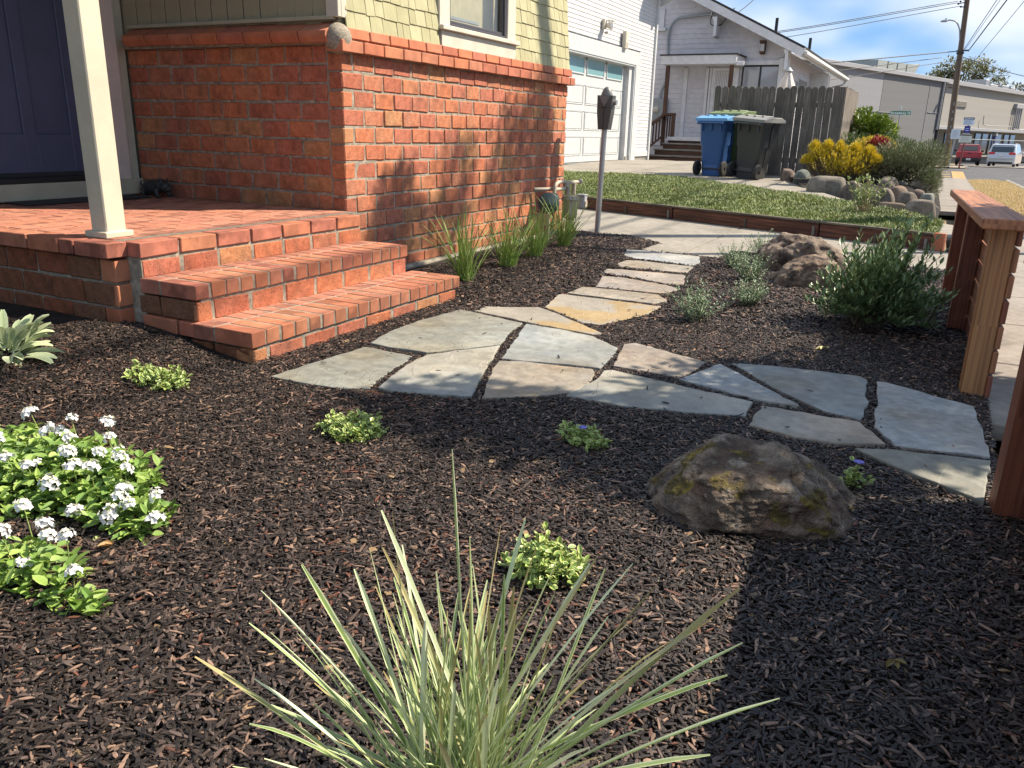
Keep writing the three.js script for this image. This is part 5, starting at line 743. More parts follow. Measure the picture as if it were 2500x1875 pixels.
bushOf('broadleaf_shrub', 'light green broad leaved shrub rising behind the rounded hedge', [-1.3, 0.3, -17.6], [[-0.15, 0.72, 0, 0.42, 0.42, 0.45], [0.12, 0.66, 0, 0.36, 0.36, 0.4]], 1400, (A, p, d, r) => { for (let m = 0; m < 3; m++) leaf(A, p, d.clone().add(V(rr(-0.8, 0.8, r), 0.3, rr(-0.8, 0.8, r))), V(0, 1, 0), rr(0.06, 0.10, r), rr(0.03, 0.05, r), { seg: 2, droop: 0.3, prof: 'oval', c: mixc([0.12, 0.20, 0.03], [0.34, 0.42, 0.08], r()) }); }, 75, M.gloss);
bushOf('crimson_shrub', 'crimson flowering shrub tucked among the green shrubs', [-0.95, 0.35, -14.75], [[0, 0.42, 0, 0.19, 0.17, 0.17]], 520, (A, p, d, r) => { for (let m = 0; m < 3; m++) leaf(A, p, d.clone().add(V(rr(-0.7, 0.7, r), 0.2, rr(-0.7, 0.7, r))), V(0, 1, 0), rr(0.03, 0.05, r), 0.02, { seg: 2, prof: 'oval', c: mixc([0.20, 0.015, 0.035], [0.42, 0.03, 0.08], r()) }); }, 76, M.petal);
// ---------------------------------------------------------------- white garage
{
  const X = -6.87, t = thing('white_garage', 'white clapboard garage wing with a wide panelled door', 'garage', [0, 0, 0]);
  const z0 = -13.4, z1 = -21.1, dz0 = -14.45, dz1 = -19.36;
  mesh('wall', merge([box(0.3, 2.0, z0 - z1, X - 0.19, 3.78, (z0 + z1) / 2), box(0.3, 2.8, 1.72, X - 0.19, 1.45, -20.24), box(0.3, 2.8, 1.1, X - 0.19, 1.45, -13.9), box(4, 4.6, 0.2, -9.0, 2.4, -20.98)]), M.white, t);
  const gl = cbox(0.012, 0.094, z0 - z1, 0.002, { grain: 2 }), gs = cbox(0.012, 0.094, 1.06, 0.002, { grain: 2 });
  for (let i = 0; i < 22; i++) mesh('clapboard', gl, M.white, t, [X - 0.024, 2.84 + i * 0.083, (z0 + z1) / 2], [0, 0, 0.11]);
  for (let i = 0; i < 29; i++) mesh('clapboard', gs, M.white, t, [X - 0.024, 0.44 + i * 0.083, -20.56], [0, 0, 0.11]);
  mesh('foundation', cb(0.3, 0.13, 1.8, X - 0.17, 0.30, -20.3, 0.01), M.curb, t); mesh('base_trim', cb(0.04, 0.13, 1.05, X - 0.01, 0.41, -20.56, 0.004), M.white, t);
  mesh('door_trim', cb(0.05, 0.30, 5.9, X + 0.01, 2.60, -17.0, 0.005), M.whiteTrim, t); mesh('door_trim', cb(0.05, 2.2, 0.32, X + 0.01, 1.35, -19.80, 0.005), M.whiteTrim, t); mesh('door_jamb', cb(0.22, 2.18, 0.05, X - 0.09, 1.34, -19.62, 0.004), M.whiteTrim, t); mesh('door_jamb', cb(0.22, 0.05, 5.2, X - 0.09, 2.44, -17.0, 0.004), M.whiteTrim, t);
  mesh('corner_trim', cb(0.06, 4.6, 0.10, X + 0.0, 2.55, -21.08, 0.005), M.whiteTrim, t);
  const D = new THREE.Group(); D.name = 'garage_door'; t.add(D); const dx = X - 0.16;
  mesh('door_leaf', box(0.03, 2.2, 5.2, dx - 0.03, 1.35, -17.0), M.doorWhite, D);
  for (let k = 0; k < 4; k++) { mesh('door_section', cb(0.03, 0.512, 5.0, dx - 0.012, 0.53 + k * 0.525, -17.0, 0.006), M.doorWhite, D); }
  for (let c = 0; c < 4; c++) { const zc = -14.92 - 0.22 - c * 1.163 + 0.0; const zz = -15.19 - c * 1.165 - 0.0; for (let k = 0; k < 3; k++) { const y = 0.605 + k * 0.525; mesh('raised_panel', cb(0.022, 0.33, 0.98, dx + 0.002, y, zz, 0.010), M.doorWhite, D); mesh('panel_mould', merge([cb(0.012, 0.012, 1.04, dx + 0.008, y + 0.185, zz, 0.003), cb(0.012, 0.012, 1.04, dx + 0.008, y - 0.185, zz, 0.003), cb(0.012, 0.37, 0.012, dx + 0.008, y, zz - 0.515, 0.003), cb(0.012, 0.37, 0.012, dx + 0.008, y, zz + 0.515, 0.003)]), M.doorWhite, D); } const w = new THREE.Group(); void zc; w.name = 'window'; mesh('door_window', cb(0.012, 0.31, 0.97, dx + 0.006, 2.24, zz, 0.002), M.frost, D); mesh('window_frame', merge([cb(0.03, 0.025, 1.03, dx + 0.01, 2.405, zz, 0.004), cb(0.03, 0.025, 1.03, dx + 0.01, 2.075, zz, 0.004), cb(0.03, 0.33, 0.03, dx + 0.01, 2.24, zz - 0.5, 0.004), cb(0.03, 0.33, 0.03, dx + 0.01, 2.24, zz + 0.5, 0.004)]), M.doorWhite, D); }
  // eave over the corner
  mesh('upper_wall', box(0.3, 1.6, z0 - z1, X - 0.19, 5.4, (z0 + z1) / 2), M.white, t); mesh('eave', cb(0.95, 0.16, 1.35, X + 0.22, 4.47, -20.98, 0.01), M.whiteTrim, t);
  mesh('eave_bracket', prismX([[X, 4.45], [X + 0.72, 4.45], [X + 0.72, 4.32], [X, 3.95]], -21.35, -21.25), M.whiteTrim, t);
}
function prismX(pts, z0, z1) { const s = new THREE.Shape(pts.map(([a, b]) => new THREE.Vector2(a, b))); const g = new THREE.ExtrudeGeometry(s, { depth: Math.abs(z1 - z0), bevelEnabled: false }); g.translate(0, 0, Math.min(z0, z1)); return boxUV(clean(g)); }
{
  const f = thing('flood_light', 'cream floodlight fixture on the white garage wall', 'lamp', [-6.87, 3.08, -17.45]);
  mesh('mount', cb(0.06, 0.2, 0.14, 0.03, 0.03, 0.02, 0.01), M.creamTrim, f); const hd = new THREE.LatheGeometry([[0, -0.06], [0.04, -0.055], [0.09, 0.03], [0.095, 0.05], [0.08, 0.05]].map((a) => new THREE.Vector2(...a)), 20); hd.rotateZ(-1.5); hd.translate(0.14, 0, 0.0); mesh('lamp_head', clean(hd), M.creamTrim, f); const ln = new THREE.CylinderGeometry(0.078, 0.078, 0.01, 20); ln.rotateZ(-1.5); ln.translate(0.185, 0, 0.0); mesh('lens', clean(ln), M.galv, f); mesh('sensor', cb(0.07, 0.05, 0.05, 0.07, -0.14, -0.02, 0.01), M.creamTrim, f); mesh('visor', cb(0.14, 0.015, 0.2, 0.13, 0.1, -0.1, 0.004), M.creamTrim, f).rotation.x = 0.0;
  const d = thing('wall_box', 'cream slotted box mounted above the garage door trim', 'wall box', [-6.85, 2.92, -18.72]); mesh('box_case', cb(0.09, 0.37, 0.2, 0.04, 0, 0, 0.01), M.creamTrim, d); for (let i = 0; i < 5; i++) mesh('slot', cb(0.006, 0.008, 0.13, 0.087, -0.06 - i * 0.022, 0, 0.001), M.oliveTrim, d);
}
// ---------------------------------------------------------------- lavender grey house
{
  const Z = -21.3, t = thing('grey_house', 'lavender grey clapboard bungalow with low gable and covered side door', 'house', [0, -0.108, 0]); t.scale.setScalar(1.12);
  const XR = -3.733, XL = -9.2, roofAt = (x) => 2.79 + (XR + 0.47 - x) * 0.489; // rake line
  { const g = prismX([[XL, 0.2], [XR, 0.2], [XR, roofAt(XR) - 0.03], [-6.9, roofAt(-6.9) - 0.03], [XL, roofAt(-6.9) - 0.9]], Z - 0.02, Z - 0.35); mesh('gable_wall', g, M.lavender, t); }
  mesh('side_wall', box(0.3, 2.8, 9.0, XR - 0.165, 1.5, Z - 4.6), M.lavender, t);
  for (let i = 0; i < 30; i++) { // clapboards of the gable, shortened by the rake
    const y = 0.62 + i * 0.117; if (y > 4.2) break; const xr = Math.min(XR, XR + 0.47 - (y + 0.1 - 2.79) / 0.489), spans = y < 2.5 ? [[-7.4, -6.12], [-6.03, -5.58]] : [[-7.4, xr]]; if (y >= 2.5 && y < 2.62) spans[0][1] = Math.min(xr, XR - 0.1);
    for (const [a, b] of spans) if (b - a > 0.05) { const m = mesh('clapboard', cbox(b - a, 0.128, 0.014, 0.002, { grain: 0, ou: i * 0.3 }), M.lavender, t, [(a + b) / 2, y + 0.055, Z - 0.008], [-0.09, 0, 0]); void m; }
  }
  for (let i = 0; i < 4; i++) mesh('clapboard', cbox(0.012, 0.128, 8.4, 0.002, { grain: 2 }), M.lavender, t, [XR + 0.0, 2.66 + i * 0.117 - 0.28, Z - 4.3], [0, 0, 0.09]);
  for (let i = 0; i < 14; i++) mesh('clapboard', cbox(0.012, 0.128, 8.4, 0.002, { grain: 2 }), M.lavender, t, [XR + 0.0, 0.6 + i * 0.117, Z - 4.3], [0, 0, 0.09]);
  // rake boards, roof and eave
  const rk = (a, b, w, d, z) => { const A = V(a, roofAt(a), z), B = V(b, roofAt(b), z), c = A.clone().add(B).multiplyScalar(0.5), g = cbox(A.distanceTo(B), w, d, 0.004, { grain: 0 }); return [g, [c.x, c.y, c.z], [0, 0, Math.atan2(B.y - A.y, B.x - A.x)]]; };
  { const [g, p, r] = rk(-8.2, XR + 0.5, 0.19, 0.05, Z + 0.42); mesh('rake_board', g, M.lavTrim, t, p, r); }
  { const [g, p, r] = rk(-8.2, XR + 0.52, 0.05, 9.9, Z - 4.5); p[1] += 0.12; mesh('roof', g, M.roofDark, t, p, r); const [g2, p2, r2] = rk(-8.2, XR + 0.5, 0.03, 9.8, Z - 4.5); p2[1] += 0.07; mesh('soffit', g2, M.lavTrim, t, p2, r2); }
  mesh('gutter', merge([cb(0.10, 0.10, 9.6, XR + 0.53, 2.78, Z - 4.4, 0.02, { grain: 2 }), cb(0.03, 0.14, 9.6, XR + 0.47, 2.76, Z - 4.4, 0.004, { grain: 2 })]), M.whiteTrim, t);
  mesh('downpipe', tube([[XR + 0.5, 2.72, Z - 9.0], [XR + 0.42, 2.6, Z - 8.95], [XR + 0.1, 2.5, Z - 8.9], [XR + 0.05, 2.3, Z - 8.9]], 0.03, 16, 8), M.whiteTrim, t);
  for (const [x, y] of [[XR + 0.06, 2.86], [-5.42, 3.62]]) mesh('knee_brace', prismX([[x - 0.02, y], [x + 0.10, y], [x + 0.10, y - 0.42], [x + 0.03, y - 0.45], [x + 0.03, y - 0.12]], Z + 0.4, Z - 0.02), M.lavTrim, t);
  // roof vents
  for (const [x, z] of [[-4.55, Z - 3.0], [-3.95, Z - 5.2]]) mesh('vent_pipe', bar([x, roofAt(x) + 0.05, z], [x, roofAt(x) + 0.55, z], 0.042, 0.042, 12), M.black, t);
  // corner post, window band
  mesh('corner_board', cb(0.10, 2.5, 0.12, XR - 0.03, 1.45, Z + 0.0, 0.004), M.lavTrim, t); mesh('band_board', cb(1.0, 0.10, 0.06, -4.24, 2.605, Z + 0.01, 0.004), M.lavTrim, t);
  { const w = new THREE.Group(); w.name = 'window'; t.add(w); mesh('window_frame', merge([cb(0.90, 0.035, 0.05, -4.23, 2.53, Z + 0.015, 0.004), cb(0.035, 1.0, 0.05, -3.805, 2.05, Z + 0.015, 0.004), cb(0.04, 1.0, 0.05, -4.24, 2.05, Z + 0.016, 0.004), cb(0.035, 1.0, 0.05, -4.66, 2.05, Z + 0.015, 0.004)]), M.black, w); for (const x of [-4.45, -4.02]) mesh('pane', box(0.40, 0.96, 0.01, x, 2.05, Z + 0.012), M.frost2 || (M.frost2 = new THREE.MeshPhysicalMaterial({ color: lin(0.30, 0.31, 0.34), roughness: 0.08, clearcoat: 1, clearcoatRoughness: 0.04 })), w); }
  // side door, recessed panel, trims
  mesh('door_trim', cb(0.10, 1.72, 0.05, -6.075, 1.64, Z + 0.012, 0.004), M.lavTrim, t); mesh('door_trim', cb(0.08, 1.72, 0.05, -5.53, 1.64, Z + 0.012, 0.004), M.lavTrim, t); mesh('door_trim', cb(0.05, 1.72, 0.06, -5.44, 1.64, Z + 0.016, 0.004), M.lavTrim, t);
  { const d = new THREE.Group(); d.name = 'door'; t.add(d); mesh('door_leaf', cb(0.66, 1.66, 0.04, -5.08, 1.67, Z + 0.01, 0.004), M.lavTrim, d); mesh('door_window', box(0.44, 0.95, 0.012, -5.10, 1.95, Z + 0.032), M.frost2, d); for (let i = 0; i < 11; i++) mesh('curtain_fold', bar([-5.30 + i * 0.04, 1.48, Z + 0.040], [-5.30 + i * 0.04, 2.41, Z + 0.040], 0.006, 0.006, 6), M.lavTrim, d); mesh('door_rail', cb(0.5, 0.03, 0.02, -5.10, 1.30, Z + 0.035, 0.003), M.lavTrim, d); }
  // awning
  { const a = new THREE.Group(); a.name = 'awning'; t.add(a); mesh('fascia', cb(1.82, 0.20, 0.04, -5.55, 2.62, Z + 0.92, 0.004), M.lavTrim, a); mesh('fascia_side', cb(0.04, 0.20, 0.92, -4.66, 2.62, Z + 0.46, 0.004), M.lavTrim, a); mesh('fascia_side', cb(0.04, 0.20, 0.92, -6.44, 2.62, Z + 0.46, 0.004), M.lavTrim, a); mesh('awning_roof', cb(1.9, 0.03, 0.98, -5.55, 2.735, Z + 0.47, 0.004), M.roofDark, a); mesh('awning_soffit', box(1.76, 0.02, 0.9, -5.55, 2.55, Z + 0.46), M.lavTrim, a); mesh('gutter_elbow', cb(0.18, 0.09, 0.06, -4.55, 2.53, Z + 0.9, 0.01), M.lavTrim, a).rotation.z = 0.0; }
  for (const [x, y0] of [[-6.30, 1.2], [-4.75, 0.7]]) mesh('awning_post', cb(0.085, 2.5 - y0, 0.085, x, (2.5 + y0) / 2, Z + 0.85, 0.004), M.stepWood, t);
  // wooden steps and railing
  const st = new THREE.Group(); st.name = 'steps'; t.add(st); mesh('stoop', cb(1.5, 0.09, 0.95, -5.42, 0.80, Z + 0.47, 0.005), M.lavTrim, st); mesh('stoop_base', box(1.44, 0.56, 0.9, -5.42, 0.48, Z + 0.45), M.stepWood, st);
  for (let i = 0; i < 4; i++) { const y = 0.68 - i * 0.14, zf = Z + 1.16 + i * 0.26; mesh('tread', cb(1.5 + i * 0.12, 0.035, 0.30, -5.45 - i * 0.06, y, zf - 0.1, 0.005, { grain: 0 }), M.stepNose, st); mesh('riser', cb(1.46 + i * 0.12, 0.11, 0.03, -5.45 - i * 0.06, y - 0.07, zf + 0.0, 0.004, { grain: 0 }), M.stepWood, st); }
  const rl = new THREE.Group(); rl.name = 'railing'; t.add(rl); mesh('newel', cb(0.085, 0.75, 0.085, -6.30, 1.0, Z + 0.85, 0.004), M.stepWood, rl); mesh('newel', cb(0.085, 0.72, 0.085, -6.52, 0.60, Z + 1.95, 0.004), M.stepWood, rl); mesh('newel', cb(0.085, 0.6, 0.085, -6.05, 1.05, Z + 0.9, 0.004), M.stepWood, rl);
  mesh('rail', bar([-6.30, 1.36, Z + 0.85], [-6.53, 0.93, Z + 1.98], 0.045, 0.045, 6), M.stepWood, rl); mesh('rail', bar([-6.35, 1.37, Z + 0.87], [-6.0, 1.37, Z + 0.9], 0.04, 0.04, 6), M.stepWood, rl); mesh('rail', bar([-6.30, 0.86, Z + 0.85], [-6.53, 0.40, Z + 1.98], 0.03, 0.03, 6), M.stepWood, rl);
  for (let i = 0; i < 8; i++) { const q = (i + 0.5) / 8; mesh('baluster', bar([lerp(-6.30, -6.53, q), lerp(0.86, 0.40, q), lerp(Z + 0.85, Z + 1.98, q)], [lerp(-6.30, -6.53, q), lerp(1.35, 0.92, q), lerp(Z + 0.85, Z + 1.98, q)], 0.022, 0.022, 4), M.stepWood, rl); } for (let i = 0; i < 4; i++) mesh('baluster', bar([-6.26 + i * 0.06, 0.8, Z + 0.88], [-6.26 + i * 0.06, 1.36, Z + 0.88], 0.02, 0.02, 4), M.stepWood, rl);
  // conduit
  mesh('conduit', tube([[-6.70, 1.75, Z + 0.05], [-6.68, 1.95, Z + 0.05], [-6.56, 2.25, Z + 0.05], [-6.56, 2.6, Z + 0.05], [-6.60, 3.1, Z + 0.05], [-6.58, 3.4, Z + 0.06], [-6.42, 3.62, Z + 0.1], [-6.1, 3.68, Z + 0.1], [-5.5, 3.72, Z + 0.12]], 0.03, 60, 8), M.panelGrey, t); mesh('weather_head', bar([-5.52, 3.68, Z + 0.12], [-5.48, 3.86, Z + 0.12], 0.05, 0.03, 10), M.lavTrim, t);
  // side windows seen past the corner
  for (const [z, w] of [[-22.1, 0.8], [-24.5, 1.6], [-26.9, 1.0], [-29.4, 0.9]]) { mesh('side_window', cb(0.03, 0.9, w, XR + 0.012, 2.0, z, 0.004), M.whiteTrim, t); mesh('side_pane', cb(0.012, 0.78, w - 0.14, XR + 0.028, 2.0, z, 0.002), M.darkGlass, t); }
  mesh('open_sash', cb(0.5, 0.62, 0.04, XR + 0.26, 2.35, -25.9, 0.006), M.whiteTrim, t).rotation.y = 0;
  mesh('left_trim', cb(0.12, 0.5, 0.05, -6.80, 3.64, Z + 0.02, 0.004), M.lavTrim, t); mesh('left_trim', cb(0.24, 0.08, 0.08, -6.80, 3.42, Z + 0.04, 0.004), M.lavTrim, t);
}
{
  const e = thing('electric_meter', 'grey electric meter cabinet with round glass dial on lavender wall', 'electric meter', [-7.46, 1.572, -23.83]); e.scale.setScalar(1.12); mesh('cabinet', cb(0.36, 0.55, 0.10, 0, 0, 0.06, 0.01), M.panelGrey, e); mesh('cabinet_cover', cb(0.19, 0.50, 0.02, 0.075, -0.01, 0.12, 0.004), M.panelGrey, e); const g = new THREE.LatheGeometry([[0, 0.05], [0.05, 0.045], [0.07, 0.02], [0.08, 0.0], [0.09, 0.0], [0.09, -0.02]].map((a) => new THREE.Vector2(...a)), 24); g.rotateX(Math.PI / 2); g.translate(-0.09, 0.0, 0.13); mesh('dial', clean(g), M.creamTrim, e);
  const l = thing('wall_lantern', 'dark brown lantern on the lavender wall under the rake', 'lamp', [-4.74, 3.174, -23.82]); l.scale.setScalar(1.12); mesh('back_plate', cb(0.13, 0.28, 0.03, 0, 0, 0.02, 0.004), M.stepWood, l); mesh('lantern_top', cb(0.15, 0.06, 0.14, 0, 0.13, 0.09, 0.01), M.stepWood, l); mesh('lantern_glass', cb(0.10, 0.17, 0.10, 0, 0.0, 0.09, 0.005), M.galv, l); mesh('lantern_base', cb(0.12, 0.03, 0.12, 0, -0.10, 0.09, 0.005), M.stepWood, l);
}
// ---------------------------------------------------------------- weathered plank fence
{
  const t = thing('plank_fence', 'tall weathered grey plank fence with clipped picket tops behind the bins', 'fence', [0, 0, 0]); const r = rng(44), Z = -15.7, y0 = 0.2;
  const pk = (w, h) => { const s = new THREE.Shape([[-w / 2, 0], [w / 2, 0], [w / 2, h - 0.035], [w / 2 - 0.03, h], [-w / 2 + 0.03, h], [-w / 2, h - 0.035]].map((a) => new THREE.Vector2(...a))); const g = new THREE.ExtrudeGeometry(s, { depth: 0.016, bevelEnabled: true, bevelSize: 0.002, bevelThickness: 0.002, bevelSegments: 1 }); return boxUV(clean(g), 1, r() * 3, r() * 3); };
  const G = Array.from({ length: 5 }, () => pk(0.112, 1.56)); let x = -3.84; while (x < -1.70) { mesh('plank', pick(G, r), pick(M.weathered.slice(0, 3), r), t, [x, y0 + rr(-0.02, 0.01, r), Z], [0, 0, rr(-0.008, 0.008, r)]); x += 0.1175 + rr(0, 0.006, r); }
  let z = Z - 0.07; while (z > -18.0) { const m = mesh('plank', pick(G, r), M.weathered[3], t, [-1.66, y0 + rr(-0.02, 0.01, r), z], [0, Math.PI / 2, 0]); void m; z -= 0.118; }
  mesh('corner_post', cb(0.09, 1.6, 0.09, -1.70, 0.95, Z - 0.03, 0.004), M.weathered[1], t); for (const y of [0.5, 1.45]) { mesh('fence_rail', cb(2.2, 0.085, 0.04, -2.8, y, Z - 0.03, 0.004, { grain: 0 }), M.weathered[0], t); mesh('fence_rail', cb(0.04, 0.085, 2.3, -1.69, y, Z - 1.2, 0.004, { grain: 2 }), M.weathered[0], t); }
}
// ---------------------------------------------------------------- wheeled bins
function bin(label, pos, turn, tilt, body, lid, s = 1) {
  const t = thing('wheeled_bin', label, 'bin', pos, turn, 'wheeled bins by the plank fence'); t.scale.setScalar(s); t.rotation.order = 'YXZ'; t.rotation.z = tilt;
  const bm = std({ color: lin(...body), roughness: 0.5 }), lm = std({ color: lin(...lid), roughness: 0.45 });
  { // tapered tub with rounded corners: rings of a rounded square
    const rings = [[0.0, 0.19, 0.20], [0.02, 0.20, 0.21], [0.55, 0.235, 0.265], [0.58, 0.255, 0.285], [0.95, 0.275, 0.32], [0.965, 0.30, 0.345], [1.0, 0.30, 0.345]], pos = [], N = 32; const pt = (k, i) => { const [y, a, b] = rings[k], an = i / N * 6.283, c = Math.cos(an), sn = Math.sin(an), e = 0.28; return [Math.sign(c) * Math.pow(Math.abs(c), e) * a, y, Math.sign(sn) * Math.pow(Math.abs(sn), e) * b]; };
    for (let k = 0; k < rings.length - 1; k++) for (let i = 0; i < N; i++) { const a = pt(k, i), b = pt(k, i + 1), c = pt(k + 1, i + 1), d = pt(k + 1, i); pos.push(...a, ...c, ...b, ...a, ...d, ...c); } const g = new THREE.BufferGeometry(); g.setAttribute('position', new THREE.Float32BufferAttribute(pos, 3)); g.computeVertexNormals(); boxUV(g); mesh('tub', smoothNormals(g), bm, t); }
  for (const x of [-0.19, 0, 0.19]) mesh('rib', cb(0.025, 0.14, 0.05, x, 0.89, 0.335, 0.008), bm, t);
  { const sh = new THREE.Shape([[-0.38, 0], [0.37, 0], [0.37, 0.03], [0.22, 0.075], [-0.16, 0.075], [-0.38, 0.03]].map((a) => new THREE.Vector2(...a))); const g = new THREE.ExtrudeGeometry(sh, { depth: 0.62, bevelEnabled: true, bevelSize: 0.012, bevelThickness: 0.015, bevelSegments: 2 }); g.translate(0, 1.012, -0.31); g.rotateY(Math.PI / 2); mesh('lid', boxUV(clean(g)), lm, t); for (const x of [-0.16, 0, 0.16]) mesh('lid_ridge', cb(0.05, 0.02, 0.36, x, 1.105, 0.02, 0.008), lm, t); }
  mesh('handle', merge([bar([-0.26, 0.97, 0.40], [0.26, 0.97, 0.40], 0.018, 0.018, 10), cb(0.04, 0.06, 0.12, -0.25, 0.97, 0.36, 0.01), cb(0.04, 0.06, 0.12, 0.25, 0.97, 0.36, 0.01)]), bm, t);
  for (const x of [-0.27, 0.27]) { const w = new THREE.LatheGeometry([[0.03, -0.03], [0.09, -0.032], [0.13, -0.03], [0.14, -0.015], [0.14, 0.015], [0.13, 0.03], [0.09, 0.032], [0.03, 0.03]].map((a) => new THREE.Vector2(...a)), 24); w.rotateZ(Math.PI / 2); w.translate(x, 0.14, 0.24); mesh('wheel', clean(w), M.rubber, t); } mesh('axle', bar([-0.27, 0.14, 0.24], [0.27, 0.14, 0.24], 0.012, 0.012, 8), M.darkMetal, t); mesh('foot_plate', cb(0.3, 0.09, 0.05, 0, 0.16, 0.205, 0.008), bm, t);
}
bin('blue wheeled bin with pale blue lid by the side steps', [-3.60, 0.21, -15.0], -0.2, 0.0, [0.035, 0.105, 0.30], [0.12, 0.30, 0.56], 0.93);
bin('dark grey wheeled bin with weathered lid leaning beside the blue one', [-2.90, 0.205, -14.62], -0.32, -0.07, [0.045, 0.05, 0.052], [0.20, 0.20, 0.19], 0.93);
bin('green lidded wheeled bin tucked behind the blue one', [-3.42, 0.225, -15.35], -0.25, 0, [0.04, 0.07, 0.03], [0.14, 0.185, 0.09], 1.0);
{ // folded parasol behind the fence
  const u = thing('folded_parasol', 'folded white and pink garden parasol showing above the plank fence', 'parasol', [-3.03, 0.2, -18.0]); mesh('pole', bar([0, 0, 0], [0, 2.0, 0], 0.02, 0.02, 8), M.darkMetal, u);
  const g = new THREE.CylinderGeometry(0.045, 0.19, 0.42, 32, 6); { const p = g.attributes.position; for (let i = 0; i < p.count; i++) { const a = Math.atan2(p.getZ(i), p.getX(i)), k = 1 + 0.18 * Math.cos(a * 8) * (0.5 - p.getY(i)); p.setX(i, p.getX(i) * k); p.setZ(i, p.getZ(i) * k); } g.computeVertexNormals(); } g.translate(0, 1.78, 0); mesh('canopy', clean(g), M.casing, u); const g2 = new THREE.CylinderGeometry(0.03, 0.09, 0.07, 16); g2.translate(0, 2.01, 0); mesh('finial', clean(g2), M.panelGrey, u); const g3 = new THREE.CylinderGeometry(0.16, 0.14, 0.2, 24); g3.translate(0, 1.5, 0); mesh('canopy_fold', clean(g3), M.smoothBrick[6], u);
}
// ---------------------------------------------------------------- far street corner
function canvasTex(w, h, draw) { const c = document.createElement('canvas'); c.width = w; c.height = h; const x = c.getContext('2d'); draw(x, w, h); const t = new THREE.CanvasTexture(c); t.colorSpace = THREE.SRGBColorSpace; return t; }
function plate(name, w, h, mat, parent, pos, turn = 0) { const g = new THREE.PlaneGeometry(w, h); return mesh(name, g, mat, parent, pos, [0, turn, 0]); }
{
  const A = 1.2349, t = thing('grey_building', 'large plain grey two storey building across the intersection', 'building', [-0.99, 0, -95], A); const lw = M.paint([0.235, 0.245, 0.27], 0.8), dk = M.paint([0.14, 0.147, 0.157], 0.8), be = M.paint([0.30, 0.29, 0.27], 0.8), fas = M.paint([0.31, 0.32, 0.345], 0.6), shade = be, blue = M.paint([0.07, 0.08, 0.21], 0.5);  // shade is the upper-wall paint itself, with no darkening
  mesh('wall', box(34, 7.8, 0.4, -31, 2.7, -0.2), lw, t); mesh('wall', box(13.9, 7.8, 0.4, -7.05, 2.7, -0.18), dk, t); mesh('roof_fascia', cb(50, 0.34, 0.6, -24.3, 6.62, 0.0, 0.02), fas, t); mesh('wall_body', box(48, 7.6, 12, -24, 2.6, -6.5), lw, t);
  mesh('wall_line', merge([box(10, 0.06, 0.05, -14, 3.25, 0.05), box(3, 0.06, 0.05, -1.6, 3.55, 0.05), box(0.05, 5.5, 0.04, -3.4, 3.4, 0.04)]), M.galv, t); mesh('corner_pipe', bar([0.1, 6.4, 0.12], [0.1, -0.6, 0.12], 0.13, 0.13, 8), M.roofDark, t); mesh('corner_pipe', bar([-0.25, 6.5, 0.15], [-0.25, 2.0, 0.15], 0.13, 0.13, 8), fas, t);
  mesh('upper_wall', box(42, 4.5, 12, 21.0, 4.38, -6.2), be, t); mesh('roof_fascia', cb(42, 0.42, 0.5, 21.1, 6.58, 0.0, 0.02), fas, t); mesh('soffit_band', cb(42, 0.3, 0.5, 21.1, 2.2, 0.0, 0.02), fas, t); mesh('ground_wall', box(42, 4.4, 0.3, 21.0, 0.4, -2.9), shade, t); mesh('plinth', cb(42, 0.8, 0.3, 21, -0.95, 0.4, 0.03), M.curb, t); mesh('forecourt', box(44, 0.1, 4, 20, -0.62, -1), M.curb, t);
  mesh('louvre_frame', cb(3.7, 0.62, 0.1, 6.0, 4.65, -0.18, 0.01), be, t); for (let i = 0; i < 6; i++) mesh('louvre', cb(3.5, 0.045, 0.1, 6.0, 4.42 + i * 0.095, -0.1, 0.01), shade, t);
  mesh('blue_column', cb(0.5, 2.9, 0.4, 18.6, 0.7, -0.1, 0.03), blue, t); mesh('column_head', cb(0.55, 0.5, 0.45, 18.6, 1.85, -0.08, 0.03), fas, t); mesh('blue_column', cb(0.3, 2.9, 0.3, 0.3, 0.7, -0.1, 0.03), blue, t);
  for (const [u, w] of [[22.3, 4.4], [27.5, 4.2], [33, 4.4]]) { mesh('window', cb(w, 2.4, 0.2, u, 0.7, -2.7, 0.03), M.darkGlass, t); mesh('window_mullion', cb(0.12, 2.4, 0.1, u, 0.7, -2.55, 0.01), fas, t); } for (const [u, w, h] of [[2.5, 3.6, 2.4], [11.5, 2.4, 2.5], [5.5, 1.2, 2.4]]) mesh('doorway', cb(w, h, 0.2, u, 0.55, -2.7, 0.03), M.darkGlass, t);
  const pw = merge([0, 0.7, 1.4, 2.1].map((d) => tube([[24 + d, 4.9, 0.1], [24 + d, 3.2, 0.1], [24.1 + d, 2.6, 0.1], [24.6 + d, 2.45, 0.1], [27 + d, 2.45, 0.1]], 0.09, 20, 6))); mesh('conduits', pw, fas, t); mesh('conduit_box', cb(3.6, 0.5, 0.4, 25.5, 5.1, 0.0, 0.03), fas, t); mesh('conduit', tube([[13.2, 3.7, 0.08], [13.2, 2.95, 0.08], [13.8, 2.75, 0.08], [23, 2.75, 0.08]], 0.05, 20, 5), fas, t);
  for (let i = 0; i < 9; i++) mesh('fence_post', bar([2 + i * 4, -0.6, 1.2], [2 + i * 4, 1.2, 1.2], 0.05, 0.05, 6), M.galv, t); mesh('fence_bar', bar([1, 1.15, 1.2], [40, 1.15, 1.2], 0.04, 0.04, 6), M.galv, t);
  mesh('wall_sign', cb(1.0, 0.55, 0.05, 3.3, 0.5, -2.5, 0.01), M.whiteTrim, t);
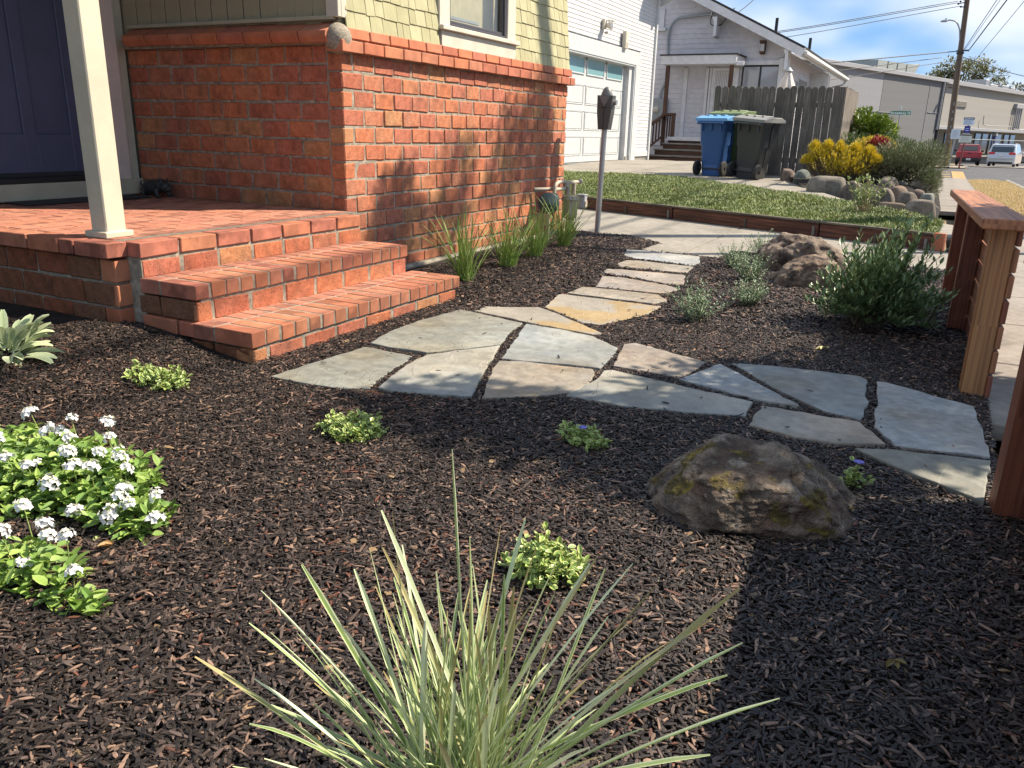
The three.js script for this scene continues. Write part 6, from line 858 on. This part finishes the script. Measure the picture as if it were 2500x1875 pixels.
  mesh('wall_lamp', merge([bar([0.5, 6.0, 0.3], [0.5, 5.95, 1.0], 0.05, 0.05, 6), cb(0.4, 0.25, 0.4, 0.5, 5.95, 1.1, 0.05)]), M.darkMetal, t);
  const hv = prismX([[-13.4, 6.7], [-5.2, 6.75], [-4.0, 7.95], [-4.9, 7.75], [-13.4, 7.65]], -5, -1.0); const scr = M.paint([0.30, 0.33, 0.32], 0.6); mesh('rooftop_screen', hv, scr, t); for (let i = 1; i < 4; i++) mesh('screen_rib', box(0.1, 0.95, 0.08, -13.4 + i * 2.1, 7.2, -0.97), scr, t);
  for (const [u, w, h] of [[17, 1.2, 0.9], [19.5, 2.6, 0.5], [23.5, 2.4, 0.6], [26.5, 1.6, 0.5]]) mesh('rooftop_unit', cb(w, h, 2, u, 6.8 + h / 2, -2.4, 0.05), M.galv, t);
}
// ---------------------------------------------------------------- far trees
function farTree(name, label, x, y0, z, H, blobs, n, seed, c0, c1, ls = 0.5) {
  const r = rng(seed), t = thing(name, label, 'tree', [x, y0, z], 0, 'trees behind the grey building'), S = new Acc(), A = new Acc(); const top = V(0, H * 0.55, 0); stalk(S, V(0, 0, 0), top, 0.28, 0.2, [0.12, 0.09, 0.07], 8);
  for (const b of blobs) { const c = V(b[0], b[1], b[2]); const m = top.clone().lerp(c, 0.5); m.y -= 0.3; stalk(S, top, m, 0.15, 0.1, [0.12, 0.09, 0.07], 5); stalk(S, m, c, 0.1, 0.04, [0.12, 0.09, 0.07], 5); }
  for (let i = 0; i < n; i++) { const b = pick(blobs, r), d = dirAt(r() * 6.283, Math.asin(rr(-1, 1, r))), q = Math.pow(r(), 0.4); const p = V(b[0] + d.x * b[3] * q, b[1] + d.y * b[4] * q, b[2] + d.z * b[3] * q); leaf(A, p, d.clone().add(V(rr(-1, 1, r), rr(-0.8, 0.6, r), rr(-1, 1, r))), V(0, 1, 0), ls * rr(0.6, 1.3, r), ls * 0.5, { seg: 2, droop: 0.3, prof: 'oval', c: mixc(c0, c1, r()) }); }
  mesh('trunk', S.geo(), M.stem, t); mesh('crown', A.geo(), M.leaf, t).userData.kind = 'stuff'; return t;
}
{
  const r = rng(10), bl = (cx, cy, w, h, n, s) => Array.from({ length: n }, () => { const a = r() * 6.28, q = Math.sqrt(r()); return [cx + Math.cos(a) * q * w, cy + Math.sin(a) * q * h, rr(-2.5, 2.5, r), s * rr(0.6, 1.2, r), s * rr(0.4, 0.75, r)]; });
  farTree('broad_tree', 'broad olive green tree rising behind the grey building roof', 1.0, -1.5, -131, 10, bl(0, 10.2, 4.4, 2.7, 34, 1.35), 5200, 11, [0.11, 0.13, 0.045], [0.26, 0.25, 0.11], 0.42);
  farTree('small_tree', 'smaller olive tree beyond the rooftop units', 8.4, -1.5, -131, 8, bl(0, 8.6, 2.4, 1.5, 16, 1.0), 2000, 12, [0.10, 0.12, 0.05], [0.22, 0.21, 0.10], 0.42);
}
// ---------------------------------------------------------------- utility pole, street lamp and wires
{
  const t = thing('utility_pole', 'leaning wooden utility pole with curved street lamp arm', 'utility pole', [0.29, -0.72, -60]); t.rotation.z = 0.0446;
  mesh('shaft', bar([0, 0, 0], [0, 12, 0], 0.20, 0.14, 14), M.pole, t); for (let i = 0; i < 6; i++) mesh('plate', cb(0.05, 0.16, 0.01, 0.02, 1.6 + i * 0.45, 0.20, 0.002), M.galv, t);
  mesh('lamp_arm', tube([[-0.14, 7.7, 0.08], [-0.22, 8.2, 0.08], [-0.45, 8.62, 0.08], [-0.8, 8.75, 0.08], [-1.0, 8.74, 0.08]], 0.04, 24, 8), M.galv, t); const lh = new THREE.SphereGeometry(1, 16, 10); lh.scale(0.22, 0.07, 0.1); lh.translate(-1.1, 8.72, 0.08); mesh('lamp_head', clean(lh), M.galv, t); mesh('photocell', bar([-1.02, 8.78, 0.08], [-1.02, 8.87, 0.08], 0.035, 0.035, 8), M.black, t);
  mesh('crossarm', cb(0.7, 0.08, 0.1, 0.1, 6.95, 0.1, 0.01), M.darkMetal, t); mesh('collar', bar([0, 6.78, 0], [0, 6.88, 0], 0.22, 0.22, 12), M.darkMetal, t); mesh('insulator', merge([[-0.35, 9.74], [-0.45, 9.62], [-0.3, 9.45], [-0.1, 9.95], [-0.2, 9.85]].map(([x, y]) => { const g = new THREE.SphereGeometry(0.06, 8, 6); g.translate(x, y, 0.15); return g; })), M.black, t); mesh('bracket', merge([bar([-0.45, 9.62, 0.15], [0, 9.7, 0.12], 0.03, 0.03, 6), bar([-0.3, 9.45, 0.15], [0, 9.4, 0.12], 0.03, 0.03, 6), bar([-0.2, 9.85, 0.15], [0, 9.9, 0.12], 0.03, 0.03, 6)]), M.darkMetal, t);
  const W = (a, b, sag, rad, label) => { const m = V(...a).add(V(...b)).multiplyScalar(0.5); m.y -= sag; const g = tube([a, [m.x, m.y, m.z], b], rad, 30, 5); tag(mesh('overhead_wire', g, M.black, null), label, 'wire', 'overhead wires'); };
  const ext = (a, b, k) => [a, [a[0] + (b[0] - a[0]) * k, a[1] + (b[1] - a[1]) * k, a[2] + (b[2] - a[2]) * k]];
  for (const [a, b, k, s, r, l] of [[[-0.64, 9.04, -60], [-9.64, 7.09, -52], 2.2, 0.35, 0.02, 'topmost thin wire running from the pole over the lavender roof'], [[-0.6, 8.95, -60], [-9.64, 7.02, -52], 2.2, 0.35, 0.02, 'second thin wire running from the pole over the lavender roof'], [[-0.46, 8.76, -60], [-9.6, 6.71, -52], 2.2, 0.35, 0.018, 'third wire running from the pole over the lavender roof'], [[-0.13, 6.21, -60], [-6.96, 5.17, -52], 2.4, 0.2, 0.03, 'thick cable from the pole collar past the lavender gutter'], [[-1.0, 5.85, -60], [-6.29, 4.66, -52], 2.2, 0.1, 0.02, 'lower wire crossing the grey building roofline'], [[0.1, 5.75, -60], [-6.24, 4.27, -52], 2.0, 0.15, 0.018, 'lowest wire crossing the grey building wall']]) { const [p, q] = ext(a, b, k); W(p, q, s, r, l); }
  for (const [a, b, r, l] of [[[0.16, 6.32, -60], [3.5, 9.0, 0], 0.018, 'steepest wire rising from the crossarm over the street'], [[0.2, 6.27, -60], [3.9, 9.15, 0], 0.012, 'thin pale wire between the two dark street wires'], [[0.4, 6.2, -60], [4.25, 9.2, 0], 0.03, 'thick dark cable rising over the street'], [[0.75, 5.6, -62], [5.3, 10.1, 0], 0.014, 'outermost thin wire rising over the street'], [[0.1, 5.9, -60], [6.5, 4.25, -60], 0.02, 'wire sloping from the pole to the building roof']]) W(a, b, 0.25, r, l);
  W([-5.94, 3.77, -23.72], [-5.98, 6.2, -31], 0.15, 0.013, 'service wire looping up from the lavender gable weather head'); const lp = tube([[-6.16, 4.13, -23.69], [-6.18, 3.81, -23.63], [-6.05, 3.74, -23.61], [-5.88, 3.78, -23.63], [-5.71, 4.04, -23.63], [-5.58, 4.18, -23.69]], 0.013, 30, 5); tag(mesh('service_loop', lp, M.black, null), 'black service wire loop under the lavender rake board', 'wire', 'overhead wires');
}
// ---------------------------------------------------------------- street signs
{
  const t = thing('street_name_sign', 'green street name sign reading Broadway St on a thin grey post', 'street sign', [-1.71, roadY(-36) + 0.1, -36]); const tx = canvasTex(512, 104, (x, w, h) => { x.fillStyle = '#0d5c4a'; x.fillRect(0, 0, w, h); x.strokeStyle = '#d8eee6'; x.lineWidth = 5; x.strokeRect(4, 4, w - 8, h - 8); x.fillStyle = '#e6f4ee'; x.font = 'bold 82px sans-serif'; x.textBaseline = 'middle'; x.textAlign = 'center'; x.fillText('Broadway St', w / 2, h / 2 + 2, w - 36); });
  mesh('post', bar([0, 0, 0], [0, 2.32, 0], 0.03, 0.03, 8), M.galv, t); mesh('sign_blade', cb(0.74, 0.15, 0.012, 0.02, 2.19, 0.045, 0.002), M.gasGreen, t); plate('sign_face', 0.74, 0.15, std({ map: tx, roughness: 0.5 }), t, [0.02, 2.19, 0.054]); mesh('cross_blade', cb(0.012, 0.15, 0.7, 0.0, 2.37, 0.0, 0.002), M.frost, t);
  const f = thing('feather_flag', 'yellow feather flag standing above the green shrubs', 'flag', [-1.86, roadY(-38) + 0.1, -38]); const s = new THREE.Shape(); s.moveTo(-0.09, 0.6); s.quadraticCurveTo(-0.09, 1.7, 0.06, 2.22); s.quadraticCurveTo(0.13, 1.7, 0.09, 0.6); const g = new THREE.ExtrudeGeometry(s, { depth: 0.01, bevelEnabled: false }); mesh('flag_cloth', boxUV(clean(g)), std({ color: lin(0.72, 0.75, 0.03), roughness: 0.8 }), f); mesh('flag_marks', merge([0.95, 1.15, 1.35, 1.55].map((y) => cb(0.05, 0.1, 0.004, 0.03, y, 0.014, 0.001))), M.gasGreen, f); mesh('flag_pole', bar([0.1, 0, 0], [0.08, 2.2, 0], 0.015, 0.008, 6), M.black, f);
  const st = canvasTex(128, 96, (x, w, h) => { x.fillStyle = '#dfe7ee'; x.fillRect(0, 0, w, h); x.fillStyle = '#20284f'; x.fillRect(0, 0, w, 28); x.fillStyle = '#fff'; x.font = 'bold 22px sans-serif'; x.textAlign = 'center'; x.textBaseline = 'middle'; x.fillText('WARNING', w / 2, 15, w - 12); x.fillStyle = '#6d7f95'; for (let i = 0; i < 4; i++) x.fillRect(10, 38 + i * 14, w - 20 - (i % 2) * 18, 6); });
  const sp = thing('parking_sign_post', 'red post carrying a blue warning sign, blue plate and white notice', 'sign', [1.03, roadY(-58) + 0.02, -58]); mesh('post', bar([0, 0, 0], [0.1, 2.9, 0], 0.045, 0.04, 8), std({ color: lin(0.20, 0.05, 0.04), roughness: 0.7 }), sp);
  mesh('warning_board', cb(0.58, 0.45, 0.02, 0.07, 2.75, 0.05, 0.003), M.whiteTrim, sp); plate('warning_face', 0.57, 0.44, std({ map: st, roughness: 0.5 }), sp, [0.07, 2.75, 0.062]);
  const bt = canvasTex(64, 80, (x, w, h) => { x.fillStyle = '#2a2f86'; x.fillRect(0, 0, w, h); x.fillStyle = '#c9cfee'; x.fillRect(14, 26, 36, 7); x.fillRect(14, 48, 36, 9); }); mesh('blue_plate', cb(0.32, 0.40, 0.02, 0.06, 2.28, 0.05, 0.003), M.whiteTrim, sp); plate('blue_face', 0.32, 0.4, std({ map: bt, roughness: 0.5 }), sp, [0.06, 2.28, 0.062]);
  const nt = canvasTex(96, 72, (x, w, h) => { x.fillStyle = '#d9d6c8'; x.fillRect(0, 0, w, h); x.fillStyle = '#26262a'; x.fillRect(0, 0, w, 9); x.fillStyle = '#9b988c'; for (let i = 0; i < 5; i++) x.fillRect(10, 18 + i * 10, w - 20 - (i * 13 % 26), 4); }); mesh('notice_board', cb(0.68, 0.46, 0.02, 0.05, 1.75, 0.05, 0.01), M.creamTrim, sp); plate('notice_face', 0.66, 0.44, std({ map: nt, roughness: 0.6 }), sp, [0.05, 1.75, 0.062]); mesh('notice_cap', cb(0.4, 0.08, 0.02, 0.05, 2.03, 0.05, 0.02), M.creamTrim, sp);
  const w = thing('notice_sign', 'pale rectangular notice on a grey post beside the utility pole', 'sign', [0.46, roadY(-59) + 0.02, -59]); mesh('post', bar([0, 0, 0], [0.08, 2.1, 0], 0.05, 0.05, 8), M.galv, w); const wt = canvasTex(64, 80, (x, a, b) => { x.fillStyle = '#c9d3da'; x.fillRect(0, 0, a, b); x.fillStyle = '#93a3b0'; for (let i = 0; i < 6; i++) x.fillRect(9, 12 + i * 10, a - 18 - (i * 11 % 20), 4); }); mesh('notice_board', cb(0.52, 0.58, 0.02, 0.06, 2.02, 0.06, 0.004), M.galv, w); plate('notice_face', 0.5, 0.56, std({ map: wt, roughness: 0.6 }), w, [0.06, 2.02, 0.072]);
  const y = thing('yellow_guard', 'yellow guard strip standing against the foot of the pole', 'guard', [0.36, roadY(-59.6) + 0.02, -59.6]); mesh('guard_strip', cb(0.09, 1.6, 0.09, 0, 0.85, 0, 0.01), M.yellowPaint, y); mesh('guard_foot', cb(0.14, 0.06, 0.14, 0, 0.04, 0, 0.01), M.yellowPaint, y);
}
// ---------------------------------------------------------------- parked vehicles seen from behind
function wheel(parent, x, y, z, R) { const g = new THREE.Group(); g.name = 'wheel'; g.position.set(x, y, z); parent.add(g); const ty = new THREE.TorusGeometry(R * 0.76, R * 0.24, 10, 24); ty.rotateY(Math.PI / 2); ty.scale(1.25, 1, 1); mesh('tyre', clean(ty), M.rubber, g); const rm = new THREE.CylinderGeometry(R * 0.62, R * 0.62, 0.18, 18); rm.rotateZ(Math.PI / 2); mesh('rim', clean(rm), M.galv, g); }
function bodyShell(prof, w, tuck) { const s = new THREE.Shape(prof.map((a) => new THREE.Vector2(...a))); const g = new THREE.ExtrudeGeometry(s, { depth: w - 0.16, bevelEnabled: true, bevelSize: 0.07, bevelThickness: 0.08, bevelSegments: 4 }); g.translate(0, 0, -(w - 0.16) / 2); g.rotateY(-Math.PI / 2); const p = g.attributes.position; for (let i = 0; i < p.count; i++) { const y = p.getY(i), k = 1 - tuck * smooth(1.0, 1.75, y); p.setX(i, p.getX(i) * k); } const o = clean(g); o.computeVertexNormals(); return boxUV(o); }
const carPaint = (c) => new THREE.MeshPhysicalMaterial({ color: lin(...c), roughness: 0.35, metalness: 0.25, clearcoat: 1, clearcoatRoughness: 0.08 });
{
  // pickup truck, tail toward us: local z is backward
  const t = thing('pickup_truck', 'red pickup truck parked beyond the utility pole, tail toward the crossing', 'truck', [1.95, roadY(-79) + 0.01, -80.5]), red = carPaint([0.30, 0.012, 0.025]);
  mesh('bed', cb(1.84, 0.62, 1.75, 0, 0.83, 1.15, 0.06), red, t); mesh('hood', cb(1.82, 0.62, 1.5, 0, 0.84, -2.1, 0.1), red, t); { const g = bodyShell([[-1.3, 0.55], [0.32, 0.55], [0.32, 1.1], [0.12, 1.62], [-0.7, 1.66], [-1.35, 1.14]], 1.78, 0.16); mesh('cab', g, red, t); }
  mesh('rear_window', cb(1.2, 0.40, 0.04, 0, 0, 0, 0.02), M.darkGlass, t, [0, 1.38, 0.30], [-0.33, 0, 0]); mesh('window_band', cb(1.74, 0.05, 0.05, 0, 1.15, 0.33, 0.01), M.galv, t); for (const s of [-1, 1]) { mesh('side_window', cb(0.03, 0.36, 1.1, s * 0.83, 1.36, -0.5, 0.02), M.darkGlass, t); mesh('tail_light', cb(0.13, 0.34, 0.06, s * 0.85, 0.96, 2.0, 0.02), std({ color: lin(0.5, 0.02, 0.02), roughness: 0.25 }), t); mesh('mirror', cb(0.2, 0.16, 0.1, s * 1.03, 1.18, -0.85, 0.03), M.black, t); for (const z of [1.15, -1.9]) wheel(t, s * 0.78, 0.36, z, 0.36); }
  mesh('tailgate', cb(1.50, 0.50, 0.06, 0, 0.88, 2.03, 0.03), red, t); mesh('tailgate_handle', cb(0.24, 0.07, 0.03, 0, 1.0, 2.065, 0.01), M.black, t); mesh('rear_bumper', cb(1.80, 0.22, 0.2, 0, 0.52, 2.06, 0.03), M.black, t); mesh('number_plate', cb(0.34, 0.16, 0.02, 0, 0.54, 2.175, 0.004), M.whiteTrim, t); mesh('underbody', cb(1.5, 0.2, 4.0, 0, 0.42, 0, 0.03), M.black, t);
}
{
  const t = thing('minivan', 'silver minivan parked beside the red pickup truck', 'minivan', [4.62, roadY(-78) + 0.01, -80.0], -0.16), sil = carPaint([0.46, 0.49, 0.53]);
  const g = bodyShell([[2.35, 0.32], [2.42, 0.72], [2.38, 1.05], [2.02, 1.62], [1.5, 1.72], [-0.7, 1.72], [-1.6, 1.12], [-2.4, 0.92], [-2.5, 0.5], [-2.4, 0.3]].map(([a, b]) => [a, b]), 1.98, 0.14); mesh('body', g, sil, t);
  mesh('rear_window', cb(1.56, 0.50, 0.06, 0, 0, 0, 0.03), M.darkGlass, t, [0, 1.37, 2.275], [-0.56, 0, 0]); mesh('spoiler', cb(1.5, 0.05, 0.25, 0, 1.70, 2.02, 0.02), sil, t); for (const s of [-1, 1]) { mesh('tail_light', cb(0.46, 0.17, 0.12, s * 0.72, 1.06, 2.43, 0.03), std({ color: lin(0.5, 0.02, 0.025), roughness: 0.2 }), t); mesh('side_window', cb(0.04, 0.42, 2.9, s * 0.955, 1.33, 0.45, 0.03), M.darkGlass, t).rotation.z = s * 0.12; mesh('roof_rail', bar([s * 0.72, 1.83, 1.4], [s * 0.72, 1.83, -0.5], 0.02, 0.02, 6), M.galv, t); mesh('mirror', cb(0.2, 0.15, 0.1, s * 1.08, 1.12, -1.0, 0.03), sil, t); for (const z of [1.45, -1.5]) wheel(t, s * 0.88, 0.34, z, 0.34); }
  mesh('number_plate', cb(0.36, 0.17, 0.02, 0, 0.94, 2.52, 0.004), M.lavTrim, t); mesh('bumper_line', cb(1.7, 0.03, 0.03, 0, 0.62, 2.53, 0.01), M.galv, t); mesh('lower_valance', cb(1.7, 0.16, 0.1, 0, 0.33, 2.42, 0.03), M.black, t);
}
// ---------------------------------------------------------------- street trees out of view, placed to dapple the path and the wall
function unseenStreetTree(label, x, z, trunkTop, lean, blobs, n, seed, R) {
  const r = rng(seed), t = thing('unseen_street_tree', label, 'tree', [x, -0.03, z], 0, 'unseen street trees along the verge'), S = new Acc(), A = new Acc(); const top = V(lean[0], trunkTop, lean[1]); stalk(S, V(0, 0, 0), top, R, R * 0.72, [0.2, 0.16, 0.13], 12);
  for (const b of blobs) { const c = V(b[0], b[1], b[2]), m = top.clone().lerp(c, 0.45); m.y += 0.15; stalk(S, top, m, R * 0.4, R * 0.25, [0.2, 0.16, 0.13], 6); stalk(S, m, c, R * 0.25, 0.012, [0.2, 0.16, 0.13], 6); for (let k = 0; k < 5; k++) { const d = dirAt(r() * 6.28, rr(-0.5, 1, r)); stalk(S, m.clone().lerp(c, rr(0.3, 1, r)), c.clone().addScaledVector(d, b[3] * 0.8), 0.012, 0.004, [0.2, 0.16, 0.13], 3); } }
  for (let i = 0; i < n; i++) { const b = pick(blobs, r), d = dirAt(r() * 6.283, Math.asin(rr(-1, 1, r))), q = Math.pow(r(), 0.45), p = V(b[0] + d.x * b[3] * q, b[1] + d.y * b[3] * 0.75 * q, b[2] + d.z * b[3] * q); leaf(A, p, d.clone().add(V(rr(-1, 1, r), rr(-1, 0.4, r), rr(-1, 1, r))), V(0, 1, 0), rr(0.06, 0.10, r), rr(0.035, 0.055, r), { seg: 2, droop: 0.3, prof: 'oval', c: mixc([0.07, 0.12, 0.03], [0.16, 0.23, 0.06], r()) }); }
  mesh('trunk', S.geo(), M.bark, t); mesh('crown', A.geo(), M.leaf, t).userData.kind = 'stuff';
}
unseenStreetTree('young street tree out of view, dappling the path by the fence gap', 1.58, -4.6, 1.5, [0.0, 0.0], [[-0.35, 1.85, 0.15, 0.42], [0.1, 2.05, 0.15, 0.45], [-0.2, 2.35, 0.3, 0.45], [0.25, 2.6, 0.3, 0.45], [0.0, 2.2, 0.55, 0.42], [0.3, 3.0, 0.35, 0.38], [-0.5, 2.15, 0.45, 0.4], [0.45, 2.1, 0.2, 0.4], [0.55, 3.35, 0.6, 0.3], [0.15, 1.95, 0.5, 0.4], [0.4, 2.4, 0.35, 0.4], [-0.2, 2.8, 0.75, 0.36], [0.15, 2.8, 0.8, 0.38], [-0.45, 2.9, 0.72, 0.34], [-0.75, 2.95, 0.72, 0.32], [-0.1, 2.55, 0.85, 0.34]], 8200, 901, 0.055);
unseenStreetTree('taller street tree out of view by the driveway apron, dappling the brick wall', 1.58, -8.9, 4.7, [-0.05, 0.1], [[-0.57, 6.45, -0.62, 0.34], [-0.25, 6.7, -0.5, 0.3], [-0.58, 5.9, 1.35, 0.2], [-0.62, 5.6, 1.25, 0.2], [0.2, 7.0, 0.0, 0.3], [-0.7, 6.1, -0.75, 0.24]], 1500, 902, 0.07);
{ // second utility pole, out of view, placed so its shadow falls down the shingles and the brick wall
  const t = thing('utility_pole', 'unseen wooden utility pole out of view, shading a stripe of the brick wall', 'utility pole', [1.6, -0.05, -10.28]); mesh('shaft', bar([0, 0, 0], [0, 9.6, 0], 0.125, 0.095, 16), M.pole, t); mesh('collar', bar([0, 8.9, 0], [0, 9.0, 0], 0.13, 0.13, 12), M.darkMetal, t);
}
scene.traverse((o) => { if (o.isMesh) { o.castShadow = true; o.receiveShadow = true; } });
renderer.setSize(1024, 768);
renderer.render(scene, camera);
